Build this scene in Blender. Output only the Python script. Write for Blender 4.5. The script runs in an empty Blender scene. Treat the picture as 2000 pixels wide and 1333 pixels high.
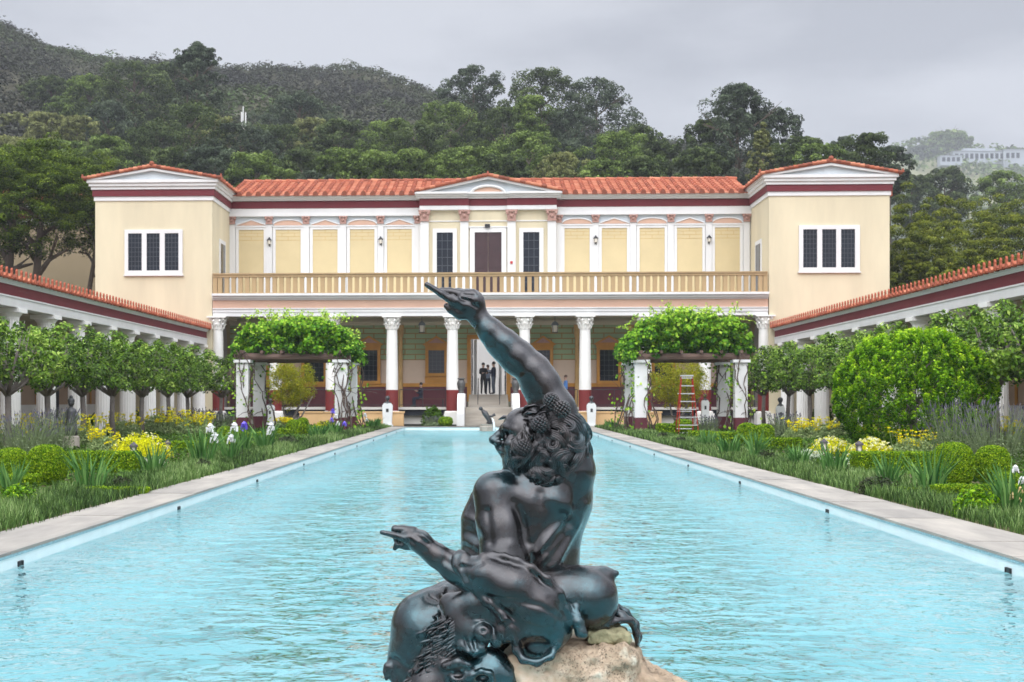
import bpy, bmesh, math, random
import numpy as np
from mathutils import Vector, Matrix
R = math.radians
rnd = random.Random(7)
C = bpy.context.scene.collection
# ---------------------------------------------------------------- camera model (photo measured at 2000 x 1333)
F, U0, V0, H = 2800.0, 832.5, 782.0, 1.25
TH = math.atan(0.0434); cs, sn = math.cos(TH), math.sin(TH)
def P(u, v, Y):                      # world point on the plane at distance Y
    t = (u - U0) / F
    X = Y * (t*cs - sn) / (cs + t*sn)
    D = -X*sn + Y*cs
    return X, H - (v - V0)/F*D
def PX(u, Y): return P(u, V0, Y)[0]
def PZ(v, u, Y): return P(u, v, Y)[1]
def G(u, v, z=0.0):                  # world point on the ground
    D = F*(H - z)/(v - V0); L = (u - U0)/F*D
    return L*cs - D*sn, L*sn + D*cs
def W3(u, v, Y):
    x, z = P(u, v, Y); return (x, Y, z)

# ---------------------------------------------------------------- materials
MATS = {}; LB = 1.45
def lin(c):
    return tuple(((x/255.0)/12.92 if x/255.0 <= 0.04045 else ((x/255.0+0.055)/1.055)**2.4) for x in c)
def mat(name, col, rough=0.7, var=0.12, scale=3.0, bump=0.0, bscale=40.0, metal=0.0, spec=0.4, col2=None, thresh=None, attr=None, coat=0.0, trans=0.0, stretch=None):
    if name in MATS: return MATS[name]
    m = bpy.data.materials.new(name); m.use_nodes = True
    nt = m.node_tree; N = nt.nodes; L = nt.links
    b = N['Principled BSDF']
    b.inputs['Roughness'].default_value = rough; b.inputs['Metallic'].default_value = metal
    b.inputs['Specular IOR Level'].default_value = spec
    if coat: b.inputs['Coat Weight'].default_value = coat; b.inputs['Coat Roughness'].default_value = .2
    tc = N.new('ShaderNodeTexCoord'); co = tc.outputs['Object']
    if stretch:
        mp = N.new('ShaderNodeMapping'); mp.inputs['Scale'].default_value = stretch; L.new(co, mp.inputs[0]); co = mp.outputs[0]
    no = N.new('ShaderNodeTexNoise'); no.inputs['Scale'].default_value = scale; no.inputs['Detail'].default_value = 6; no.inputs['Roughness'].default_value = .6
    L.new(co, no.inputs['Vector'])
    cr = N.new('ShaderNodeValToRGB')
    c2 = col2 if col2 else tuple(min(1, c*(1+var)) for c in col)
    c1 = tuple(c*(1-var) for c in col) if not col2 else col
    lo, hi = (0.3, 0.7) if thresh is None else thresh
    cr.color_ramp.elements[0].position = lo; cr.color_ramp.elements[1].position = hi
    cr.color_ramp.elements[0].color = (*c1, 1); cr.color_ramp.elements[1].color = (*c2, 1)
    L.new(no.outputs['Fac'], cr.inputs['Fac'])
    out = cr.outputs['Color']
    if attr:                          # per-leaf colour spread, (dark, light) colours
        a = N.new('ShaderNodeAttribute'); a.attribute_name = 'tint'
        r2 = N.new('ShaderNodeValToRGB'); e = r2.color_ramp.elements
        e[0].position = 0; e[0].color = (*attr[0], 1); e[1].position = 1; e[1].color = (*attr[-1], 1)
        for i, c in enumerate(attr[1:-1]):
            q = e.new((i+1)/(len(attr)-1)); q.color = (*c, 1)
        L.new(a.outputs['Fac'], r2.inputs['Fac'])
        mx = N.new('ShaderNodeMix'); mx.data_type = 'RGBA'; mx.blend_type = 'MULTIPLY'; mx.inputs[0].default_value = 1
        L.new(r2.outputs['Color'], mx.inputs[6]); L.new(out, mx.inputs[7]); out = mx.outputs[2]
    L.new(out, b.inputs['Base Color'])
    if bump:
        n2 = N.new('ShaderNodeTexNoise'); n2.inputs['Scale'].default_value = bscale; n2.inputs['Detail'].default_value = 5
        L.new(co, n2.inputs['Vector'])
        bp = N.new('ShaderNodeBump'); bp.inputs['Strength'].default_value = bump; bp.inputs['Distance'].default_value = .02
        L.new(n2.outputs['Fac'], bp.inputs['Height']); L.new(bp.outputs[0], b.inputs['Normal'])
    if trans:                         # thin leaf lets light through
        tr = N.new('ShaderNodeBsdfTranslucent'); L.new(out, tr.inputs['Color'])
        ms = N.new('ShaderNodeMixShader'); ms.inputs[0].default_value = trans
        L.new(b.outputs[0], ms.inputs[1]); L.new(tr.outputs[0], ms.inputs[2])
        L.new(ms.outputs[0], N['Material Output'].inputs['Surface'])
    MATS[name] = m
    return m
def leafmat(name, cols, rough=.55, trans=.14, var=.12, scale=.8):
    return mat(name, (.9, .9, .9), rough=rough, var=var, scale=scale, attr=[tuple(min(.95, x*LB) for x in c) for c in cols], trans=trans, spec=.14)

# ---------------------------------------------------------------- objects
def tag(o, label=None, cat=None, group=None, kind=None):
    if label: o['label'] = label
    if cat: o['category'] = cat
    if group: o['group'] = group
    if kind: o['kind'] = kind
    return o
def empty(name, loc=(0, 0, 0), rz=0, label=None, cat=None, group=None, kind=None):
    o = bpy.data.objects.new(name, None); C.objects.link(o)
    o.location = loc; o.rotation_euler = (0, 0, rz); o.empty_display_size = .2
    return tag(o, label, cat, group, kind)
def copy_tree(o, parent=None, top=True):
    c = o.copy(); C.objects.link(c); c.parent = parent
    for ch in list(o.children): copy_tree(ch, c, False)
    return c
class MB:
    def __init__(s): s.v = []; s.f = []; s.m = []; s.t = []
    def add(s, vs, fs, m=0, t=.5):
        n = len(s.v); s.v += vs
        for f in fs: s.f.append(tuple(i+n for i in f)); s.m.append(m); s.t.append(t)
    def box(s, x0, x1, y0, y1, z0, z1, m=0, t=.5):
        if x0 > x1: x0, x1 = x1, x0
        if y0 > y1: y0, y1 = y1, y0
        if z0 > z1: z0, z1 = z1, z0
        s.add([(x0,y0,z0),(x1,y0,z0),(x1,y1,z0),(x0,y1,z0),(x0,y0,z1),(x1,y0,z1),(x1,y1,z1),(x0,y1,z1)],
              [(0,3,2,1),(4,5,6,7),(0,1,5,4),(1,2,6,5),(2,3,7,6),(3,0,4,7)], m, t)
    def prism(s, poly, y0, y1, m=0, axis='y', t=.5):      # poly in x,z (axis y) | y,z (axis x) | x,y (axis z)
        n = len(poly)
        def p(a, b, c): return {'y': (a, c, b), 'x': (c, a, b), 'z': (a, b, c)}[axis]
        vs = [p(a, b, y0) for a, b in poly] + [p(a, b, y1) for a, b in poly]
        fs = [tuple(range(n)), tuple(range(2*n-1, n-1, -1))] + [(i, i+n, (i+1) % n+n, (i+1) % n) for i in range(n)]
        s.add(vs, fs, m, t)
    def tube(s, pts, rad, n=6, m=0, t=.5, cap=True, flat=1.0):
        pts = [Vector(p) for p in pts]; k = len(pts)
        if not hasattr(rad, '__len__'): rad = [rad]*k
        up = Vector((0, 0, 1)); vs = []
        d0 = (pts[1]-pts[0]).normalized()
        a = d0.cross(up) if abs(d0.z) < .95 else d0.cross(Vector((1, 0, 0))); a.normalize()
        for i in range(k):
            d = (pts[min(i+1, k-1)]-pts[max(i-1, 0)])
            if d.length < 1e-9: d = d0
            d.normalize()
            a = a - d*a.dot(d)
            if a.length < 1e-6: a = d.orthogonal()
            a.normalize(); b = d.cross(a)
            for j in range(n):
                th = 2*math.pi*j/n
                vs.append(tuple(pts[i] + a*math.cos(th)*rad[i] + b*math.sin(th)*rad[i]*flat))
        fs = [(i*n+j, i*n+(j+1) % n, (i+1)*n+(j+1) % n, (i+1)*n+j) for i in range(k-1) for j in range(n)]
        if cap: fs += [tuple(range(n-1, -1, -1)), tuple((k-1)*n+j for j in range(n))]
        s.add(vs, fs, m, t)
    def lathe(s, prof, c=(0, 0, 0), n=16, m=0, mz=None, flute=0, fz=None, t=.5):
        vs = []; k = len(prof)
        for r, z in prof:
            for j in range(n):
                th = 2*math.pi*j/n
                rr = r*(1-flute) if (flute and j % 2 and (fz is None or fz[0] <= z <= fz[1])) else r
                vs.append((c[0]+rr*math.cos(th), c[1]+rr*math.sin(th), c[2]+z))
        base = len(s.v); s.v += vs
        for i in range(k-1):
            mm = mz(prof[i][1], prof[i+1][1]) if mz else m
            for j in range(n):
                s.f.append((base+i*n+j, base+i*n+(j+1) % n, base+(i+1)*n+(j+1) % n, base+(i+1)*n+j)); s.m.append(mm); s.t.append(t)
        s.f.append(tuple(base+j for j in range(n-1, -1, -1))); s.m.append(m); s.t.append(t)
        s.f.append(tuple(base+(k-1)*n+j for j in range(n))); s.m.append(m); s.t.append(t)
    def ball(s, c, r, n=8, k=6, m=0, sz=1.0, t=.5, sx=1.0, sy=1.0):
        vs = [(c[0], c[1], c[2]-r*sz)]
        for i in range(1, k):
            a = -math.pi/2 + math.pi*i/k
            for j in range(n):
                th = 2*math.pi*j/n
                vs.append((c[0]+r*sx*math.cos(a)*math.cos(th), c[1]+r*sy*math.cos(a)*math.sin(th), c[2]+r*sz*math.sin(a)))
        vs.append((c[0], c[1], c[2]+r*sz)); fs = []
        for j in range(n):
            fs.append((0, 1+(j+1) % n, 1+j)); fs.append((len(vs)-1, 1+(k-2)*n+j, 1+(k-2)*n+(j+1) % n))
        for i in range(k-2):
            for j in range(n): fs.append((1+i*n+j, 1+i*n+(j+1) % n, 1+(i+1)*n+(j+1) % n, 1+(i+1)*n+j))
        s.add(vs, fs, m, t)
    def build(s, name, mats, parent=None, smooth=False, angle=None):
        me = bpy.data.meshes.new(name); me.from_pydata(s.v, [], s.f)
        if not isinstance(mats, (list, tuple)): mats = [mats]
        for m in mats: me.materials.append(m)
        me.polygons.foreach_set('material_index', s.m)
        at = me.attributes.new('tint', 'FLOAT', 'FACE'); at.data.foreach_set('value', s.t)
        if smooth: me.polygons.foreach_set('use_smooth', [True]*len(s.f))
        me.update()
        if smooth and angle:
            try: me.set_sharp_from_angle(angle=R(angle))
            except Exception: pass
        o = bpy.data.objects.new(name, me); C.objects.link(o)
        if parent: o.parent = parent
        return o
def npmesh(name, verts, faces, mats, parent=None, tint=None, mi=None, smooth=False):
    """verts (N,3), faces (M,k) numpy"""
    me = bpy.data.meshes.new(name)
    nv, nf, k = len(verts), len(faces), faces.shape[1]
    me.vertices.add(nv); me.vertices.foreach_set('co', np.ascontiguousarray(verts, dtype=np.float32).ravel())
    me.loops.add(nf*k); me.loops.foreach_set('vertex_index', np.ascontiguousarray(faces, dtype=np.int32).ravel())
    me.polygons.add(nf); me.polygons.foreach_set('loop_start', np.arange(0, nf*k, k, dtype=np.int32))
    try: me.polygons.foreach_set('loop_total', np.full(nf, k, dtype=np.int32))
    except Exception: pass
    if not isinstance(mats, (list, tuple)): mats = [mats]
    for m in mats: me.materials.append(m)
    if mi is not None: me.polygons.foreach_set('material_index', np.asarray(mi, dtype=np.int32))
    if smooth: me.polygons.foreach_set('use_smooth', np.ones(nf, dtype=bool))
    me.update(calc_edges=True)
    if tint is not None:
        at = me.attributes.new('tint', 'FLOAT', 'FACE'); at.data.foreach_set('value', np.ascontiguousarray(tint, dtype=np.float32))
    o = bpy.data.objects.new(name, me); C.objects.link(o)
    if parent: o.parent = parent
    return o
def unit(a): return a/np.maximum(np.linalg.norm(a, axis=1, keepdims=True), 1e-9)
def leaf_arrays(g, pts, nrm, size, aspect=.55, spread=.9, svar=.35):
    """one folded rhombus per point: returns verts, faces(quads)"""
    n = len(pts)
    nn = unit(nrm + g.normal(0, spread, (n, 3)))
    a = unit(np.cross(nn, g.normal(0, 1, (n, 3)))); b = np.cross(nn, a)
    L = (size*(1+g.uniform(-svar, svar, n)))[:, None]
    w = L*aspect*.5
    v = np.stack([pts - a*L*.5, pts + b*w + nn*w*.35, pts + a*L*.5, pts - b*w + nn*w*.35], 1).reshape(-1, 3)
    f = np.arange(4*n).reshape(n, 4)
    return v, f
def clump_points(g, cen, rad, per, flat=1.0, shell=.55, up=.15):
    """points scattered in clumps cen (K,3) rad (K,)"""
    K = len(cen); idx = np.repeat(np.arange(K), per)
    d = unit(g.normal(0, 1, (len(idx), 3))); d[:, 2] += up; d = unit(d)
    r = rad[idx]*(shell + (1-shell)*g.random(len(idx))**.6)
    q = d*r[:, None]; q[:, 2] *= flat
    return cen[idx] + q, d, idx
# ---------------------------------------------------------------- camera, world, sun
sc = bpy.context.scene
cam = bpy.data.objects.new('camera', bpy.data.cameras.new('camera')); C.objects.link(cam); sc.camera = cam
cam.location = (0, 0, H); cam.rotation_euler = (R(90), 0, TH)
cd = cam.data; cd.sensor_width = 36; cd.lens = 36*F/2000; cd.clip_end = 4000; cd.clip_start = .05
cd.shift_x = (1000-U0)/2000; cd.shift_y = (V0-666.5)/2000
cd.dof.use_dof = True; cd.dof.focus_distance = 5.2; cd.dof.aperture_fstop = 16
sc.render.engine = 'CYCLES'
sc.view_settings.view_transform = 'Standard'; sc.view_settings.look = 'None'; sc.view_settings.gamma = 1
sc.view_settings.exposure = 0.25
sc.render.resolution_x = 1024; sc.render.resolution_y = 682
w = bpy.data.worlds.new('World'); sc.world = w; w.use_nodes = True
N = w.node_tree.nodes; L = w.node_tree.links; bg = N['Background']
sky = N.new('ShaderNodeTexSky'); sky.sky_type = 'NISHITA'; sky.sun_disc = False
SUN_EL, SUN_ROT = R(50), R(196)
sky.sun_elevation = SUN_EL; sky.sun_rotation = SUN_ROT
tc = N.new('ShaderNodeTexCoord'); sp = N.new('ShaderNodeSeparateXYZ'); L.new(tc.outputs['Generated'], sp.inputs[0])
mp = N.new('ShaderNodeMapping'); mp.inputs['Scale'].default_value = (1, 1, 3.2); L.new(tc.outputs['Generated'], mp.inputs[0])
ns = N.new('ShaderNodeTexNoise'); ns.inputs['Scale'].default_value = 3.4; ns.inputs['Detail'].default_value = 8; ns.inputs['Roughness'].default_value = .5
L.new(mp.outputs[0], ns.inputs['Vector'])
# cloud deck: overcast, brighter towards the zenith
cr = N.new('ShaderNodeValToRGB'); e = cr.color_ramp.elements
e[0].position = .40; e[0].color = (3.5, 3.65, 4.1, 1); e[1].position = .58; e[1].color = (5.5, 5.65, 6.1, 1)
L.new(ns.outputs['Fac'], cr.inputs['Fac'])
zr = N.new('ShaderNodeMapRange'); zr.inputs[1].default_value = .275; zr.inputs[2].default_value = .70; zr.inputs[3].default_value = 1.0; zr.inputs[4].default_value = 3.3
L.new(sp.outputs['Z'], zr.inputs[0])
ml = N.new('ShaderNodeMix'); ml.data_type = 'RGBA'; ml.blend_type = 'MULTIPLY'; ml.inputs[0].default_value = 1
br_ = N.new('ShaderNodeMapRange'); br_.inputs[1].default_value = .2; br_.inputs[2].default_value = -.8; br_.inputs[3].default_value = 1.0; br_.inputs[4].default_value = 2.6; L.new(sp.outputs['Y'], br_.inputs[0])   # brightness added to the cloud behind the camera, sun's side, to lift upright walls
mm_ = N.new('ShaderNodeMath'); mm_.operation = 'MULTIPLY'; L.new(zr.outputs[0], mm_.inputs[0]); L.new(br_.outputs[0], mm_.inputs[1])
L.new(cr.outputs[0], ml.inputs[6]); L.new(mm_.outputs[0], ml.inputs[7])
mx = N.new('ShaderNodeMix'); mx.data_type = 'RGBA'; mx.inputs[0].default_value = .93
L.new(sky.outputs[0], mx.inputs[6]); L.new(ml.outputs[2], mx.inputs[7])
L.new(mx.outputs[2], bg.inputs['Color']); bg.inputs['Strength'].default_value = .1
sl = bpy.data.lights.new('sun', 'SUN'); sl.energy = 1.0; sl.angle = R(70); sl.color = (1, .97, .92)
so = bpy.data.objects.new('sun', sl); C.objects.link(so)
dv = Vector((math.sin(SUN_ROT)*math.cos(SUN_EL), math.cos(SUN_ROT)*math.cos(SUN_EL), math.sin(SUN_EL)))
so.rotation_euler = dv.to_track_quat('Z', 'Y').to_euler(); so.location = (0, 0, 60)

# ---------------------------------------------------------------- shared materials
M = {}
M['cream'] = mat('cream_render', lin((208, 196, 166)), .85, .10, .45, .25, 25, stretch=(1.6, 1.6, .35))
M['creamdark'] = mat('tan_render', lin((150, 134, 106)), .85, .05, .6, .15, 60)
M['white'] = mat('white_plaster', (.70, .69, .67), .75, .05, 1.2, .1, 60, stretch=(1, 1, .4))
M['whitedull'] = mat('offwhite_plaster', (.58, .56, .51), .75, .06, 1.2, .1, 60)
M['column'] = mat('column_marble', (.78, .76, .71), .6, .05, 2, .08, 50)
M['pale'] = mat('pale_blue_plaster', (.54, .58, .60), .75, .04, 1.2)
M['maroon'] = mat('maroon_paint', lin((106, 34, 42)), .7, .08, 1.5)
M['redpaint'] = mat('oxblood_paint', lin((116, 38, 36)), .6, .12, 2)
M['darkmaroon'] = mat('dark_maroon_paint', lin((88, 34, 44)), .6, .15, 2)
M['peach'] = mat('peach_plaster', lin((198, 162, 140)), .8, .05, 1)
M['peachcap'] = mat('rose_stone', lin((170, 134, 122)), .8, .15, 8, .2, 40)
M['sand'] = mat('sandstone_balustrade', lin((172, 146, 108)), .85, .1, 1.5, .25, 40)
M['panel'] = mat('yellow_panel', lin((202, 184, 142)), .85, .06, .7, .1, 50)
M['ochre'] = mat('ochre_paint', lin((186, 132, 56)), .7, .14, 2)
M['beige'] = mat('beige_wall', lin((206, 184, 164)), .8, .05, 1.5)
M['tile'] = mat('terracotta', (1, 1, 1), .75, .12, 3, .25, 30, attr=[lin((124, 66, 46)), lin((170, 92, 64)), lin((200, 132, 100))])
M['antefix'] = mat('antefix_terracotta', lin((158, 82, 56)), .75, .16, 3, .25, 30)
M['glass'] = mat('dark_glass', (.010, .014, .022), .06, .3, .7, spec=.28)
M['iron'] = mat('black_iron', (.018, .018, .02), .5, .2, 8, spec=.5)
M['door'] = mat('dark_bronze_door', lin((60, 40, 42)), .45, .15, 3)
M['travertine'] = mat('stair_stone', lin((160, 152, 140)), .8, .22, 1.4, .3, 20, stretch=(.4, .4, 3))
M['tanwall'] = mat('tan_stone_wall', lin((214, 176, 128)), .85, .1, 1, .2, 30)
M['lamp'] = mat('lantern_glass', (.75, .70, .6), .4, .05, 3)
M['void'] = mat('dark_gap', (.02, .025, .035), .8, .1, 2)
M['ceiling'] = mat('portico_ceiling', lin((200, 192, 172)), .85, .05, 1)
M['bark'] = mat('bark', lin((92, 80, 70)), .9, .25, 6, .5, 25, stretch=(1, 1, .3))
M['barkgrey'] = mat('grey_bark', lin((116, 108, 102)), .9, .2, 6, .5, 25)
M['vine'] = mat('vine_bark', lin((84, 70, 62)), .9, .3, 12, .5, 40)
M['beam'] = mat('weathered_beam', lin((108, 88, 78)), .9, .25, 5, .5, 30, stretch=(.2, 1, 1))
M['bronzedark'] = mat('dark_bronze', (.03, .032, .034), .4, .3, 6, spec=.6)
M['marblewhite'] = mat('white_marble', (.70, .71, .70), .6, .06, 3)
M['soil'] = mat('garden_soil', lin((88, 84, 50)), .95, .3, 5, .5, 30)
# painted ashlar wall (green courses with ochre joints)
def brickmat(name, c1, c2, mortar, bw, rh, ms=.02):
    m = bpy.data.materials.new(name); m.use_nodes = True; N = m.node_tree.nodes; L = m.node_tree.links; b = N['Principled BSDF']
    tc = N.new('ShaderNodeTexCoord'); mp = N.new('ShaderNodeMapping'); mp.inputs['Rotation'].default_value = (R(-90), 0, 0)
    sx = N.new('ShaderNodeSeparateXYZ'); cb = N.new('ShaderNodeCombineXYZ'); L.new(tc.outputs['Object'], sx.inputs[0])
    L.new(sx.outputs['X'], cb.inputs['X']); L.new(sx.outputs['Z'], cb.inputs['Y'])
    br = N.new('ShaderNodeTexBrick'); L.new(cb.outputs[0], br.inputs['Vector'])
    br.inputs['Scale'].default_value = 1; br.inputs['Brick Width'].default_value = bw; br.inputs['Row Height'].default_value = rh
    br.inputs['Mortar Size'].default_value = ms; br.inputs['Color1'].default_value = (*c1, 1); br.inputs['Color2'].default_value = (*c2, 1); br.inputs['Mortar'].default_value = (*mortar, 1)
    L.new(br.outputs['Color'], b.inputs['Base Color']); b.inputs['Roughness'].default_value = .8
    return m
M['green'] = brickmat('green_ashlar_paint', lin((152, 172, 132)), lin((142, 164, 126)), lin((150, 118, 70)), 1.15, .29, .03)
M['panelbrick'] = brickmat('yellow_ashlar_paint', lin((212, 188, 130)), lin((216, 190, 132)), lin((178, 152, 98)), .9, .24, .016)
# ---------------------------------------------------------------- ground, pool
PXL, PXR, PY0, PY1 = -3.89, 4.14, 1.2, 66.0
CXL, CXR = -4.56, 4.86
WZ, FZ = -0.125, -1.0
def tagS(o): o['kind'] = 'structure'; return o
def hillz(X, Y):
    """terrain height: flat court, rising canyon side behind the villa"""
    X = np.asarray(X, float); Y = np.asarray(Y, float)
    # skyline of the ridge as heights at Y=350 (metres)
    rx = np.array([-180, -130, -119, -107, -90, -78, -65, -56, -44, -31, -23, -13, -4, 6, 24, 43, 60, 75, 87, 100, 130])
    rz = np.array([116, 99, 94, 88, 83.5, 82, 81.5, 82, 81, 79.5, 78, 75, 73, 69, 66, 63, 61, 58, 52, 34, 26])
    sc_ = np.clip(Y, 60, 700)/350.0
    ridge = np.interp(X/sc_, rx, rz)
    t = np.clip((Y-96)/(345-96), 0, 1)
    z = t**.9*ridge
    z = z - np.clip((Y-350)/500, 0, 1)*40
    n = (np.sin(X*.11+Y*.05)*.8 + np.sin(X*.043-Y*.07+2)*1.0 + np.sin(X*.23+Y*.19)*.5)*np.clip((Y-110)/120, 0, 1) - .8
    return z + n
# ground sheet with the pool opening, out to the horizon
def grid_ground():
    xs = sorted(set([CXL, CXR] + [x for x in np.linspace(-60, -6, 16)] + [x for x in np.linspace(6, 60, 16)] + [-2500, -1400, -800, -450, -300, 300, 450, 800, 1400, 2500] + list(np.linspace(-220, -70, 22)) + list(np.linspace(70, 220, 22)) + list(np.linspace(-4, 4, 3))))
    ys = sorted(set([-1500, -300, -60, -10, .6, 66.7] + list(np.linspace(5, 62, 6)) + list(np.linspace(70, 96, 6)) + list(np.linspace(100, 420, 60)) + [450, 520, 650, 900, 1500, 2500]))
    xs, ys = np.array(xs), np.array(ys)
    XX, YY = np.meshgrid(xs, ys); ZZ = hillz(XX, YY)
    v = np.stack([XX, YY, ZZ], -1).reshape(-1, 3); n = len(xs); f = []
    for j in range(len(ys)-1):
        for i in range(n-1):
            if xs[i] >= CXL-.01 and xs[i+1] <= CXR+.01 and ys[j] >= .59 and ys[j+1] <= 66.71: continue
            f.append((j*n+i, j*n+i+1, (j+1)*n+i+1, (j+1)*n+i))
    return v, np.array(f)
gv, gf = grid_ground()
gm = mat('chaparral_soil', lin((62, 60, 44)), .95, .2, .06, .4, 3, col2=lin((78, 76, 54)))
go = npmesh('ground', gv, gf, gm, smooth=True); tagS(go)
# basin
poolm = mat('pool_floor_plaster', (.25, .57, .61), .6, .10, .5, col2=(.40, .72, .75))
b = MB()
b.box(PXL-.12, PXR+.12, PY0-.12, PY1+.12, FZ-.1, FZ)
b.build('pool_floor', poolm)['kind'] = 'structure'
wm = mat('pool_wall_tile', (.70, .79, .79), .35, .05, 3)
b = MB()
b.box(PXL-.1, PXL, PY0, PY1, FZ, -.006); b.box(PXR, PXR+.1, PY0, PY1, FZ, -.006)
b.box(PXL-.1, PXR+.1, PY1, PY1+.1, FZ, -.006); b.box(PXL-.1, PXR+.1, PY0-.1, PY0, FZ, -.006)
b.build('pool_wall', wm)['kind'] = 'structure'
# mosaic line just below the coping
ml_ = mat('pool_mosaic_line', (.24, .40, .44), .5, .5, 60)
b = MB(); b.box(PXL, PXL+.012, PY0, PY1, -.03, -.006); b.box(PXR-.012, PXR, PY0, PY1, -.03, -.006); b.box(PXL, PXR, PY1-.012, PY1, -.03, -.006)
b.build('pool_tile_line', ml_)['kind'] = 'structure'
# coping slabs
cpm = mat('coping_stone', (.27, .25, .22), .75, .16, 1.1, .25, 30, col2=(.44, .40, .34), stretch=(3, .6, 1), attr=[(.74, .75, .77), (1, 1, 1)])
b = MB(); g = .014; y = .5; k = 0
while y < 66.7:
    y2 = min(y+1.22, 66.7)
    for x0, x1 in ((CXL, PXL+.015), (PXR-.015, CXR)):
        b.box(x0, x1, y+g*.5, y2-g*.5, -.004, .02+rnd.uniform(-.003, .003), 0, rnd.random())
    y = y2
x = PXL+.02
while x < PXR-.03:
    x2 = min(x+1.2, PXR-.02)
    b.box(x+g*.5, x2-g*.5, PY1-.015, 66.7, -.004, .02); b.box(x+g*.5, x2-g*.5, .5, PY0+.015, -.004, .02); x = x2
b.build('coping', cpm)['kind'] = 'structure'
b = MB(); b.box(CXL, PXL-.1, .5, 66.7, -.5, -.007); b.box(PXR+.1, CXR, .5, 66.7, -.5, -.007); b.box(CXL, CXR, PY1+.1, 66.7, -.5, -.009); b.box(CXL, CXR, .5, PY0-.1, -.5, -.009)
b.build('pool_kerb', M['travertine'])['kind'] = 'structure'
# water
m = bpy.data.materials.new('pool_water'); m.use_nodes = True; N = m.node_tree.nodes; L = m.node_tree.links
N.remove(N['Principled BSDF'])
tc = N.new('ShaderNodeTexCoord')
def nz(scale, st, det=2, rg=.5, dist=0.0):
    mp = N.new('ShaderNodeMapping'); mp.inputs['Scale'].default_value = st; L.new(tc.outputs['Object'], mp.inputs[0])
    n = N.new('ShaderNodeTexNoise'); n.inputs['Scale'].default_value = scale; n.inputs['Detail'].default_value = det; n.inputs['Roughness'].default_value = rg; n.inputs['Distortion'].default_value = dist
    L.new(mp.outputs[0], n.inputs['Vector']); return n
n1 = nz(1.9, (.9, .9, 1), 1.5, .4, .8); n2 = nz(6.0, (1, .9, 1), 2, .5, .4); n3 = nz(.25, (1, .5, 1), 3)
ad = N.new('ShaderNodeMath'); ad.operation = 'MULTIPLY_ADD'; ad.inputs[1].default_value = .42; L.new(n2.outputs['Fac'], ad.inputs[0]); L.new(n1.outputs['Fac'], ad.inputs[2])
gust = N.new('ShaderNodeMapRange'); gust.inputs[1].default_value = .35; gust.inputs[2].default_value = .65; gust.inputs[3].default_value = .5; gust.inputs[4].default_value = 1.2; L.new(n3.outputs['Fac'], gust.inputs[0])
bp = N.new('ShaderNodeBump'); bp.inputs['Distance'].default_value = .34; L.new(gust.outputs[0], bp.inputs['Strength']); L.new(ad.outputs[0], bp.inputs['Height'])
fr = N.new('ShaderNodeFresnel'); fr.inputs['IOR'].default_value = 1.33; L.new(bp.outputs[0], fr.inputs['Normal'])
tr = N.new('ShaderNodeBsdfRefraction'); tr.inputs['Color'].default_value = (.93, .985, .99, 1); tr.inputs['IOR'].default_value = 1.33; tr.inputs['Roughness'].default_value = .0; L.new(bp.outputs[0], tr.inputs['Normal'])
gl = N.new('ShaderNodeBsdfGlossy'); gl.inputs['Roughness'].default_value = .03; L.new(bp.outputs[0], gl.inputs['Normal']); gl.inputs['Color'].default_value = (1, 1, 1, 1)
ms = N.new('ShaderNodeMixShader'); L.new(fr.outputs[0], ms.inputs[0]); L.new(tr.outputs[0], ms.inputs[1]); L.new(gl.outputs[0], ms.inputs[2])
L.new(ms.outputs[0], N['Material Output'].inputs['Surface'])
WATER = m
b = MB(); b.add([(PXL, PY0, WZ), (PXR, PY0, WZ), (PXR, PY1, WZ), (PXL, PY1, WZ)], [(0, 1, 2, 3)])
b.build('pool_water', m)['kind'] = 'structure'
# dark outlets in the pool wall at the waterline
proto = None
for k in range(9):
    for side, x in ((0, PXL), (1, PXR)):
        yy = (11.75 if side == 0 else 11.6) + 6.1*k
        if yy > 64: continue
        if proto is None:
            o = empty('pool_skimmer'); b = MB()
            b.box(0, .008, -.05, .05, -.036, .0); b.box(0, .016, -.058, -.05, -.04, .006); b.box(0, .016, .05, .058, -.04, .006); b.box(0, .016, -.058, .058, .0, .006)
            b.build('skimmer_frame', M['iron'], o); proto = o; c = o
        else: c = copy_tree(proto)
        c.location = (x, yy, WZ+.035); c.rotation_euler = (0, 0, 0 if side == 0 else math.pi)
        order = ['nearest', 'second', 'third', 'fourth', 'fifth', 'sixth', 'seventh', 'eighth', 'ninth'][k]
        tag(c, 'small dark outlet in the %s pool wall at the waterline, %s from the viewer' % ('left' if side == 0 else 'right', order), 'pool outlet', 'outlets along the pool walls')
# ---------------------------------------------------------------- the villa
YF, YW = 73.9, 79.0
villa = empty('villa', (0, YW, 0), label='cream two-storey villa with red tiled roof and columned portico across the end of the pool', cat='building')
def VB(b, name, mats, smooth=False, parent=None, angle=None):
    o = b.build(name, mats, None, smooth, angle)
    o.parent = parent or villa
    o.matrix_parent_inverse = Matrix.Translation((0, -YW, 0))
    return o
def VS(b, name, mats, par, smooth=False):             # sub-part, world coordinates
    o = b.build(name, mats, None, smooth); o.parent = par; o.matrix_parent_inverse = par.matrix_parent_inverse.copy() if False else Matrix()
    return o
zf = lambda v: PZ(v, 600, YF)
zw = lambda v: PZ(v, 600, YW)
zb = lambda v: PZ(v, 750, YW)      # portico back wall
XL, XR = PX(414.5, YF), PX(1502, YF)                   # inner tower corners
TL, TR = PX(186, YF), PX(1737.5, YF)                   # outer tower edges
BALZ = zf(574)
z_top, z_cor, z_mar, z_arc, z_cap = zw(383), zw(393.5), zw(408), zw(423.5), zw(437)
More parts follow.
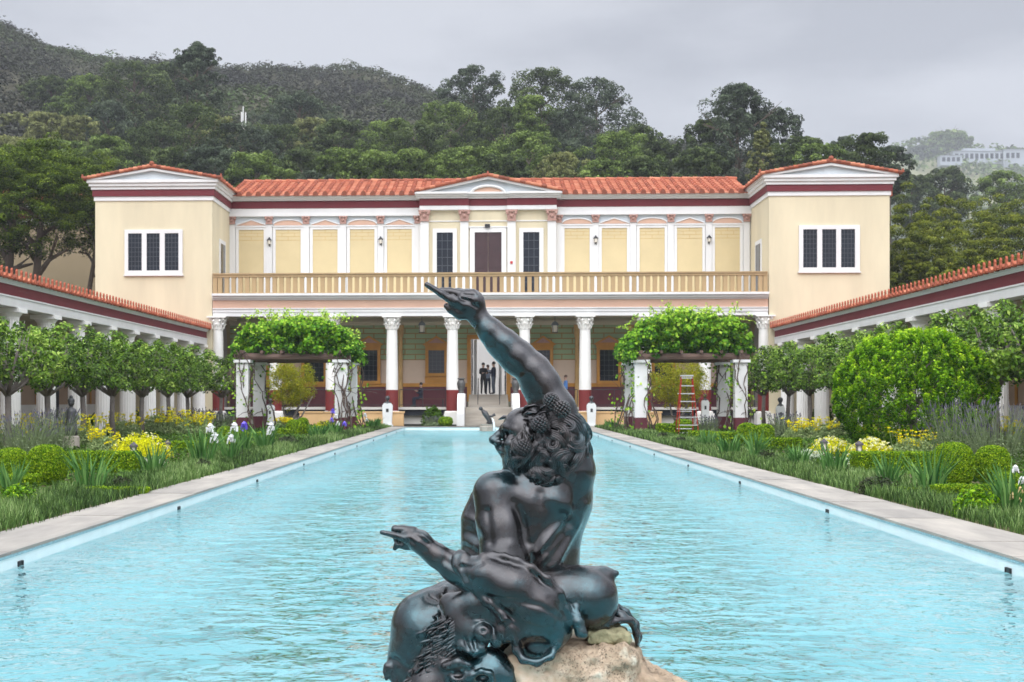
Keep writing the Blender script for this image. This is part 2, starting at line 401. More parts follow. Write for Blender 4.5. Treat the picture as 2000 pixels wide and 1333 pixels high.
# upper wall
b = MB(); b.box(XL-.02, XR+.02, YW, YW+.6, BALZ-.1, z_top-.02); VB(b, 'upper_wall', M['whitedull'])
b = MB()
b.box(XL, XR, YW-.16, YW, z_mar, z_cor-.02, 0); o = VB(b, 'frieze', M['maroon']); o['label'] = 'maroon band under the main cornice'
b = MB()
for i, (d, za, zb_) in enumerate(((.30, .0, .30), (.42, .30, .62), (.55, .62, 1.0))):
    b.box(XL, XR, YW-d, YW+.02, z_cor+(z_top-z_cor)*za, z_cor+(z_top-z_cor)*zb_-.002)
VB(b, 'cornice', M['white'])
b = MB(); b.box(XL, XR, YW-.13, YW, z_arc+.14, z_mar-.003); b.box(XL, XR, YW-.2, YW, z_arc, z_arc+.138)
VB(b, 'architrave', M['white'])
# blind bays
bays = [(466.6, 515.5), (538.6, 587.5), (611, 659.5), (683.5, 731.5), (756, 804.5), (1102.4, 1151.6), (1175, 1224.5), (1249, 1298), (1322, 1371.5), (1396, 1445)]
zpt = zw(449)
for i, (a, c) in enumerate(bays):
    x0, x1 = PX(a, YW), PX(c, YW)
    b = MB()
    b.box(x0, x1, YW-.02, YW, BALZ, zpt, 0)
    p = VB(b, 'blind_bay', M['panelbrick'] if False else M['panel'])
    # ashlar courses at the panel head
    b = MB(); xm = (x0+x1)/2; hh = .022
    for r in range(3): b.box(x0, x1, YW-.028, YW-.02, zpt-.17-.2*r-hh, zpt-.17-.2*r)
    for r, fr_ in ((0, (.5,)), (1, (.25, .75)), (2, (.5,))):
        for q in fr_: b.box(x0+(x1-x0)*q-.011, x0+(x1-x0)*q+.011, YW-.027, YW-.02, zpt-.17-.2*r+.001, zpt-.17-.2*r+.17)
    VB(b, 'panel_coursing', mat('course_line', lin((190, 160, 104)), .85, .05))
    b = MB(); w_ = .15
    b.box(x0-w_, x0-.002, YW-.07, YW, BALZ, zpt+w_); b.box(x1+.002, x1+w_, YW-.07, YW, BALZ, zpt+w_); b.box(x0-.002, x1+.002, YW-.07, YW, zpt+.002, zpt+w_)
    b.box(x0-w_-.05, x1+w_+.05, YW-.12, YW, zpt+w_, zpt+w_+.07)
    VB(b, 'bay_frame', M['white'])
    b = MB(); xa, xb, zc = x0-.13, x1+.13, zpt+w_+.09
    hz = .27
    if i % 2 == 0: poly = [(xa, zc), (xb, zc), ((xa+xb)/2, zc+hz)]
    else: poly = [(xa, zc)] + [((xa+xb)/2+(xb-xa)/2*math.cos(t), zc+hz*math.sin(t)) for t in np.linspace(0, math.pi, 13)][:-1]
    b.prism(poly, YW-.05, YW-.01, 0)
    o = VB(b, 'bay_pediment', M['peach'])
    # rim moulding
    b = MB(); rim = [(p_[0], YW-.07, p_[1]+.03) for p_ in ((poly[0], poly[2], poly[1]) if i % 2 == 0 else [poly[0]]+poly[:0:-1])]
    b.tube(rim, .035, 6); VB(b, 'pediment_rim', M['white'])
    b = MB(); b.box(xa-.1, xb+.1, YW-.015, YW, zc, z_arc-.01); VB(b, 'bay_lunette', M['pale'])
def cap_block(b, x, w, z0, z1, y, m=0):
    # pilaster capital: flared bell, volutes, abacus
    h = z1-z0
    b.prism([(x-w*.45, z0), (x+w*.45, z0), (x+w*.62, z0+h*.75), (x-w*.62, z0+h*.75)], y-.06, y, m)
    b.box(x-w*.72, x+w*.72, y-.13, y, z0+h*.82, z1, m); b.box(x-w*.55, x+w*.55, y-.08, y, z0-.04, z0+.03, m)
    for s in (-1, 1): b.ball((x+s*w*.5, y-.09, z0+h*.68), w*.2, 7, 5, m)
    b.ball((x, y-.1, z0+h*.42), w*.24, 7, 5, m); b.ball((x, y-.12, z0+h*.85), w*.16, 7, 5, m)
pil = [454, 526, 598.3, 670.6, 743.5, 816, 1091, 1163, 1236.5, 1310, 1384, 1457.6]
for u in pil:
    x = PX(u, YW); w_ = .34
    b = MB(); b.box(x-w_/2, x+w_/2, YW-.10, YW, BALZ, z_cap)
    for q in (-.33, 0, .33): b.box(x+q*w_-.02, x+q*w_+.02, YW-.112, YW-.1, BALZ, z_cap-.08)
    p = VB(b, 'pilaster', M['white'])
    b = MB(); cap_block(b, x, w_, z_cap, z_arc, YW-.1); VB(b, 'pilaster_capital', M['peachcap'])
# central pavilion
YC = YW-.35
xc0, xc1 = PX(822, YC), PX(1086, YC)
b = MB(); b.box(xc0, xc1, YC+.02, YW-.02, BALZ, z_mar+.02); VB(b, 'pavilion_wall', M['cream'])
b = MB()
for a, c, d in ((820, 915.5, .3), (915.5, 990, .12), (990, 1087, .3)):
    b.box(PX(a, YC), PX(c, YC)-.003, YC-d, YC+.02, zw(406.5), zw(393))
VB(b, 'pavilion_frieze', M['maroon'])
b = MB()
for a, c, d in ((820, 915.5, .28), (915.5, 990, .1), (990, 1087, .28)):
    b.box(PX(a, YC), PX(c, YC)-.003, YC-d, YC+.02, zw(414.5), zw(406.6))
VB(b, 'pavilion_architrave', M['white'])
b = MB(); b.box(xc0+.1, xc1-.1, YC-.03, YC+.02, zw(436.5), zw(434.5)); VB(b, 'string_course', M['white'])
xt0, xt1, xm = PX(811, YC), PX(1097, YC), PX(953, YC)
zc0, zc1, zap = zw(392.8), zw(381.5), zw(351)
b = MB()
for d, fa, fb in ((.42, 0, .34), (.55, .34, .66), (.72, .66, 1)):
    i0 = .16*(1-fb)
    for a, c in ((xt0+i0, PX(913, YC)), (PX(994, YC), xt1-i0)):
        b.box(a, c, YC-d, YC, zc0+(zc1-zc0)*fa, zc0+(zc1-zc0)*fb-.002)
    b.box(PX(913, YC)+.002, PX(994, YC)-.002, YC-d+.17, YC, zc0+(zc1-zc0)*fa, zc0+(zc1-zc0)*fb-.003)
VB(b, 'pavilion_cornice', M['white'])
b = MB(); b.prism([(xt0+.3, zc1), (xt1-.3, zc1), (xm, zap-.06)], YC-.35, YC+.3); VB(b, 'tympanum', M['pale'])
def raking(b, xa, xb, xm, z0, zt, y0, y1, th, drop=.0):
    for s, x in ((1, xa), (-1, xb)):
        b.prism([(x, z0), (xm, zt), (xm, zt-th), (x+s*(th*(xm-x)*s/(zt-z0+1e-6))*1.0, z0)] if True else [], y0, y1)
b = MB(); raking(b, xt0+.05, xt1-.05, xm, zc1, zap-.03, YC-.62, YC-.352, .14); pass
VB(b, 'raking_cornice', M['cream'] if False else M['white'])
ra = PX(953+31, YC)-xm; rh = .36
b = MB(); b.prism([(xm+ra*math.cos(t), zc1-.1+rh*math.sin(t)) for t in np.linspace(0, math.pi, 15)], YC-.46, YC-.3); VB(b, 'lunette', M['peach'])
b = MB(); b.tube([(xm+(ra+.05)*math.cos(t), YC-.5, zc1-.1+(rh+.06)*math.sin(t)) for t in np.linspace(0, math.pi, 19)], .075, 6); VB(b, 'lunette_rim', M['white'])
for u in (829.3, 907, 999, 1077.5):
    x = PX(u, YC); w_ = .45
    b = MB(); b.box(x-w_/2, x+w_/2, YC-.16, YC+.02, BALZ, zw(435)); 
    for q in (-.36, -.12, .12, .36): b.box(x+q*w_-.018, x+q*w_+.018, YC-.172, YC-.16, BALZ, zw(437))
    VB(b, 'pilaster', M['white'])
    b = MB(); cap_block(b, x, w_*1.02, zw(435), zw(414.8), YC-.17); VB(b, 'pilaster_capital', M['peachcap'])
def window(x0, x1, z0, z1, y, nx, nz_, fw, par=None, fm='white', proud=.1, name='window', muntin=.03):
    """frame + glass recessed in it; faces -Y"""
    b = MB()
    b.box(x0-fw, x0, y-proud, y, z0-fw, z1+fw); b.box(x1, x1+fw, y-proud, y, z0-fw, z1+fw)
    b.box(x0, x1, y-proud, y, z1, z1+fw); b.box(x0, x1, y-proud, y, z0-fw, z0)
    o = VB(b, name, M[fm])
    g_ = MB(); g_.box(x0, x1, y-.02, y-.004, z0, z1); gg = g_.build('pane', M['glass']); gg.parent = o
    g_ = MB()
    for i in range(1, nx): xx = x0+(x1-x0)*i/nx; g_.box(xx-muntin/2, xx+muntin/2, y-.045, y-.022, z0, z1)
    for j in range(1, nz_): zz = z0+(z1-z0)*j/nz_; g_.box(x0, x1, y-.042, y-.024, zz-muntin/2, zz+muntin/2)
    gg = g_.build('muntins', mat('muntin_metal', (.05, .055, .065), .5, .1)); gg.parent = o
    return o
for a, c in ((853, 884.5), (1022, 1053.5)):
    x0, x1 = PX(a, YC), PX(c, YC)
    window(x0, x1, BALZ+.05, zw(457.5), YC+.012, 3, 8, .22, proud=.08)
x0, x1 = PX(927, YC), PX(979.6, YC); zd = zw(457.5)
b = MB(); fw = .26; b.box(x0-fw, x0, YC-.1, YC+.02, BALZ, zd+fw); b.box(x1, x1+fw, YC-.1, YC+.02, BALZ, zd+fw); b.box(x0, x1, YC-.1, YC+.02, zd, zd+fw)
b.box(x0-fw-.06, x1+fw+.06, YC-.14, YC+.02, zd+fw, zd+fw+.06)
o = VB(b, 'door', M['white']); o['label'] = 'dark panelled double door in a white frame above the balcony'
for s in (0, 1):
    d = MB(); xa, xb = (x0, (x0+x1)/2-.008) if s == 0 else ((x0+x1)/2+.008, x1)
    d.box(xa, xb, YC-.03, YC+.015, BALZ, zd)
    for z0_, z1_ in ((.15, 1.55), (1.7, 2.35), (2.5, zd-BALZ-.15)):
        d.box(xa+.12, xb-.12, YC-.045, YC-.03, BALZ+z0_, BALZ+z1_); d.box(xa+.17, xb-.17, YC-.055, YC-.045, BALZ+z0_+.05, BALZ+z1_-.05)
    d.ball(((xb-.06) if s == 0 else (xa+.06), YC-.06, BALZ+1.1), .04, 8, 6)
    q = d.build('door_leaf', M['door']); q.parent = o
# wall lanterns, floodlight, alarm box
wl = None
for u, v in ((526, 474.5), (743.5, 473), (1163.6, 471), (1385, 470)):
    x, z = P(u, v, YW-.2)
    if wl is None:
        wl = empty('wall_lantern'); b = MB()
        b.box(-.05, .05, .0, .1, -.22, -.06); b.tube([(0, .06, -.14), (0, -.1, -.14), (0, -.13, -.06)], .02, 6); b.build('bracket', M['iron'], wl)
        b = MB(); b.lathe([(.05, -.09), (.09, -.05), (.12, .12)], (0, -.13, 0), 8); b.build('lamp_glass', M['lamp'], wl)
        b = MB(); b.lathe([(.15, .12), (.13, .16), (.06, .24), (.02, .3)], (0, -.13, 0), 8)
        for k in range(4): a = math.pi/4+k*math.pi/2; b.tube([(.06*math.cos(a), -.13+.06*math.sin(a), -.1), (.13*math.cos(a), -.13+.13*math.sin(a), .13)], .014, 4)
        b.build('lamp_cap', M['iron'], wl); c = wl
    else: c = copy_tree(wl)
    c.location = (x, YW-.1, z)
    tag(c, 'black wall lantern on an upper pilaster, %s' % {526: 'nearest the left tower', 743.5: 'left of the central pavilion', 1163.6: 'right of the central pavilion', 1385: 'nearest the right tower'}[u], 'wall lantern', 'lanterns on the upper wall')
x, z = P(952, 441.5, YC-.2)
fl = empty('floodlight', (x, YC-.1, z), label='small black box light over the balcony double door', cat='light')
b = MB(); b.box(-.14, .14, -.14, -.02, -.1, .1); b.build('housing', M['iron'], fl)
b = MB(); b.box(-.04, .04, -.02, .1, -.04, .04); b.build('mounting_arm', M['iron'], fl)
x, z = P(999, 513, YC-.2)
al = empty('alarm_box', (x, YC-.16, z), label='small red alarm bell on the pilaster right of the balcony door', cat='alarm')
b = MB(); b.box(-.07, .07, -.06, 0, -.07, .07); b.build('box', mat('alarm_red', (.45, .03, .03), .4), al)
b = MB(); b.ball((0, -.07, 0), .045, 8, 6); b.build('bell', mat('alarm_red', (.45, .03, .03), .4), al)
# ---- towers
for side in (0, 1):
    xo, xi = (TL, XL) if side == 0 else (TR, XR)
    s = 1 if side == 0 else -1                         # s: direction from outer to inner
    uu = 300 if side == 0 else 1620
    Z = lambda v: PZ(v if side == 0 else v-10+0.0, uu, YF)
    zc, zm, za, zt_ = Z(371), Z(384), Z(392.5), Z(352.5)
    tw = MB(); tw.box(xo, xi, YF, YW+7, 0, zm-.02); T = VB(tw, 'tower', M['cream'])
    T['label'] = ('left' if side == 0 else 'right') + ' square end tower with a three-light window'
    def TB(b, name, m_, sm=False):
        o = b.build(name, m_, None, sm); o.parent = T; return o
    # bands wrap three sides; inner return stops at the recessed wall
    def band(d, z0, z1, name, m_):
        b = MB(); a, c = (min(xo, xi), max(xo, xi))
        b.box(a-d, c+d, YF-d, YF-.001 if False else YF, z0, z1)
        if side == 0: b.box(xi, xi+d, YF+.001, YW-.17-d*0, z0, z1); b.box(xo-d, xo, YF+.001, YW+7, z0, z1)
        else: b.box(xi-d, xi, YF+.001, YW-.17, z0, z1); b.box(xo, xo+d, YF+.001, YW+7, z0, z1)
        return TB(b, name, m_)
    band(.06, za, zm-.003, 'architrave', M['white']); band(.12, zm, zc-.003, 'frieze', M['maroon'])
    for i, d in enumerate((.18, .27, .36)):
        q = (zt_-zc)/3; band(d, zc+q*i, zc+q*(i+1)-.003, 'cornice', M['white'])
    # gable
    xa, xb = min(xo, xi)-.44, max(xo, xi)+.44; xm_ = (xa+xb)/2; zap_ = Z(331)
    b = MB(); b.prism([(xa+.5, zt_), (xb-.5, zt_), (xm_, zap_-.08)], YF-.2, YF+.2); TB(b, 'tympanum', M['pale'])
    b = MB(); raking(b, xa, xb, xm_, zt_, zap_, YF-.40, YF-.202, .12); TB(b, 'raking_cornice', M['white'])
    # roof: two slopes with cover tile rows along the verge
    b = MB(); ridge = zap_+.1; ev = zt_+.02
    for q, x_ in ((1, xa-.08), (-1, xb+.08)):
        sl_ = [(x_, ev), (xm_, ridge), (xm_, ridge-.07), (x_, ev-.05)]
        b.prism(sl_, YF-.46, YW+7.3)
        n = 15; L_ = math.hypot(xm_-x_, ridge-ev)
        for k in range(n):                               # verge cover tiles overlapping up the rake
            t0, t1 = k/n, (k+1.12)/n
            p0 = (x_+(xm_-x_)*t0, ev+(ridge-ev)*t0); p1 = (x_+(xm_-x_)*min(t1, 1), ev+(ridge-ev)*min(t1, 1))
            b.tube([(p0[0], YF-.43, p0[1]+.045), (p1[0], YF-.43, p1[1]+.02)], [.1, .075], 8, t=rnd.random())
        for j in range(1, 19):                           # rows running down the slope
            yy = YF-.43+j*.7
            b.tube([(x_, yy, ev+.05), (xm_, yy, ridge+.05)], .085, 6, t=rnd.random())
        b.tube([(x_-.02*q, YF-.46, ev+.04), (x_-.02*q, YF-.46, ev+.24)], [.09, .03], 6, t=.2)
    b.ball((xm_, YF-.43, ridge+.12), .14, 8, 6, t=.2); b.tube([(xm_, YF-.43, ridge+.1), (xm_, YF-.43, ridge+.26)], [.11, .02], 6, t=.2)
    b.tube([(xm_, YF-.5, ridge+.04), (xm_, YW+7.2, ridge+.04)], .12, 8, t=.4)
    TB(b, 'roof', M['tile'])
    # three-light window
    fr_ = (244, 357, 449, 537) if side == 0 else (1560, 1678.7, 440.5, 531)
    op = [(717, 793), (820, 893), (921, 998)] if side == 0 else [(766, 844), (872, 950), (977, 1055)]
    off = 0 if side == 0 else 1300
    ops = [(PX(off+a/2.857, YF), PX(off+c/2.857, YF)) for a, c in op]
    z1, z0 = (PZ(456.5, 300, YF), PZ(529, 300, YF)) if side == 0 else (PZ(448.5, 1620, YF), PZ(523, 1620, YF))
    fx0, fx1, fz1, fz0 = PX(fr_[0], YF), PX(fr_[1], YF), PZ(fr_[2], uu, YF), PZ(fr_[3], uu, YF)
    b = MB(); y_ = YF
    b.box(fx0, ops[0][0], y_-.09, y_, fz0, fz1); b.box(ops[2][1], fx1, y_-.09, y_, fz0, fz1)
    for i in (0, 1): b.box(ops[i][1], ops[i+1][0], y_-.09, y_, z0, z1)
    b.box(ops[0][0]+.001, ops[2][1]-.001, y_-.09, y_, z1+.001, fz1); b.box(ops[0][0]+.001, ops[2][1]-.001, y_-.09, y_, fz0, z0-.001)
    b.box(fx0-.05, fx1+.05, y_-.13, y_-.0, fz0-.07, fz0-.001)
    TB(b, 'window_frame', M['white'])
    for a, c in ops:
        g_ = MB(); g_.box(a, c, y_-.03, y_-.004, z0, z1, 0)
        for i in range(1, 4): xx = a+(c-a)*i/4; g_.box(xx-.012, xx+.012, y_-.05, y_-.032, z0, z1, 1)
        for j in range(1, 8): zz = z0+(z1-z0)*j/8; g_.box(a, c, y_-.048, y_-.034, zz-.012, zz+.012, 1)
        TB(g_, 'window', [M['glass'], mat('muntin_metal', (.05, .055, .065), .5, .1)])
    # tall side window on the return
    b = MB(); xx = xi; sg = 1 if side == 0 else -1
    b.box(xx, xx+sg*.05, YF+1.9, YF+3.6, BALZ, PZ(470, 430 if side == 0 else 1480, YF+2.7)); TB(b, 'side_window_frame', M['white'])
    b = MB(); b.box(xx+sg*.05, xx+sg*.07, YF+2.15, YF+3.35, BALZ+.02, PZ(478, 430 if side == 0 else 1480, YF+2.7)); TB(b, 'side_window', M['glass'])
    # lower rear wing roof just outside the tower
    b = MB(); xq = xo; e = -s
    b.box(xq, xq+e*.7, YF+2.0, YW+7, zm-.55 if False else PZ(384, uu, YF+2), PZ(372, uu, YF+2)); TB(b, 'side_eave', M['tile'])
    # end wall of the balcony side below
# ---- main tiled roof
def tiled(b, x0, x1, y0, z0, y1, z1, pitch, rows):
    n = int(round((x1-x0)/pitch)); pitch = (x1-x0)/n
    dy, dz = (y1-y0)/rows, (z1-z0)/rows
    for i in range(n):
        xa = x0+i*pitch; xb = xa+pitch
        for r in range(rows):
            ya, za = y0+dy*r-.03, z0+dz*r; yb, zb2 = y0+dy*(r+1), z0+dz*(r+1)-.0
            tt = .62+.3*rnd.random()
            vs = [(xa, ya, za+.05), (xb, ya, za+.05), (xb, yb, zb2), (xa, yb, zb2), (xa, ya, za), (xb, ya, za)]
            b.add(vs, [(0, 1, 2, 3), (4, 5, 1, 0)], 0, tt)
            # cover tile: half round, tapering upslope
            tt = .15+.4*rnd.random(); r0, r1 = .125, .085; vs = []
            for (yy, zz, rr) in ((ya-.02, za+.03, r0), (yb+.03, zb2+.03, r1)):
                for k in range(7):
                    th = math.pi*k/6; vs.append((xa-math.cos(th)*rr, yy, zz+math.sin(th)*rr*1.15))
            b.add(vs, [(k, k+1, k+8, k+7) for k in range(6)] + [tuple(range(6, -1, -1))], 0, tt)
b = MB()
ye, yr = YW-.62, YW+4.6
ze, zr_ = PZ(382.5, 600, ye), PZ(355.5, 600, yr)
tiled(b, XL+.1, XR-.1, ye, ze, yr, zr_, .53, 9)
n = int((XR-XL)/.53)
for i in range(n+1):                                     # rounded eave ends
    x = XL+.1+(XR-XL-.2)*i/n
    b.add([(x-.15*math.cos(th)*(1), ye-.06, ze-.03+.27*max(0, math.sin(th))**.8) for th in np.linspace(0, math.pi, 9)] + [(x-.15*math.cos(th), ye+.1, ze-.03+.25*max(0, math.sin(th))**.8) for th in np.linspace(0, math.pi, 9)],
          [tuple(range(8, -1, -1))] + [(k, k+1, k+10, k+9) for k in range(8)], 0, -.35+rnd.random()*.3)
for k in range(46): 
    xa = XL+(XR-XL)*k/46; b.tube([(xa, yr+.05, zr_+.04), (xa+(XR-XL)/46*1.05, yr+.05, zr_+.02)], [.13, .11], 8, t=rnd.random())
b.add([(XL, yr, zr_), (XR, yr, zr_), (XR, yr+1.6, zr_-.9), (XL, yr+1.6, zr_-.9)], [(0, 1, 2, 3)], 0, .5)
VB(b, 'main_roof', M['tile'])
# pavilion roof
b = MB()
for q, x_ in ((1, xt0-.04), (-1, xt1+.04)):
    b.prism([(x_, zc1+.02), (xm, zap+.02), (xm, zap-.05), (x_, zc1-.04)], YC-.72, YW+2.5, t=.5)
    n = 14
    for k in range(n):
        t0, t1 = k/n, min(1, (k+1.1)/n)
        b.tube([(x_+(xm-x_)*t0, YC-.7, zc1+.06+(zap-zc1)*t0), (x_+(xm-x_)*t1, YC-.7, zc1+.04+(zap-zc1)*t1)], [.095, .075], 8, t=rnd.random())
    for j in range(1, 5): b.tube([(x_, YC-.7+j*.65, zc1+.06), (xm, YC-.7+j*.65, zap+.06)], .085, 6, t=rnd.random())
b.tube([(xm, YC-.7, zap), (xm, YC-.7, zap+.24)], [.14, .03], 6, t=.2); b.tube([(xm, YC-.7, zap+.06), (xm, YW+3, zap+.06)], .1, 6)
VB(b, 'pavilion_roof', M['tile'])
# ---- balcony slab, entablature of the portico
x0, x1 = PX(415.5, YF), PX(1500, YF)
b = MB(); b.box(x0+.3, x1-.3, YF+.02, YW-.001, zf(586)+.05, BALZ-.02); VB(b, 'balcony_floor', M['whitedull'])
b = MB()
for d, va, vb in ((.06, 586.5, 583), (.2, 582.95, 578.5), (.34, 578.45, 574)): b.box(x0-.0, x1+.0, YF-d, YF+.6, zf(va), zf(vb))
VB(b, 'balcony_cornice', M['white'])
b = MB(); b.box(x0, x1, YF, YF+.6, zf(602), zf(586.6)); VB(b, 'portico_frieze', M['peach'])
b = MB(); b.box(x0, x1, YF-.04, YF+.64, zf(610), zf(602.1)); b.box(x0, x1, YF, YF+.6, zf(618), zf(610.1)); b.box(x0, x1, YF-.09, YF, zf(604), zf(602.05)+.0)
VB(b, 'portico_architrave', M['white'])
# balustrade
bal = MB(); zr0, zr1 = zf(541.5), zf(534); xb0, xb1 = PX(416.5, YF), PX(1498.5, YF)
bal.box(xb0, xb1, YF-.16, YF+.16, zr1-.07, zr1); bal.box(xb0, xb1, YF-.11, YF+.11, zr0, zr1-.071); bal.box(xb0, xb1, YF-.14, YF+.14, BALZ, BALZ+.045)
bal.box(xb0, xb1, YF-.125, YF-.112, zr0, zr0+.03)
BAL = VB(bal, 'balustrade', M['sand'])
nb = 80; pit = (xb1-xb0)/nb; b = MB(); hw = pit*.30; zz0, zz1 = BALZ+.046, zr0-.001
gap = pit/2-hw
prof = [(-hw, zz0), (hw, zz0)] + [(hw+gap*(1-math.cos(t)), zz1-gap*1.3+gap*1.3*math.sin(t)) for t in np.linspace(0, math.pi/2, 6)] + [(-hw-gap*(1-math.cos(t)), zz1-gap*1.3+gap*1.3*math.sin(t)) for t in np.linspace(math.pi/2, 0, 6)]
b.prism(prof, -.09, .09)
o0 = b.build('baluster', M['sand']); o0.parent = BAL
for i in range(nb+1):
    o = o0 if i == 0 else o0.copy()
    if i: C.objects.link(o); o.parent = BAL
    o.location = (xb0+pit*i if 0 < i < nb else (xb0+hw if i == 0 else xb1-hw), YF, 0)
# small uplights and speaker posts seen between the balusters are left to the balcony: two low floor lamps
# ---- portico columns
zfl = zf(796)                                            # podium floor
zb0, zred, zcap0, zcap1 = zf(803), zf(762), zf(642), zf(618)
cols = [423.5, 536.5, 646.5, 765, 883.5, 1025, 1143.5, 1262, 1378.5, 1494.5]
colp = None
for i, u in enumerate(cols):
    x = PX(u, YF)
    if colp is None:
        b = MB(); r = .315; h0, h1 = zb0, zcap0
        b.box(-.43, .43, -.43, .43, 0, zb0-.12, 0)
        b.lathe([(.41, zb0-.12), (.43, zb0-.07), (.40, zb0-.02), (.36, zb0)], (0, 0, 0), 20)
        b.lathe([(r+.01, zb0), (r+.012, zred-.01), (r, zred)], (0, 0, 0), 20, 1)
        b.lathe([(r, zred+.001), (r-.005, zred+1), (r-.02, (zred+h1)/2), (r-.045, h1-.06), (r-.02, h1-.05), (r-.02, h1)], (0, 0, 0), 20)
        o = VB(b, 'column', [M['column'], M['redpaint']], True, angle=35)
        k = MB(); hh = zcap1-zcap0-.01
        k.lathe([(.27, zcap0+.001), (.29, zcap0+hh*.5), (.36, zcap0+hh*.85)], (0, 0, 0), 12)
        for row, (rr, za_, ln, nn) in enumerate(((.30, 0, .42, 8), (.31, .28, .42, 8))):   # two rows of curling leaves
            for j in range(nn):
                a = 2*math.pi*(j+.5*row)/nn; ca, sa = math.cos(a), math.sin(a)
                z0_ = zcap0+hh*za_
                k.tube([(ca*rr, sa*rr, z0_), (ca*(rr+.04), sa*(rr+.04), z0_+hh*ln*.6), (ca*(rr+.12), sa*(rr+.12), z0_+hh*ln), (ca*(rr+.15), sa*(rr+.15), z0_+hh*ln*.8)], [.09, .08, .07, .04], 5, flat=.5)
        for a in (45, 135, 225, 315):
            ca, sa = math.cos(R(a)), math.sin(R(a))
            k.tube([(ca*.3, sa*.3, zcap0+hh*.5), (ca*.42, sa*.42, zcap0+hh*.8), (ca*.52, sa*.52, zcap0+hh*.82), (ca*.5, sa*.5, zcap0+hh*.7)], [.05, .06, .06, .04], 6)
        k.prism([(-.5, -.5), (-.25, -.43), (.25, -.43), (.5, -.5), (.43, -.25), (.43, .25), (.5, .5), (.25, .43), (-.25, .43), (-.5, .5), (-.43, .25), (-.43, -.25)], zcap0+hh*.9, zcap1-.002, axis='z')
        kk = k.build('capital', M['column'], None, False); kk.parent = o
        colp = o; c = o
    else:
        c = colp.copy(); C.objects.link(c); q = colp.children[0].copy(); C.objects.link(q); q.parent = c
    c.location = (x, YF+.3, 0)
# ---- podium and back wall of the portico
b = MB(); b.box(XL, XR, YF+1.0, YW, zf(812), zfl-.12, 1); b.box(XL, XR, YF+.78, YW, zfl-.12, zfl, 0)  # dark-coloured solid stands for the shaded hollow under the floor slab
b.box(XL, XR, YF+1.3, YW, 0, zf(812)-.001, 0)
VB(b, 'podium', [M['whitedull'], M['void']])
dx0, dx1, dzt = PX(920, YW), PX(989, YW), zb(663)
zt = zb(636)
b = MB()
levels = [(zfl, zb(756), 'darkmaroon', 'dado', .05), (zb(756)+.001, zb(749), 'ochre', 'dado_rail', .09), (zb(749)+.001, zb(704), 'beige', 'middle_wall', 0), (zb(704)+.001, zt, 'green', 'painted_ashlar', 0)]
wins = [(595, 633, 690, 746), (704.5, 737.5, 684.5, 744.5), (837, 868, 685, 729.5), (1047, 1074, 685, 729.5), (1171, 1207, 684.5, 744.5), (1278, 1312, 684.5, 744.5), (490, 520, 690, 744)]
for z0_, z1_, mm, nm, d in levels:
    b = MB(); b.box(XL, dx0-.22, YW-d, YW+.4, z0_, z1_); b.box(dx1+.22, XR, YW-d, YW+.4, z0_, z1_)
    if nm == 'painted_ashlar': b.box(dx0-.219, dx1+.219, YW-d, YW+.4, dzt+.24, z1_)
    VB(b, 'portico_'+nm, M[mm])
b = MB(); b.box(XL, XR, YW-.12, YW+.4, zt+.001, zb(618)); b.box(XL, XR, YW-.3, YW-.121, zb(640)+.2, zb(628))
VB(b, 'portico_cornice', M['ceiling'])
b = MB(); b.box(XL, XR, YF+.61, YW, zf(611)+.0, zf(611)+.1)
for i in range(len(cols)):
    x = PX(cols[i], YF); b.box(x-.2, x+.2, YF+.61, YW-.31, zf(611)-.16, zf(611)-.001)
VB(b, 'portico_ceiling', M['ceiling'])
for a, c, v1, v0 in wins:
    x0_, x1_ = PX(a, YW), PX(c, YW); z1_, z0_ = zb(v1), zb(v0)
    o = window(x0_, x1_, z0_, z1_, YW-.09, 4, 6, .17, fm='ochre', proud=.12, name='portico_window', muntin=.02)
    p_ = MB(); xa, xb = x0_-.3, x1_+.3; zc = z1_+.34
    p_.box(x0_-.2, x1_+.2, YW-.19, YW, z1_+.171, zc-.06); p_.box(xa, xb, YW-.26, YW, zc-.06, zc)
    p_.prism([(xa, zc+.001), (xb, zc+.001), ((xa+xb)/2, zc+.46)], YW-.2, YW, 0)
    p_.prism([(xa+.28, zc+.06), (xb-.28, zc+.06), ((xa+xb)/2, zc+.34)], YW-.22, YW-.201, 1)
    q = p_.build('pediment', [M['ochre'], M['peachcap']]); q.parent = o
    if v0 < 735:
        p_ = MB(); p_.box(x0_-.2, x1_+.2, YW-.1, YW, zb(749)+.01, z0_-.18); p_.box(x0_, x1_, YW-.12, YW-.101, zb(749)+.08, z0_-.24); q = p_.build('panel', M['ochre']); q.parent = o
for u in (655, 782.5, 1127, 1232, 540):
    x = PX(u, YW); b = MB(); b.lathe([(.13, zfl), (.12, zb(660)), (.17, zb(656)), (.19, zt)], (x, YW-.12, 0), 10); VB(b, 'half_column', mat('ochre_column', lin((196, 160, 104)), .7, .15, 2), True, angle=40)
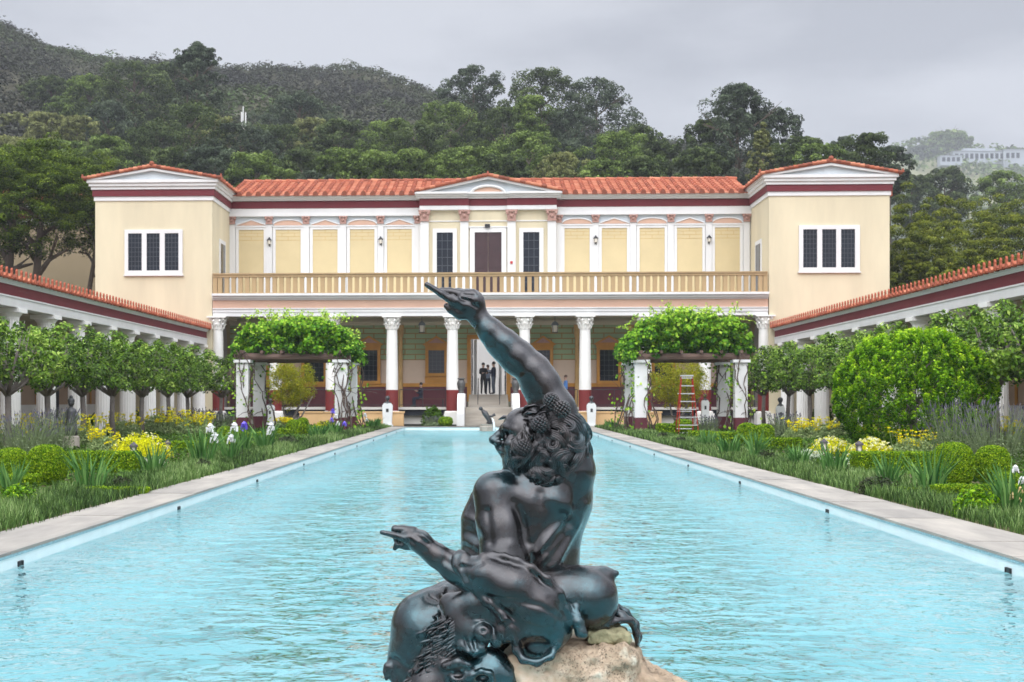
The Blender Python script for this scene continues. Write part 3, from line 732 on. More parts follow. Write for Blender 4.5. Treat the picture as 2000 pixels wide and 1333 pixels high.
# doorway
b = MB(); b.box(dx0-.219, dx0, YW-.14, YW+.42, zfl+.3, dzt+.239); b.box(dx1, dx1+.219, YW-.14, YW+.42, zfl+.3, dzt+.239); b.box(dx0, dx1, YW-.14, YW+.42, dzt, dzt+.239)
VB(b, 'doorway', M['ochre'])
zdoor = zb(771)
for q0, s_ in ((dx0+.02, 1), (dx1-.02, -1)):
    b = MB(); b.box(q0, q0+s_*.05, YW+.1, YW+1.1, zdoor, dzt-.02)
    for q in range(3): b.box(q0+s_*.05, q0+s_*.07, YW+.2, YW+1.0, zdoor+.2+q*1.0, zdoor+1.05+q*1.0)
    VB(b, 'open_door', M['iron'])
b = MB(); b.box(PX(925, YW)-.0, PX(931, YW), YW+.8, YW+1.1, zdoor, dzt); b.box(PX(974.5, YW), PX(980, YW), YW+.8, YW+1.1, zdoor, dzt); VB(b, 'door_jamb', M['white'])
b = MB(); b.box(dx0-6, dx1+6, YW+.42, 97, zdoor-.3, zdoor); VB(b, 'atrium_floor', M['travertine'])
b = MB(); b.box(dx0-6, dx1+6, 96, 96.3, zdoor, 6)
VB(b, 'atrium_wall', M['white'])
# portico end walls with arches
for side, xx in ((0, XL), (1, XR)):
    s = 1 if side == 0 else -1
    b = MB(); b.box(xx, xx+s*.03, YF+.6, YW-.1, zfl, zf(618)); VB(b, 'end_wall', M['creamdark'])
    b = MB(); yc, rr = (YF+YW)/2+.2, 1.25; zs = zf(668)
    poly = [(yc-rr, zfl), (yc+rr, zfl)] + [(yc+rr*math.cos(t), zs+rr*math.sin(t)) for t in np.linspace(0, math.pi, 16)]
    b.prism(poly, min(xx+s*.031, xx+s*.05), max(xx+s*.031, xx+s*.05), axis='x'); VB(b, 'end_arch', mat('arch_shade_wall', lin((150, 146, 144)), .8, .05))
# ---- stairs
xs0, xs1 = PX(909, 72), PX(999, 72)
b = MB(); n = 6; zA = zfl
for i in range(n):
    za_ = zA*(i)/n; y0_ = 69.6+i*.36
    b.box(xs0, xs1, y0_, YF+1.4, za_+.001 if i else 0, zA*(i+1)/n)
n2 = 5
for i in range(n2):
    b.box(xs0+.1, xs1-.1, YF+1.0+i*.8, YW+.41, zA+(zdoor-zA)*i/n2+.001, zA+(zdoor-zA)*(i+1)/n2)
VB(b, 'staircase', M['travertine'])
b = MB()
for q in (-1, 1):
    xx = xs0-.02 if q < 0 else xs1+.02
    pts_ = [(69.3, 0), (YF+1.2, 0), (YF+1.2, PZ(769, 900, 71)), (70.7, PZ(769, 900, 71)), (70.0, PZ(776, 900, 71)), (69.45, PZ(795, 900, 71))]
    b.prism(pts_, min(xx, xx+q*.34), max(xx, xx+q*.34), axis='x')
    b.box(min(xx-q*.02, xx+q*.36), max(xx-q*.02, xx+q*.36), 69.2, 69.298, 0, .6)
VB(b, 'stair_wall', M['white'])
for q, xx in ((-1, xs0-.19), (1, xs1+.19)):
    vz = PZ(769, 900, 71)
    o = empty('bronze_vase', (xx, 70.9, vz), label='dark bronze vessel on the %s stair wall' % ('left' if q < 0 else 'right'), cat='vase', group='vessels on the stair walls')
    b = MB(); b.lathe([(.14, 0), (.16, .03), (.1, .08), (.18, .28), (.21, .5), (.16, .64), (.13, .68)], n=14); b.build('body', mat('weathered_bronze', (.10, .095, .09), .5, .3, 8, metal=.5), o, True)
    b = MB(); b.lathe([(.13, .68), (.19, .72), (.17, .76), (.1, .77)], n=14); b.build('rim', mat('weathered_bronze', (.10, .095, .09), .5, .3, 8, metal=.5), o, True)
# stair handrails
for q, u in ((0, 934), (1, 975)):
    x = PX(u, YW-1); o = empty('handrail', (x, 0, 0), label='thin black handrail on the %s side of the upper steps' % ('left' if q == 0 else 'right'), cat='handrail', group='stair handrails')
    b = MB(); b.tube([(0, YF+1.2, zfl), (0, YF+1.2, zfl+.9), (0, YW-.4, zdoor+.9), (0, YW-.4, zdoor-.1)], .022, 6); b.build('rail', M['iron'], o)
    b = MB(); b.tube([(0, YF+3, zfl+.3), (0, YF+3, zfl+1.1)], .02, 6); b.build('post', M['iron'], o)
# hanging lanterns in the portico
hl = None
for u, v, w_ in ((824, 640, 'left'), (1084, 640, 'right')):
    x, z = P(u, v, YF+2.2)
    if hl is None:
        hl = empty('hanging_lantern'); b = MB(); b.tube([(0, 0, .28), (0, 0, 1.2)], .015, 5); b.lathe([(.03, .34), (.14, .26), (.2, .14), (.2, .11)], n=8); b.build('lamp_cap', mat('lamp_grey', (.16, .19, .22), .5, .2), hl)
        b = MB(); b.lathe([(.14, -.25), (.17, .1)], n=8); b.build('lamp_glass', M['lamp'], hl)
        b = MB()
        for k in range(4): a = math.pi/4+k*math.pi/2; b.tube([(.15*math.cos(a), .15*math.sin(a), -.27), (.19*math.cos(a), .19*math.sin(a), .12)], .014, 4)
        b.lathe([(.16, -.28), (.16, -.25)], n=8); b.build('lamp_cage', M['iron'], hl); c = hl
    else: c = copy_tree(hl)
    c.location = (x, YF+2.2, z); tag(c, 'glass lantern hanging in the portico, %s of the statue arm' % w_, 'lantern', 'portico lanterns')
# iron rails between the portico columns
ir = None
for i in range(len(cols)-1):
    if i == 4: continue
    xa, xb = PX(cols[i], YF)+.36, PX(cols[i+1], YF)-.36
    o = empty('iron_railing', ((xa+xb)/2, YF+.95, zfl), label='thin black rail between portico columns, %s opening from the left' % ['first', 'second', 'third', 'fourth', '', 'sixth', 'seventh', 'eighth', 'ninth'][i], cat='railing', group='rails between the portico columns')
    h_ = (xb-xa)/2; b = MB(); b.tube([(-h_, 0, .92), (h_, 0, .92)], .02, 5); b.tube([(-h_, 0, .12), (h_, 0, .12)], .014, 5); b.build('rail', M['iron'], o)
    for xx in (-h_, 0, h_): b = MB(); b.tube([(xx, 0, 0), (xx, 0, .92)], .02, 5); b.build('post', M['iron'], o)
# ---- rear wing behind the left pine
wy = 91.5
wing = empty('rear_wing', (-30, wy, 0), label='tan side wing with tiled roof behind the left pine', cat='building')
wz = PZ(440, 100, wy)
def WB(b, n_, m_): 
    o = b.build(n_, m_); o.parent = wing; o.matrix_parent_inverse = Matrix.Translation((30, -wy, 0)); return o
b = MB(); b.box(-52, TL-.2, wy, wy+8, 0, wz); WB(b, 'wall', M['creamdark'])
b = MB(); b.box(-52, TL-.2, wy-.12, wy+8, wz, wz+.4); b.box(-52, TL-.2, wy-.5, wy+8, wz+.95, wz+1.35); WB(b, 'cornice', M['whitedull'])
b = MB(); b.box(-52, TL-.2, wy-.2, wy+8, wz+.401, wz+.949); WB(b, 'frieze', M['maroon'])
b = MB(); tiled(b, -52, TL-.1, wy-.7, wz+1.36, wy+4, wz+2.9, .6, 8); WB(b, 'roof', M['tile'])
# ---------------------------------------------------------------- side colonnades
def colonnade(side):
    s = -1 if side == 0 else 1
    XF = PX(404, YF) if side == 0 else PX(1513, YF)           # frieze face
    XF = s*abs(XF); xe = s*(abs(XF)-.17)
    col0, pitch = (43.95+.35, 3.66) if side == 0 else (42.9, 3.70)
    ys0 = col0 - 4*pitch
    nm = 'left' if side == 0 else 'right'
    A = empty('colonnade', (XF, YF, 0), label='white fluted colonnade with red tiled eave along the %s side of the garden' % nm, cat='colonnade', group='garden colonnades')
    T = Matrix.Translation((-XF, -YF, 0))
    def B(b, n, m_, smooth=False, angle=None):
        o = b.build(n, m_, None, smooth, angle); o.parent = A; o.matrix_parent_inverse = T; return o
    Y0, Y1 = 22.0, YF-.03
    zA, zM0, zM1, zC = 4.12, 4.45, 4.785, 4.93            # architrave bottom, frieze, cornice, eave
    def slab(d0, d1, z0, z1, n, m_, y1=Y1):
        b = MB(); b.box(XF+s*d0, XF+s*d1, Y0, y1, z0, z1); return B(b, n, m_)
    slab(-.02, .5, zA, zM0-.05, 'architrave', M['white']); slab(-.05, .5, zM0-.049, zM0, 'taenia', M['white'])
    slab(0, .5, zM0+.001, zM1, 'frieze', M['maroon'])
    b = MB()
    for i, (d, a, c) in enumerate(((-.03, zM1+.001, zM1+.045), (-.07, zM1+.046, zM1+.095), (-.12, zM1+.096, zC))): b.box(XF+s*d, XF+s*.5, Y0, Y1, a, c)
    B(b, 'cornice', mat('cool_white_plaster', (.74, .76, .75), .75, .05, 1.2))
    # roof: shallow tiled slope
    b = MB(); W_ = 5.6; rz_ = zC+.03; n = int((Y1-Y0)/.45)
    x0, x1 = XF-s*.2, XF+s*W_
    b.add([(x0, Y0, rz_), (x0, Y1, rz_), (x1, Y1, rz_+1.0), (x1, Y0, rz_+1.0), (x0, Y0, rz_-.03), (x0, Y1, rz_-.03)], [(0, 1, 2, 3), (4, 5, 1, 0)], 0, .4)
    for i in range(n+1):
        y = Y1-.1-i*.45
        k = 5
        for j in range(k):
            t0, t1 = j/k, (j+1.05)/k
            b.tube([(x0-s*.02+(x1-x0)*t0, y, rz_+.02+1.0*t0), (x0+(x1-x0)*min(1, t1), y, rz_+.0+1.0*min(1, t1))], [.1, .085], 6, t=rnd.random())
    B(b, 'roof', M['tile'])
    a0 = None; ny = int((Y1-31)/.45)
    for i in range(min(ny, 98)):
        y = Y1-.1-i*.45-.0
        if a0 is None:
            b = MB()                                   # palmette antefix standing on the eave
            prof = [(-.06, -.05), (.06, -.05), (.055, .06), (.035, .12), (.042, .2), (.0, .27), (-.042, .2), (-.035, .12), (-.055, .06)]
            b.prism(prof, -.03, .03, axis='x'); b.tube([(0, 0, .02), (s*.25, 0, .06)], [.07, .05], 6)
            o = B(b, 'antefix', M['antefix']); a0 = o
        else:
            o = a0.copy(); C.objects.link(o)
        o.location = (x0-s*.03, y, rz_+.02)
    # columns
    cp = None; k = 0; y = col0
    while y - pitch > Y0+1: y -= pitch
    while y < Y1-.2:
        if cp is None:
            b = MB(); r = .33; zt = zA-.33
            b.lathe([(r+.02, 0), (r, .15), (r*.995, 1.2), (r*.93, 2.6), (r*.84, zt-.02)], n=40, flute=.05)
            o = B(b, 'column', mat('colonnade_marble', (.90, .88, .84), .6, .04, 2, .08, 50), False)
            q = MB(); q.lathe([(r*.86, zt-.019), (r*.88, zt+.02), (r*.9, zt+.06), (r*1.2, zt+.19)], n=24); q.box(-.42, .42, -.42, .42, zt+.191, zA-.002)
            qq = q.build('capital', mat('colonnade_marble', (.90, .88, .84), .6, .04, 2)); qq.parent = o; cp = o
        else:
            o = cp.copy(); C.objects.link(o); q = cp.children[0].copy(); C.objects.link(q); q.parent = o
        o.location = (XF+s*.36, y, 0); y += pitch
    # walkway: back wall, ceiling beams, floor, doors
    xw = XF+s*5.2
    b = MB(); b.box(xw, xw+s*.3, Y0, Y1, 1.05, 5.2, 0); b.box(xw-s*.02, xw, Y0, Y1, 0, 1.05, 1); B(b, 'back_wall', [mat('walk_wall', lin((176, 152, 132)), .85, .06, 1), M['white']])
    b = MB(); b.box(XF+s*.5, xw, Y0, Y1, zA+.2, zA+.28); 
    yy = col0
    while yy > Y0: yy -= pitch
    while yy < Y1:
        if yy > Y0: b.box(XF+s*.5, xw, yy-.13, yy+.13, zA+.02, zA+.199)
        yy += pitch
    B(b, 'ceiling', M['ceiling'])
    b = MB(); b.box(XF-s*.5, xw, Y0, Y1, .0, .06); B(b, 'walk_floor', M['travertine'])
    yy = col0-pitch*4.5; i = 0
    while yy < Y1-2:
        if yy > Y0+1:
            b = MB()
            if i % 3 == 1: b.box(xw-s*.06, xw-s*.021, yy-.8, yy+.8, .06, 3.2, 0); B(b, 'wall_door', M['void'])
            else:
                for q in (-1.2, 1.2): b.box(xw-s*.05, xw-s*.021, yy+q-.12, yy+q+.12, 1.06, 3.9, 0)
                b.box(xw-s*.045, xw-s*.021, yy-1.7, yy+1.7, 3.3, 3.42, 0); B(b, 'painted_pilaster', M['ochre'])
        yy += pitch; i += 1
    # bench wall (low white parapet seen between columns)
    return A, XF, s
colL = colonnade(0); colR = colonnade(1)
# pendant lanterns in the walks
pl = None
for side, u, v, yy in ((0, 58, 615, 46), (0, 125, 628, 50.5), (0, 236, 660, 57), (1, 1893, 605, 44), (1, 1692, 650, 56), (1, 1928, 620, 42.5)):
    x, z = P(u, v, yy); s = -1 if side == 0 else 1
    if pl is None:
        pl = empty('pendant_lamp'); b = MB(); b.tube([(0, 0, .1), (0, 0, .9)], .012, 5); b.lathe([(.02, .16), (.08, .12), (.1, .06)], n=8); b.build('lamp_cap', M['iron'], pl)
        b = MB(); b.lathe([(.05, -.16), (.09, .06)], n=8); b.build('lamp_glass', M['lamp'], pl); c = pl
    else: c = copy_tree(pl)
    c.location = (s*15.9, yy, 3.55)
    wh = {58: 'left walk, nearest the left edge', 125: 'left walk, second from the left edge', 236: 'left walk, third from the left edge', 1893: 'right walk, second from the right edge', 1692: 'right walk, farthest along it', 1928: 'right walk, nearest the right edge'}[u]
    tag(c, 'small black pendant lamp hanging in the ' + wh, 'lamp', 'pendant lamps in the colonnades')
# ---------------------------------------------------------------- foliage colours
G_ = lambda *c: [lin(x) for x in c]
M['box'] = leafmat('boxwood_leaf', G_((34, 64, 10), (74, 112, 12), (120, 150, 20), (158, 178, 38)), .5, .3)
M['boxdark'] = leafmat('boxwood_leaf_deep', G_((34, 58, 14), (62, 92, 18), (92, 122, 28)), .5, .3)
M['rosemary'] = leafmat('rosemary_leaf', G_((36, 54, 24), (62, 88, 40), (94, 120, 62), (128, 146, 94)), .6, .2)
M['iris'] = leafmat('iris_blade', G_((34, 68, 30), (66, 106, 50), (112, 146, 80)), .4, .2)
M['sage'] = leafmat('sage_leaf', G_((86, 108, 62), (128, 146, 94), (166, 178, 126)), .7, .25)
M['yellow'] = leafmat('yellow_flower', G_((196, 170, 4), (222, 200, 10), (234, 216, 36)), .6, .3, .05)
M['cream_fl'] = leafmat('cream_flower', G_((226, 206, 120), (240, 230, 170), (246, 240, 200)), .6, .3, .05)
M['limeyel'] = leafmat('lime_foliage', G_((156, 158, 6), (200, 198, 14), (222, 214, 40)), .6, .35, .05)
M['lav'] = leafmat('lavender_spike', G_((62, 60, 70), (84, 82, 92), (106, 104, 112)), .7, .2)
M['lavleaf'] = leafmat('lavender_leaf', G_((74, 88, 62), (104, 118, 84), (132, 144, 104)), .7, .2)
M['purple'] = leafmat('purple_petal', G_((84, 70, 170), (116, 100, 204), (150, 136, 224)), .5, .3, .05)
M['whitepet'] = leafmat('white_petal', G_((220, 222, 214), (240, 240, 232), (250, 250, 244)), .5, .35, .03)
M['peachpet'] = leafmat('peach_petal', G_((214, 176, 126), (230, 200, 156)), .5, .3, .03)
M['orchard'] = leafmat('orchard_leaf', G_((34, 54, 16), (72, 104, 28), (112, 144, 46), (160, 180, 88)), .38, .25)
M['bush'] = leafmat('glossy_bush_leaf', G_((26, 56, 6), (60, 104, 10), (112, 156, 20), (172, 200, 44)), .38, .35)
M['vineleaf'] = leafmat('vine_leaf', G_((34, 70, 12), (74, 122, 18), (124, 164, 36), (172, 196, 74)), .5, .25)
M['ivy'] = leafmat('dark_ground_ivy', G_((26, 34, 20), (48, 56, 34), (72, 78, 50)), .4, .15)
M['acacia'] = leafmat('feathery_shrub_leaf', G_((84, 92, 14), (128, 132, 22), (158, 156, 34), (150, 112, 30)), .6, .35)
M['silver'] = leafmat('silver_foliage', G_((130, 142, 118), (164, 174, 150), (190, 196, 176)), .7, .2)
M['lawn'] = leafmat('lawn_grass', G_((36, 58, 18), (62, 92, 28), (92, 124, 42)), .6, .3)
soil_o = MB(); 
for xa, xb in ((-13.6, CXL-.003), (CXR+.003, 13.6)): soil_o.add([(xa, 4, .004), (xb, 4, .004), (xb, 69.2, .004), (xa, 69.2, .004)], [(0, 1, 2, 3)])
soil_o.build('garden_bed', M['soil'])['kind'] = 'structure'
g = np.random.default_rng(11)
def blades(g, base, n, h, wd, lean, cen=None, spread=.15, curve=.5, hv=.3):
    """tapered blades: base (N,3) roots; returns verts/faces (2 quads each)"""
    N_ = len(base); ang = g.uniform(0, 2*np.pi, N_); d = np.stack([np.cos(ang), np.sin(ang), np.zeros(N_)], 1)
    sd = np.stack([-np.sin(ang), np.cos(ang), np.zeros(N_)], 1)
    if cen is not None:
        o = base-cen; o[:, 2] = 0; d = unit(o+g.normal(0, .04, o.shape)*[1, 1, 0]); 
        a2 = g.uniform(0, np.pi, N_); sd = np.stack([np.cos(a2), np.sin(a2)*.6, np.zeros(N_)], 1)
    hh = h*(1+g.uniform(-hv, hv, N_))[:, None]; ln = lean*(g.uniform(.2, 1.0, N_))[:, None]
    up = np.array([0, 0, 1.0])
    p1 = base+up*hh*.5+d*hh*ln*.3; p2 = base+up*hh*(1-.25*ln)+d*hh*ln
    w_ = wd/2
    v = np.stack([base-sd*w_*.7, base+sd*w_*.7, p1+sd*w_, p1-sd*w_, p2+sd*w_*.12, p2-sd*w_*.12], 1).reshape(-1, 3)
    i = np.arange(N_)[:, None]*6
    f = np.concatenate([i+np.array([[0, 1, 2, 3]]), i+np.array([[3, 2, 4, 5]])], 0)
    return v, f
def jn(*parts):
    vs, fs, ts, ms = [], [], [], []; n = 0
    for p in parts:
        v, f = p[0], p[1]; t = p[2] if len(p) > 2 else np.full(len(f), .5); m_ = p[3] if len(p) > 3 else 0
        vs.append(v); fs.append(f+n); ts.append(np.broadcast_to(t, (len(f),))); ms.append(np.full(len(f), m_)); n += len(v)
    return np.concatenate(vs), np.concatenate(fs), np.concatenate(ts), np.concatenate(ms)
# rosemary border along the coping
def border(side):
    xa, xb = (-5.75, CXL-.03) if side == 0 else (CXR+.03, 6.15)
    N_ = 34000; y = 9.0*np.exp(g.random(N_)*math.log(66.5/9.0)); x = xa+(xb-xa)*g.random(N_)
    if side == 0: x = np.where(g.random(N_) < .25, x+.1, x)
    base = np.stack([x, y, np.zeros(N_)], 1)
    hum = .5+.5*np.sin(x*5.1+y*2.3)*np.sin(y*1.7+x)
    far = np.clip((y-9)/40, 0, 1)
    h = .10+.09*hum
    v, f = blades(g, base, 1, 1.0, 1.0, .55)
    # rescale each blade about its root
    vv = v.reshape(-1, 6, 3); b0 = base[:, None, :]
    dlt = vv-b0; wsc = (.007+.020*far)[:, None]
    hor = dlt.copy(); 
    # horizontal part = side vector (scaled by width) + lean (scaled by h)
    mid = dlt.copy(); mid[:, 0:2] = dlt[:, 0:2].mean(1, keepdims=True); mid[:, 2:4] = dlt[:, 2:4].mean(1, keepdims=True); mid[:, 4:6] = dlt[:, 4:6].mean(1, keepdims=True)
    sidev = dlt-mid
    vv2 = b0+mid*h[:, None, None]+sidev*wsc[:, :, None]
    tint = np.clip(g.normal(.38, .28, N_)+.5*(hum-.5)+.15*np.sin(x*1.3+y*.6), 0, 1); tt = np.concatenate([tint*.8, tint])
    o = npmesh('rosemary_border', vv2.reshape(-1, 3), f, M['rosemary'], tint=tt)
    tag(o, 'low grey green rosemary strip edging the %s side of the pool' % ('left' if side == 0 else 'right'), 'ground cover', kind='stuff')
border(0); border(1)
# general low green under-planting further out
def under(side):
    N_ = 26000; y = 11*np.exp(g.random(N_)*math.log(68.5/11.)); w_ = g.random(N_)
    x = (-5.5-7.8*w_) if side == 0 else (5.9+7.6*w_)
    pts = np.stack([x, y, .02+.09*g.random(N_)*(.5+.5*np.sin(x*2.1)*np.sin(y*.9+1))+.02], 1)
    far = np.clip((y-9)/50, 0, 1)
    v, f = leaf_arrays(g, pts, np.tile([0, 0, 1.], (N_, 1)), .06+.12*far, .5, .7)
    o = npmesh('ground_cover', v, f, M['lawn'], tint=np.clip(g.normal(.4, .3, N_), 0, 1))
    tag(o, 'low mixed green ground cover filling the %s garden beds' % ('left' if side == 0 else 'right'), 'ground cover', kind='stuff')
under(0); under(1)
def hedge_mesh(name, boxes, dens, ls, m_, parent=None, sphere=None):
    pts, nr = [], []
    if sphere is not None:
        r, h = sphere; N_ = int(dens*(2*math.pi*r*h))
        d = unit(g.normal(0, 1, (N_, 3)))
        e = 2.6; q = (np.abs(d[:, 0:1])**2+np.abs(d[:, 1:2])**2)**.5; k = (q**e+np.abs(d[:, 2:3])**e)**(-1/e)
        p = d*k*np.array([r, r, h/2]); p *= (1+g.normal(0, .018, (N_, 1))); p[:, 2] += h/2
        pts.append(p); nr.append(d)
    for (x0, x1, y0, y1, z1) in boxes or []:
        for ax in range(5):
            A = {0: (x1-x0)*(y1-y0), 1: (y1-y0)*z1, 2: (y1-y0)*z1, 3: (x1-x0)*z1, 4: (x1-x0)*z1}[ax]
            k = max(4, int(A*dens)); a, c = g.random(k), g.random(k)
            if ax == 0: p = np.stack([x0+(x1-x0)*a, y0+(y1-y0)*c, np.full(k, z1)], 1); n_ = [0, 0, 1]
            elif ax in (1, 2): p = np.stack([np.full(k, x0 if ax == 1 else x1), y0+(y1-y0)*a, z1*c], 1); n_ = [-1 if ax == 1 else 1, 0, 0]
            else: p = np.stack([x0+(x1-x0)*a, np.full(k, y0 if ax == 3 else y1), z1*c], 1); n_ = [0, -1 if ax == 3 else 1, 0]
            pts.append(p+g.normal(0, .012, (k, 3))); nr.append(np.tile(np.array(n_, float), (k, 1)))
    p = np.concatenate(pts); n_ = np.concatenate(nr)
    v, f = leaf_arrays(g, p, n_, ls, .6, .75)
    b = MB()
    if sphere is not None: b.ball((0, 0, sphere[1]/2), sphere[0]*.93, 20, 12, 0, sz=sphere[1]/2/sphere[0])
    for (x0, x1, y0, y1, z1) in boxes or []: b.box(x0+.015, x1-.015, y0+.015, y1-.015, 0, z1-.015)
    core = np.array(b.v, float); 
    # core as quads (fans degenerate to triangles by repeating a vertex)
    cf = []
    for q in b.f: cf.append(q if len(q) == 4 else (q[0], q[1], q[2], q[2])) 
    V_, F_, T_, _ = jn((core, np.array([c for c in cf if len(set(c)) == 4], int), np.full(sum(len(set(c)) == 4 for c in cf), .15)), (v, f, np.clip(g.normal(.5, .28, len(f)), 0, 1)))
    return npmesh(name, V_, F_, m_, parent=parent, tint=T_)
# clipped box balls: (u, v_bottom, width px, height px, label)
balls = [(80, 950, 79, 80, 'large clipped box ball at the left edge, right one of the front pair'),
 (12, 940, 66, 64, 'large clipped box ball cut by the left edge of the view'),
 (437, 868, 32, 34, 'clipped box ball between the white irises, left of its pair'),
 (467, 874, 22, 40, 'clipped box ball beside the purple iris left of the left pergola'),
 (572, 852, 30, 31, 'small clipped box ball under the left pergola, left of its pair'),
 (590, 851, 24, 34, 'small clipped box ball under the left pergola, right of its pair'),
 (870, 833, 27, 18, 'low clipped box ball at the left foot of the stairs'),
 (876, 826, 20, 18, 'small dark clipped ball behind the one at the left foot of the stairs'),
 (1337, 848, 38, 28, 'clipped box ball behind the red ladder'),
 (1463, 872, 40, 44, 'clipped box ball right of the right pergola, left of its pair'),
 (1496, 866, 38, 36, 'clipped box ball right of the right pergola, right of its pair'),
 (1874, 956, 78, 88, 'large clipped box ball in the right bed, left one of the front pair'),
 (1950, 950, 66, 76, 'large clipped box ball near the right edge, right one of the front pair'),
 (1975, 952, 50, 28, 'low clipped box mound at the right edge in front of the large balls'),
 (575, 845, 10, 10, None)]
for u, vb, wp, hp, lab in balls:
    if not lab: continue
    x, y = G(u, vb); k = y/F; r = wp*k/2; h = hp*k
    o = hedge_mesh('box_ball', None, min(26000, 1.6e6/(y*y)*9)*.6, max(.016, .0012*y), M['box'], sphere=(r, h))
    o.location = (x, y+r, 0); tag(o, lab, 'topiary', 'clipped box balls')
# low box hedges as (u_left, u_right, v_base_near, height_px, depth m, label)
hedges = [(126, 262, 925, 34, .5, 'box hedge in front of the yellow flower mound on the left'),
 (165, 284, 967, 10, .22, 'lowest box edging reaching the coping on the left'),
 (0, 60, 955, 20, .4, 'box hedge below the large balls at the left edge'),
 (330, 395, 886, 18, .5, 'box hedge right of the yellow mound on the left'),
 (400, 470, 874, 14, .5, 'box hedge in front of the clipped balls among the white irises'),
 (484, 532, 862, 13, .6, 'box hedge left of the left pergola foot'),
 (533, 582, 852, 11, .8, 'box hedge below the small pair of balls under the left pergola'),
 (598, 655, 846, 10, .8, 'box hedge under the right half of the left pergola'),
 (1288, 1318, 850, 17, 1.0, 'box hedge left of the red ladder'),
 (1352, 1398, 856, 10, .8, 'box hedge right behind the red ladder'),
 (1398, 1446, 868, 18, .7, 'box hedge at the right foot of the right pergola'),
 (1480, 1566, 881, 19, .6, 'box hedge right of the ball pair in the right bed'),
 (1676, 1835, 922, 30, .5, 'box hedge in front of the cream flower mound on the right'),
 (1700, 1866, 969, 10, .22, 'lowest box edging reaching the coping on the right'),
 (1835, 2010, 978, 22, .3, 'box hedge below the large balls at the right edge')]
for ul, ur, vb, hp, dep, lab in hedges:
    xa, ya = G(ul, vb); xb, yb = G(ur, vb); y = (ya+yb)/2; h = 1.18*hp*y/F
    o = hedge_mesh('box_hedge', [(0, xb-xa, 0, dep, h)], min(16000, 5.0e6/(y*y)), max(.016, .0013*y), M['box'])
    o.location = (xa, y, 0); tag(o, lab, 'hedge', 'low box hedges')
# iris clumps
def iris(u, vb, wp, hp, lab, flowers=()):
    x, y = G(u, vb); k = y/F; h = hp*k; r = wp*k/2
    o = empty('iris_plant', (x, y, 0), label=lab, cat='plant', group='iris clumps')
    n = 58; a = g.uniform(0, 2*np.pi, n); rr = r*.5*np.sqrt(g.random(n)); base = np.stack([rr*np.cos(a), rr*np.sin(a), np.zeros(n)], 1)
    v, f = blades(g, base, 1, h, max(.030, .0015*y), .6, cen=np.zeros(3), hv=.35)
    t = np.clip(g.normal(.5, .25, n), 0, 1)
    npmesh('leaves', v, f, M['iris'], parent=o, tint=np.concatenate([t, t]))
    for fu, fv, fw, m_ in flowers:
        fx, fy = G(fu, vb); fz = H-(fv-V0)/F*y
        st = MB(); st.tube([((fx-x)*.3, 0, 0), ((fx-x)*.8, .02, fz*.6), (fx-x, 0, fz-.02)], [.009, .007, .005], 5, t=.4); q = st.build('stem', M['iris'], o)
        r_ = fw*k/2; b = MB()
        pq = g.normal(0, 1, (26, 3))*np.array([.30, .30, .42])*r_+np.array([fx-x, 0, fz+r_*.15]); vv_, ff_ = leaf_arrays(g, pq, pq-np.array([fx-x, 0, fz]), r_*.85, .8, .5); npmesh('petals', vv_, ff_, m_, parent=q, tint=np.clip(g.normal(.5, .3, 26), 0, 1))
        for j in range(3):                                # three upright standards, three falls
            th = j*2.09+.4; c_, s_ = math.cos(th), math.sin(th)
            b.tube([(fx-x, 0, fz), (fx-x+c_*r_*.5, s_*r_*.5, fz+r_*.7), (fx-x+c_*r_*.15, s_*r_*.15, fz+r_*1.25)], [r_*.12, r_*.5, r_*.12], 7, t=rnd.random(), flat=.45)
            th += 1.05; c_, s_ = math.cos(th), math.sin(th)
            b.tube([(fx-x, 0, fz), (fx-x+c_*r_*.75, s_*r_*.75, fz+r_*.1), (fx-x+c_*r_*.95, s_*r_*.95, fz-r_*.9)], [r_*.15, r_*.5, r_*.25], 7, t=rnd.random(), flat=.4)
        b.build('flower', m_, q)
wp_, pp_, pe_ = M['whitepet'], M['purple'], M['peachpet']
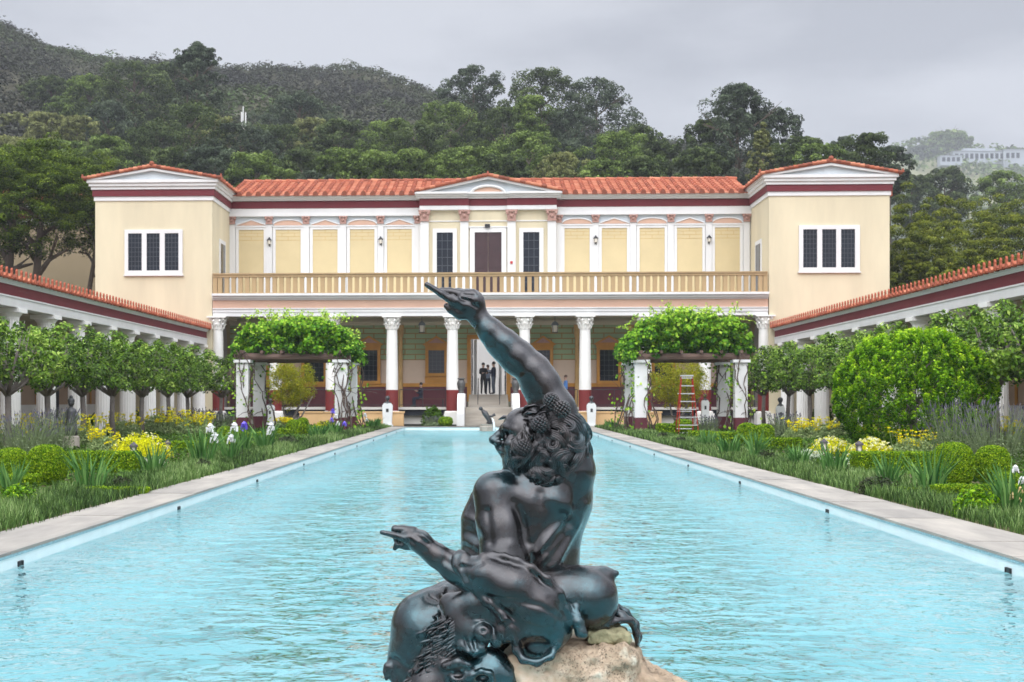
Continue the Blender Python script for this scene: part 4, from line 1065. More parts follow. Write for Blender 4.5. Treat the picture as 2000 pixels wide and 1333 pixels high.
irises = [(175, 962, 110, 78, 'large sword leaved iris clump by the left coping', ()),
 (22, 966, 60, 60, 'iris clump at the left edge below the large box balls', ()),
 (300, 930, 80, 60, 'iris clump right of the garden lantern on the left', ()),
 (395, 912, 78, 72, 'tall iris clump with two white blooms, leftmost in bloom', ((411, 838, 17, wp_), (419, 857, 18, wp_))),
 (452, 902, 50, 54, 'iris clump with two stacked white blooms in front of the box balls', ((458, 836, 17, wp_), (452, 860, 18, wp_))),
 (478, 884, 34, 40, 'iris clump with one purple bloom left of the left pergola', ((477, 833, 15, pp_),)),
 (518, 880, 60, 46, 'iris clump with two white blooms at the left pergola pillar', ((530, 835, 15, wp_), (526, 848, 15, wp_))),
 (654, 850, 50, 24, 'iris clump with purple and white blooms at the right pillar of the left pergola', ((650, 804, 9, pp_), (656, 814, 9, wp_), (648, 821, 8, pp_), (673, 829, 9, pp_), (660, 828, 8, wp_))),
 (728, 838, 50, 20, 'iris clump with pale blooms beside the left bust pedestal', ((713, 812, 8, wp_), (716, 822, 8, wp_))),
 (620, 858, 60, 26, 'iris clump beyond the left coping near the pergola', ()),
 (1195, 838, 46, 16, 'iris clump at the far end of the right coping', ()),
 (1425, 892, 70, 40, 'iris clump in front of the hedge by the right pergola', ()),
 (1380, 876, 56, 32, 'iris clump right of the red ladder foot', ()),
 (1478, 900, 40, 50, 'iris clump in front of the ball pair in the right bed', ()),
 (1630, 930, 80, 58, 'iris clump in front of the dark lanterns on the right', ()),
 (1560, 915, 60, 40, 'iris clump left of the silver foliage on the right', ()),
 (1735, 955, 70, 60, 'iris clump left of the dark ivy mound on the right', ()),
 (1815, 968, 100, 80, 'large sword leaved iris clump by the right coping', ()),
 (1975, 1010, 90, 90, 'iris clump at the right edge with white and peach blooms', ((1983, 915, 14, wp_), (1996, 938, 16, wp_), (1992, 955, 12, pe_), (1978, 968, 13, pe_), (1990, 976, 12, pe_)))]
for a in irises: iris(*a)
# leafy mounds: scatter of leaves in a half ellipsoid
def mound(name, u, vb, wp, hp, m_, lab, cat, n, ls, group=None, flower=None, dep=None, spike=None, z0=0.0, up=.5):
    x, y = G(u, vb, z0); k = y/F; r = wp*k/2; h = hp*k; d_ = dep or r*.8
    o = empty(name, (x, y+d_*.6, z0), label=lab, cat=cat, group=group)
    p = unit(g.normal(0, 1, (n, 3))); p[:, 2] = np.abs(p[:, 2]); nn = p.copy()
    p *= (g.random((n, 1))**.35); bump = 1+.16*np.sin(p[:, :1]*9+u)*np.sin(p[:, 1:2]*9)
    p = p*np.array([r, d_, h])*bump
    v, f = leaf_arrays(g, p, nn+np.array([0, 0, up]), ls, .5, .8)
    npmesh('foliage', v, f, m_, parent=o, tint=np.clip(g.normal(.45, .25, n)+.1*(p[:, 2]/h-.5), 0, 1))
    if flower:
        fm_, fn, fs = flower
        q = unit(g.normal(0, 1, (fn, 3))); q[:, 2] = np.abs(q[:, 2])*1.1+.1; q = unit(q); q *= .86+.18*g.random((fn, 1)); cen = q*np.array([r, d_, h*1.05])
        pts = np.repeat(cen, 7, 0)+g.normal(0, fs*.32, (fn*7, 3))*[1, 1, .55]
        v, f = leaf_arrays(g, pts, np.tile([0, 0, 1.], (len(pts), 1)), fs*.75, .8, .8)
        npmesh('flowers', v, f, fm_, parent=o, tint=np.clip(g.normal(.5, .25, len(f)), 0, 1))
    if spike:
        sm_, sn, sh, lean = spike
        a = g.uniform(0, 2*np.pi, sn); rr = np.sqrt(g.random(sn)); base = np.stack([rr*np.cos(a)*r*.75, rr*np.sin(a)*d_*.75, np.full(sn, h*.35)], 1)
        out = np.stack([np.cos(a)*rr, np.sin(a)*rr, np.zeros(sn)], 1)
        tip = base+out*lean*h+np.array([0, 0, 1])*(h*.45+sh*h*g.random((sn, 1)))+g.normal(0, .03, (sn, 3))
        sd = unit(g.normal(0, 1, (sn, 3))*[1, 1, 0]); ws = max(.004, .00030*y)
        st = np.stack([base-sd*ws*.4, base+sd*ws*.4, tip+sd*ws*.4, tip-sd*ws*.4], 1).reshape(-1, 3)
        d2 = unit(tip-base); hd = .16+.05*g.random((sn, 1)); t2 = tip+d2*hd*h*.8; mid = tip+d2*hd*h*.4
        wv = sd*ws*1.3
        hdv = np.stack([tip-wv*.5, tip+wv*.5, mid+wv, mid-wv, t2+wv*.2, t2-wv*.2], 1).reshape(-1, 3)
        i4 = np.arange(sn)[:, None]*4+np.array([[0, 1, 2, 3]]); i6 = np.arange(sn)[:, None]*6
        npmesh('stems', st, i4, m_, parent=o, tint=np.full(sn, .4))
        npmesh('flower_spikes', hdv, np.concatenate([i6+np.array([[0, 1, 2, 3]]), i6+np.array([[3, 2, 4, 5]])]), sm_, parent=o, tint=np.tile(np.clip(g.normal(.5, .3, sn), 0, 1), 2))
    return o
def whorl_plant(u, vb, wp, hp, lab, n=34):
    """grey-leaved sage with yellow whorls stacked on upright stems"""
    x, y = G(u, vb); k = y/F; r = wp*k/2; h = hp*k
    o = empty('yellow_sage', (x, y+r*.5, 0), label=lab, cat='flowering plant', group='yellow flowering sages'); n = 44
    N_ = 2600; p = unit(g.normal(0, 1, (N_, 3))); p[:, 2] = np.abs(p[:, 2]); nn = p.copy(); p *= g.random((N_, 1))**.4; p = p*np.array([r, r*.7, h*.72])
    v, f = leaf_arrays(g, p, nn, max(.05, .0021*y), .42, .9); npmesh('foliage', v, f, M['sage'], parent=o, tint=np.clip(g.normal(.45, .27, N_), 0, 1))
    a = g.uniform(0, 2*np.pi, n); rr = np.sqrt(g.random(n)); root = np.stack([rr*np.cos(a)*r*.8, rr*np.sin(a)*r*.6, np.full(n, h*.3)], 1)
    tip = root+np.stack([np.cos(a)*rr*.15*r, np.sin(a)*rr*.1*r, h*(.12+.62*g.random(n))], 1)
    b = MB(); pts = []
    for i in range(n):
        b.tube([tuple(root[i]), tuple(tip[i])], max(.004, .00018*y), 4, t=.5)
        for q in (1.0, .82, .64)[:rnd.choice((1, 2, 2, 3))]: pts.append(root[i]+(tip[i]-root[i])*q)
    b.build('stems', M['sage'], o)
    pts = np.array(pts); fs = max(.05, .0017*y); m7 = np.repeat(pts, 9, 0)+g.normal(0, fs*.42, (len(pts)*9, 3))*[1, 1, .4]
    v, f = leaf_arrays(g, m7, np.tile([0, 0, 1.], (len(m7), 1)), fs*.75, .7, .8); npmesh('flowers', v, f, M['yellow'], parent=o, tint=np.clip(g.normal(.5, .3, len(f)), 0, 1))
sages = [(20, 878, 90, 82, 'yellow whorled sage at the left edge among lavender'), (90, 872, 90, 80, 'yellow whorled sage left of the dark bronze figure'),
 (160, 874, 100, 74, 'yellow whorled sage in front of the dark bronze figure'), (196, 886, 70, 56, 'yellow whorled sage above the left box hedge'), (232, 856, 90, 58, 'yellow whorled sage behind the bright yellow mound, left half'),
 (300, 848, 90, 62, 'yellow whorled sage behind the bright yellow mound, right half'), (352, 852, 90, 60, 'yellow whorled sage left of the first white iris'), (392, 852, 50, 52, 'small yellow whorled sage just left of the first white iris'),
 (553, 836, 40, 24, 'yellow whorled sage under the left pergola'), (1570, 862, 80, 52, 'yellow whorled sage left of the bright bush on the right'), (1630, 856, 80, 48, 'yellow whorled sage at the foot of the bright bush, left'),
 (1720, 870, 90, 44, 'yellow whorled sage at the foot of the bright bush, middle'), (1790, 900, 100, 72, 'yellow whorled sage left of the large box ball on the right'), (1850, 872, 90, 66, 'yellow whorled sage behind the large box ball on the right'),
 (1920, 870, 90, 70, 'yellow whorled sage among lavender near the right edge'), (1985, 876, 80, 72, 'yellow whorled sage at the right edge among lavender')]
for a in sages: whorl_plant(a[0], a[1], a[2], a[3]*.84, a[4])
mound('flower_mound', 268, 898, 128, 50, M['limeyel'], 'bright yellow flower mound behind the left box hedge', 'flowering plant', 3800, .05, flower=(M['cream_fl'], 34, .05))
mound('flower_mound', 1628, 892, 90, 36, M['limeyel'], 'cream and yellow flower mound between the two lanterns on the right', 'flowering plant', 2200, .055, flower=(M['cream_fl'], 95, .055))
mound('flower_mound', 1705, 900, 90, 42, M['limeyel'], 'cream and yellow flower mound right of the lanterns on the right', 'flowering plant', 2200, .055, flower=(M['cream_fl'], 130, .055))
mound('lime_shrub', 636, 838, 56, 14, M['limeyel'], 'flat lime yellow shrub under the left pergola', 'shrub', 1500, .12)
for u, vb, wp, hp, lab in ((40, 900, 110, 88, 'tall lavender clump at the left edge'), (100, 886, 90, 80, 'lavender clump behind the large left box ball'), (330, 846, 70, 36, 'lavender clump beyond the yellow sage on the left'),
    (395, 842, 60, 40, 'dark lavender clump left of the white irises'), (440, 838, 60, 30, 'lavender clump near the left pergola'), (1535, 856, 60, 44, 'lavender clump beside the white bust pillar on the right'),
    (1880, 906, 120, 110, 'tall lavender clump behind the right box ball'), (1960, 910, 120, 108, 'tall lavender clump at the right edge'), (640, 838, 30, 14, 'lavender tuft at the right pillar of the left pergola'),
    (1385, 850, 40, 34, 'pinkish lavender clump right of the red ladder'), (846, 832, 36, 16, 'purple lavender tuft by the stairs')):
    mound('lavender', u, vb, wp, hp*.60, M['lavleaf'], lab, 'lavender', 900, max(.05, .0018*G(u, vb)[1]), 'lavender clumps', spike=(M['lav'], 230, .95, .45))
for u, vb, wp, hp, lab in ((290, 914, 60, 20, 'silver leaved clump right of the left lantern'), (1590, 905, 90, 26, 'silver leaved clump in front of the lanterns on the right'), (1670, 915, 50, 20, 'silver leaved clump between hedge and lanterns on the right')):
    mound('silver_plant', u, vb, wp, hp, M['silver'], lab, 'plant', 1200, .05, 'silver leaved clumps')
for u, vb, wp, hp, lab in ((30, 990, 90, 40, 'leafy geranium mound at the left edge by the coping', ), (1915, 1012, 100, 56, 'leafy geranium mound at the right edge by the coping')):
    mound('geranium', u, vb, wp, hp, M['bush'], lab, 'plant', 1500, .05, 'leafy geranium mounds')
for u, vb, wp, hp, lab in ((1720, 970, 84, 42, 'dark leaved low mound by the right coping'), (235, 960, 50, 28, 'dark leaved low mound right of the large left iris'), (1500, 905, 46, 26, 'dark leaved low mound by the coping beyond the right irises'),
    (560, 872, 46, 20, 'dark leaved low mound by the left coping near the pergola'), (395, 920, 40, 22, 'dark leaved low mound in front of the tall white iris'), (450, 896, 50, 20, 'dark leaved low mound beyond the tall white iris'), (1295, 860, 26, 14, 'dark leaved tuft left of the ladder foot'), (1330, 868, 26, 14, 'dark leaved tuft at the ladder foot')):
    mound('dark_mound', u, vb, wp, hp, M['ivy'], lab, 'plant', 900, max(.045, .0016*G(u, vb)[1]), 'dark leaved mounds')
for u, vb, wp, hp, lab in ((845, 831, 42, 36, 'round green shrub at the left foot of the stairs'), (325, 824, 44, 36, 'dark upright shrub beyond the yellow sages on the left'), (268, 830, 44, 26, 'dark low shrub left of the upright one on the left'),
    (186, 838, 50, 28, 'rounded shrub right of the dark bronze figure'), (62, 830, 22, 36, 'small dark upright shrub left of the bronze figure'), (1608, 832, 40, 48, 'dark upright shrub left of the bright bush'), (1985, 845, 44, 50, 'dark upright shrub at the right edge'),
    (1850, 858, 60, 56, 'dark upright shrub right of the bright bush'), (110, 838, 40, 20, 'dark low shrub in front of the left columns'), (655+50, 835, 0.1, .1, None)):
    if lab: mound('shrub', u, vb, wp, hp, M['boxdark'], lab, 'shrub', 2200, max(.06, .0024*G(u, vb)[1]), 'green shrubs')
# ---------------------------------------------------------------- garden lanterns
gl_ = None
for u, vb, s_, lab in ((261, 908, 1.0, 'small dark garden lantern in front of the yellow flower mound'), (327, 896, .9, 'small dark garden lantern right of the yellow flower mound'), (1609, 898, 1, 'small dark garden lantern on the right, left of its pair'), (1678, 904, 1, 'small dark garden lantern on the right, right of its pair')):
    x, y = G(u, vb)
    if gl_ is None:
        gl_ = empty('garden_lantern'); b = MB(); b.lathe([(.035, 0), (.035, .16), (.06, .17), (.06, .19)], n=10); b.build('post', mat('lantern_post', lin((120, 50, 44)), .5), gl_)
        b = MB(); b.lathe([(.045, .19), (.045, .33)], n=10); b.build('lamp_glass', M['lamp'], gl_)
        b = MB(); b.lathe([(.085, .325), (.08, .36), (.03, .40), (.01, .42)], n=12); b.lathe([(.065, .19), (.065, .205)], n=10)
        for k in range(4): a = math.pi/4+k*math.pi/2; b.tube([(.06*math.cos(a), .06*math.sin(a), .19), (.06*math.cos(a), .06*math.sin(a), .33)], .008, 4)
        b.build('lamp_cap', mat('lantern_metal', lin((74, 68, 74)), .5, .15), gl_); c = gl_
    else: c = copy_tree(gl_)
    c.location = (x, y, 0); c.scale = (s_*1.05,)*3; tag(c, lab, 'lantern', 'garden lanterns')
# ---------------------------------------------------------------- red stepladder
lx, ly = G(1345, 851); k = ly/F
lad = empty('stepladder', (lx, ly, 0), label='red aluminium stepladder standing in the right bed by the pergola', cat='ladder')
Ht = 116*k; w0, w1 = 19.5*k, 10.5*k; rm = mat('ladder_red', lin((164, 46, 30)), .45, .08); am = mat('ladder_aluminium', (.55, .55, .55), .35, .08, metal=.6)
for s in (-1, 1):
    b = MB(); b.tube([(s*w0, 0, 0), (s*w1, .45, Ht)], .032, 4, flat=.6); b.build('front_rail', rm, lad)
    b = MB(); b.tube([(s*w0*.9, 1.15, 0), (s*w1, .5, Ht-.05)], .024, 4); b.build('rear_rail', rm, lad)
for i in range(8):
    t = (i+.06)/8.0; t = .04+i*.132; z = Ht*t; hw_ = w0+(w1-w0)*t; b = MB(); b.box(-hw_, hw_, .45*t-.05, .45*t+.05, z-.018, z+.018); b.build('step', am, lad)
b = MB(); b.box(-w1-.03, w1+.03, .36, .6, Ht-.02, Ht+.03); b.build('top_cap', am, lad)
b = MB()
for t in (.1, .4, .7): b.tube([(-w0*.85, 1.15-.65*t, Ht*t), (w0*.85*(1-.4*t), 1.15-.65*t, Ht*t)], .014, 4)
b.build('rear_brace', am, lad)
# ---------------------------------------------------------------- herms, busts, garden figure
def herm(u, vb, vt, hv, wp, lab, y=None):
    if y is None: x, y = G(u, vb)
    else: x = PX(u, y)
    k = y/F; zt = H+(V0-vt)*k; zh = H+(V0-hv)*k; w_ = wp*k/2
    o = empty('bust_on_pillar', (x, y, 0), label=lab, cat='bust', group='bronze busts on white pillars')
    b = MB(); b.prism([(-w_*.82, 0), (w_*.82, 0), (w_, zt-.12), (w_*.7, zt), (-w_*.7, zt), (-w_, zt-.12)], -w_*.75, w_*.75); b.box(-w_*1.05, w_*1.05, -w_, w_, 0, .08)
    q = b.build('pillar', M['marblewhite'], o); b = MB(); b.box(-w_*.25, w_*.25, -w_*.8, -w_*.76, zt-.42, zt-.26); b.build('plaque', M['bronzedark'], q)
    hr = (zh-zt)*.34; b = MB()
    b.lathe([(w_*.8, zt-.02), (w_*.7, zt+hr*.3), (hr*.55, zt+hr*.7), (hr*.5, zt+hr*1.2)], n=12)
    b.ball((0, 0, zt+hr*1.95), hr*.82, 12, 9, sz=1.2, sy=1.1); b.ball((0, -hr*.85, zt+hr*1.8), hr*.16, 6, 5); b.ball((0, hr*.1, zt+hr*2.15), hr*.95, 12, 8, sz=.95); b.ball((0, -hr*.6, zt+hr*1.2), hr*.35, 8, 6)
    b.build('bust', M['bronzedark'], o, True)
herm(757, 833, 788, 774, 20, 'white bust pillar with bronze head left of the stairs')
herm(1155, 833, 788, 774, 18, 'white bust pillar with bronze head right of the stairs')
herm(528, 833, 792, 779, 17, 'white bust pillar with bronze head seen through the left pergola')
herm(1524, 842, 793, 777, 16, 'white bust pillar with bronze head right of the right pergola')
herm(1377, 836, 782, 770, 15, 'white bust pillar with bronze head behind the right pergola', )
# tan low walls in front of the podium
for ua, ub, lab in ((585, 788, 'low tan stone wall left of the stairs'), (1120, 1292, 'low tan stone wall right of the stairs')):
    xa, xb = PX(ua, 69.3), PX(ub, 69.3); zt = PZ(804, ua, 69.3)
    o = empty('low_wall', ((xa+xb)/2, 69.3, 0), label=lab, cat='wall', group='low tan walls'); h_ = (xb-xa)/2
    b = MB(); b.box(-h_, h_, 0, .5, 0, zt-.07); b.build('wall', M['tanwall'], o); b = MB(); b.box(-h_-.04, h_+.04, -.04, .54, zt-.069, zt); b.build('coping', M['tanwall'], o)
# fountain spout figure at the far end
fx, fy = G(952, 842, WZ)[0], 64.2
o = empty('fountain_figure', (fx, fy, WZ), label='small dark bronze fountain figure on a stone block at the far end of the pool', cat='fountain')
b = MB(); b.lathe([(.36, -.5), (.36, .18), (.3, .22), (.32, .30)], n=8); b.build('base', M['travertine'], o)
b = MB(); b.tube([(-.25, 0, .95), (-.12, 0, .8), (.0, 0, .62), (.1, 0, .45), (.05, 0, .3)], [.05, .13, .12, .1, .12], 8); b.tube([(0, -.02, .62), (.2, -.05, .66), (.34, -.05, .74)], [.06, .05, .07], 7); b.ball((-.3, 0, 1.0), .09, 8, 6); b.tube([(.0, .05, .5), (.22, .08, .35), (.3, 0, .25)], [.07, .05, .04], 7); b.build('figure', M['bronzedark'], o, True)
jm = bpy.data.materials.new('water_jet'); jm.use_nodes = True; jb = jm.node_tree.nodes['Principled BSDF']; jb.inputs['Base Color'].default_value = (.8, .9, .92, 1); jb.inputs['Roughness'].default_value = .2; jb.inputs['Alpha'].default_value = .6
b = MB(); b.tube([(.2, -.25, .58), (.26, -.42, .5), (.3, -.5, .2), (.3, -.52, 0)], [.02, .035, .05, .07], 7)
o2 = b.build('water_jet', jm, None, True); o2.location = (fx, fy, WZ); tag(o2, 'thin jet of water falling from the fountain figure into the pool', 'water jet')
# dark bronze figure in the left garden
fy = 36.5; fx, fz0 = P(139, 772, fy); fig = empty('bronze_figure', (fx, fy, 0), label='dark bronze draped figure with a topknot in the left garden', cat='statue')
fh = fz0
b = MB(); b.lathe([(.22, 0), (.22, .3), (.18, .34)], n=12); b.build('plinth', M['travertine'], fig)
b = MB(); b.lathe([(.16, .33), (.17, .5), (.13, .75), (.15, .95), (.14, 1.02), (.05, 1.07), (.045, 1.12)], n=14); b.tube([(.13, 0, .95), (.2, -.05, .8), (.16, -.2, .72)], [.05, .04, .03], 7); b.tube([(-.13, 0, .95), (-.19, -.03, .78), (-.14, -.14, .66)], [.05, .04, .03], 7)
b.tube([(-.15, -.05, .62), (0, -.18, .66), (.16, -.08, .7)], [.03, .03, .03], 6); b.build('body', M['bronzedark'], fig, True)
b = MB(); b.ball((0, 0, 1.2), .085, 12, 9, sz=1.2); b.ball((0, .01, 1.25), .095, 12, 8, sz=.9); b.ball((0, 0, 1.345), .05, 8, 6); b.ball((0, -.085, 1.19), .016, 6, 4); b.build('head', M['bronzedark'], fig, True)
sf = (fh)/1.40; fig.scale = (sf, sf, sf)
# ---------------------------------------------------------------- pergolas
def pergola(side):
    Yf, Yb = 55.6, 59.6
    us = (475, 667) if side == 0 else (1251, 1446)
    xa, xb = PX(us[0], Yf), PX(us[1], Yf); lf = 'left' if side == 0 else 'right'
    cx = (xa+xb)/2
    o = empty('pergola', (cx, Yf, 0), label='%s pergola of white pillars and weathered beams covered with bright green vine' % lf, cat='pergola', group='garden pergolas')
    zc = PZ(705, us[0], Yf); pw = .24
    for x, y in ((xa, Yf), (xb, Yf), (xa, Yb), (xb, Yb)):
        b = MB(); b.box(-pw, pw, -pw, pw, 0, .58, 1); b.box(-pw+.004, pw-.004, -pw+.004, pw-.004, .5801, zc-.08, 0)
        q = b.build('pillar', [M['white'], M['darkmaroon']], o); q.location = (x-cx, y-Yf, 0)
        b = MB(); b.box(-pw-.09, pw+.09, -pw-.09, pw+.09, zc-.079, zc+.03); c = b.build('cap', M['white'], q)
    for i, y in enumerate((0, Yb-Yf)):
        b = MB(); n = 14; L_ = xb-xa+.7
        pts = [(-L_/2+L_*j/n, y+rnd.uniform(-.012, .012), zc+.15+rnd.uniform(-.014, .014)) for j in range(n+1)]
        b.tube(pts, [.135+rnd.uniform(-.01, .01) for _ in pts], 8); b.build('beam', M['beam'], o)
    for j in range(6):
        x = -(xb-xa)/2+(xb-xa)*j/5; b = MB(); b.tube([(x, -.35, zc+.33), (x+.03, (Yb-Yf)/2, zc+.35), (x, Yb-Yf+.35, zc+.32)], .07, 6); b.build('rafter', M['beam'], o)
    # vine: thing of its own growing over the pergola
    v_ = empty('grape_vine', (cx, Yf+.3, 0), label='bright green grape vine with bare twisted stems growing over the %s pergola' % lf, cat='vine', group='vines on the pergolas')
    hw = (xb-xa)/2+.35; zt = PZ(618 if side == 0 else 610, 590, Yf)
    K = 380; cen = []
    while len(cen) < K:
        a, c_, d = g.uniform(-1, 1), g.uniform(-1, 1), g.random()
        xx = a*hw*1.04; top = zc+.35+(zt-zc-.35)*(1-abs(a)**3.2*.75)*(.92+.08*math.sin(a*7+side*2)*math.sin(a*3+1))
        if side == 1 and a > .55: top += .28*(1-abs(a-.8)/.25 if abs(a-.8) < .25 else 0)
        lo = zc+.22 if abs(a) < .9 else zc-.02
        cen.append((xx, (Yb-Yf)/2-.3+c_*(Yb-Yf)*.62, lo+(top-lo)*d**.8))
    cen = np.array(cen); rr = g.uniform(.18, .34, K)
    p, n_, idx = clump_points(g, cen, rr, 66, .8, .3, .3)
    vv, ff = leaf_arrays(g, p, n_+[0, -.2, .5], .13, .85, .55); t = np.clip(g.normal(.32, .24, len(ff))+.16*n_[:, 2]+.35*((p[:, 2]-zc)/(zt-zc)-.5)+(g.random(K)*.3-.15)[idx], 0, 1)  # low and downward leaves tinted darker, shading put into the leaf colour
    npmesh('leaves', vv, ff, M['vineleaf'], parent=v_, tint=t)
    # trailing shoots with small leaves
    b = MB(); lp = []
    for i in range(70):
        a = g.uniform(-1, 1); s_ = 1 if a > 0 else -1; ex = abs(a) > .8
        p0 = Vector((a*hw, g.uniform(-.7, 2.5), zc+.4+(zt-zc-.4)*(.95 if not ex else g.random())))
        d = Vector((s_*g.uniform(.2, 1.0) if ex else g.normal(0, .3), g.uniform(-.4, .2), g.uniform(.2, 1.0) if not ex else g.uniform(-.5, .4)))
        pts = [p0]; 
        for j in range(5): d.z -= .1; pts.append(pts[-1]+d*.12+Vector((g.normal(0, .02), 0, 0))); lp.append(tuple(pts[-1]))
        b.tube([tuple(q) for q in pts], [.012, .01, .008, .006, .005, .004], 4)
    lp = np.repeat(np.array(lp), 3, 0)+g.normal(0, .05, (len(lp)*3, 3))
    vv, ff = leaf_arrays(g, lp, np.tile([0, -.4, 1.], (len(lp), 1)), .085, .85, .8); npmesh('shoot_leaves', vv, ff, M['vineleaf'], parent=v_, tint=np.clip(g.normal(.85, .15, len(ff)), 0, 1))
    for x, y in ((xa, Yf), (xb, Yf), (xa, Yb), (xb, Yb)):
        for j in range(10):
            ph = g.uniform(0, 6.28); r0 = g.uniform(.25, .5); pts = []
            n = 13; x0 = x-cx+g.uniform(-.55, .55); y0 = y-Yf-.3+g.uniform(-.4, .3)
            for i in range(n):
                tt = i/(n-1); pts.append((x0*(1-tt)+(x-cx+g.uniform(-.1, .1))*tt+.16*math.sin(ph+tt*7)+g.normal(0, .03)+(.25*math.sin(ph)*math.sin(tt*3.1)), y0+.12*math.cos(ph+tt*6), tt*(zc+.4)))
            b.tube(pts, [.030*(1-.4*i/n)*g.uniform(.7, 1.2) for i in range(n)], 6)
            for i in range(3, n-1, 3):                     # side twigs
                q = Vector(pts[i]); e = q+Vector((g.normal(0, .3), g.normal(0, .1), g.normal(0, .25))); b.tube([tuple(q), tuple((q+e)/2+Vector((0, 0, .05))), tuple(e)], [.014, .01, .006], 4)
    b.build('stems', M['vine'], v_, True)
    N_ = 420; sidx = g.integers(0, 4, N_); px = np.array([xa, xb, xa, xb])[sidx]-cx; py = np.array([0, 0, 4, 4])[sidx]
    lp = np.stack([px+g.normal(0, .32, N_), py-.3+g.normal(0, .2, N_), g.random(N_)**.8*zc], 1)
    lp = np.concatenate([lp, np.repeat(lp[:60], 4, 0)+g.normal(0, .1, (240, 3))])
    vv, ff = leaf_arrays(g, lp, np.tile([0, -1, .6], (len(lp), 1)).astype(float), .12, .85, .8); npmesh('sparse_leaves', vv, ff, M['vineleaf'], parent=v_, tint=np.clip(g.normal(.55, .25, len(ff)), 0, 1))
pergola(0); pergola(1)
# ---------------------------------------------------------------- trees
def limb_tree(g, b, base, top, r0, nl, spread, lean=0, fork=.5, n2=3):
    """trunk plus limbs; returns limb tips"""
    base = Vector(base); top = Vector(top); tips = []
    mid = base.lerp(top, .5)+Vector((lean, 0, 0)); b.tube([tuple(base), tuple(base.lerp(mid, .5)+Vector((g.normal(0, r0*.5), 0, 0))), tuple(mid), tuple(top)], [r0*1.15, r0*.95, r0*.8, r0*.35], 8)
    for i in range(nl):
        t = fork+(1-fork)*i/max(1, nl-1)*.9; s_ = mid.lerp(top, max(0, (t-.5)*2)) if t > .5 else base.lerp(mid, t*2)
        a = i*2.4+g.uniform(-.4, .4); rr = spread*g.uniform(.6, 1.0); e = s_+Vector((math.cos(a)*rr, math.sin(a)*rr, rr*g.uniform(.35, .9)))
        m1 = s_.lerp(e, .5)+Vector((g.normal(0, rr*.1), g.normal(0, rr*.1), rr*.12))
        rb = r0*(.5-.2*i/nl); b.tube([tuple(s_), tuple(m1), tuple(e)], [rb, rb*.7, rb*.3], 6); tips.append(tuple(e))
        for j in range(n2):
            a2 = a+g.uniform(-1, 1); e2 = m1+Vector((math.cos(a2)*rr*.6, math.sin(a2)*rr*.6, rr*g.uniform(.1, .7))); b.tube([tuple(m1), tuple(e2)], [rb*.45, rb*.15], 5); tips.append(tuple(e2))
    return tips
def crown_cells(g, K, shape, holes=0.0):
    """clump centres: points on the outside of a lumpy unit form; shape(theta,z)->radius"""
    out = []
    while len(out) < K:
        z = g.uniform(0, 1); a = g.uniform(0, 2*np.pi); r = shape(z, a)
        if r <= 0: continue
        q = g.random()**.35
        out.append((r*q*math.cos(a), r*q*math.sin(a), z))
    return np.array(out)
FTB = {}
def fcol(name, *c): M[name] = leafmat(name, G_(*c), .6, .18, .2, .02); return M[name]
fmats = [fcol('tree_leaf_deep', (30, 40, 22), (54, 68, 36), (82, 96, 52), (108, 122, 70)), fcol('tree_leaf_mid', (42, 54, 26), (72, 90, 40), (104, 124, 56), (136, 152, 82)),
         fcol('tree_leaf_olive', (60, 64, 38), (92, 98, 56), (124, 128, 76), (152, 154, 98)), fcol('tree_leaf_blue', (30, 38, 32), (52, 64, 48), (78, 90, 68), (104, 116, 88))]
seedn = [100]
def place_far(kind, mi, u, vt, wp, Y, lab, grp='trees on the slope behind the villa', sub=None, name='tree', zb_=None, hmin=7, dens=1.0):
    """each tree is built at its real size: crown (zt-ch .. zt), trunk down to the ground"""
    seedn[0] += 1; gg = np.random.default_rng(seedn[0])
    x, zt = P(u, vt, Y); z0 = float(hillz(x, Y)) if zb_ is None else zb_
    if zt-z0 < hmin: z0 = zt-hmin
    k = Y/F; wid = wp*k; h = zt-z0
    ch = min(h*.86, {3: 1.5, 4: 2.1, 5: .55}.get(kind, 1.08)*wid)
    if kind == 3: ch = min(h*.9, (372-vt)*k)
    o = empty(name, (x, Y, z0)); tag(o, lab, 'tree', grp)
    lob = gg.uniform(0, 6.28, 6); la = gg.uniform(.05, .17, 6)
    def shape(z, a):
        n = sum(la[i]*math.sin((i+1)*a+lob[i]+z*(4+2*i)) for i in range(6))
        if kind in (0, 1, 2): base = (max(0, 1-abs((z-.5)/.5)**2.3))**.5*.5
        elif kind == 3: base = .5*(1-z)**.62*min(1, z*6)*(1+.22*math.sin(z*11+lob[0]))
        elif kind == 4: base = .5*(1.0-z)**.75*min(1, z*8)
        else: base = (max(0, 1-abs((z-.5)/.5)**2.2))**.5*.5*(.75+.25*math.sin(z*9))
        return base*(1+n)
    K = int({5: 60}.get(kind, 150)*dens); cen = crown_cells(gg, K, shape)*np.array([wid, wid, ch])+[0, 0, h-ch]
    cr_ = gg.uniform(.055, .115, K)*wid*{3: .75, 4: .7}.get(kind, 1.0); cen[:, 2] = np.minimum(cen[:, 2], h-cr_*.7)
    leaf = max(.20, 4.4*k*(1 if Y < 300 else 1.3)); per = int(np.clip(6.0*(cr_.mean()/leaf)**2*4.4, 36, 110))
    p, n_, idx = clump_points(gg, cen, cr_, per, .85, .6, .4)
    v, f = leaf_arrays(gg, p, n_+[0, 0, .5], leaf, .62, .6)
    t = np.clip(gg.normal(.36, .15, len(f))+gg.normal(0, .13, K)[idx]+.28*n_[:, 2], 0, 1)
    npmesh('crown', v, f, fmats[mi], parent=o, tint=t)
    b = MB(); limb_tree(gg, b, (0, 0, -.5), (0, 0, h*.85), max(.18, wid*.03), 7, wid*.33, fork=.5, n2=2); b.build('trunk', M['bark'], o); return o
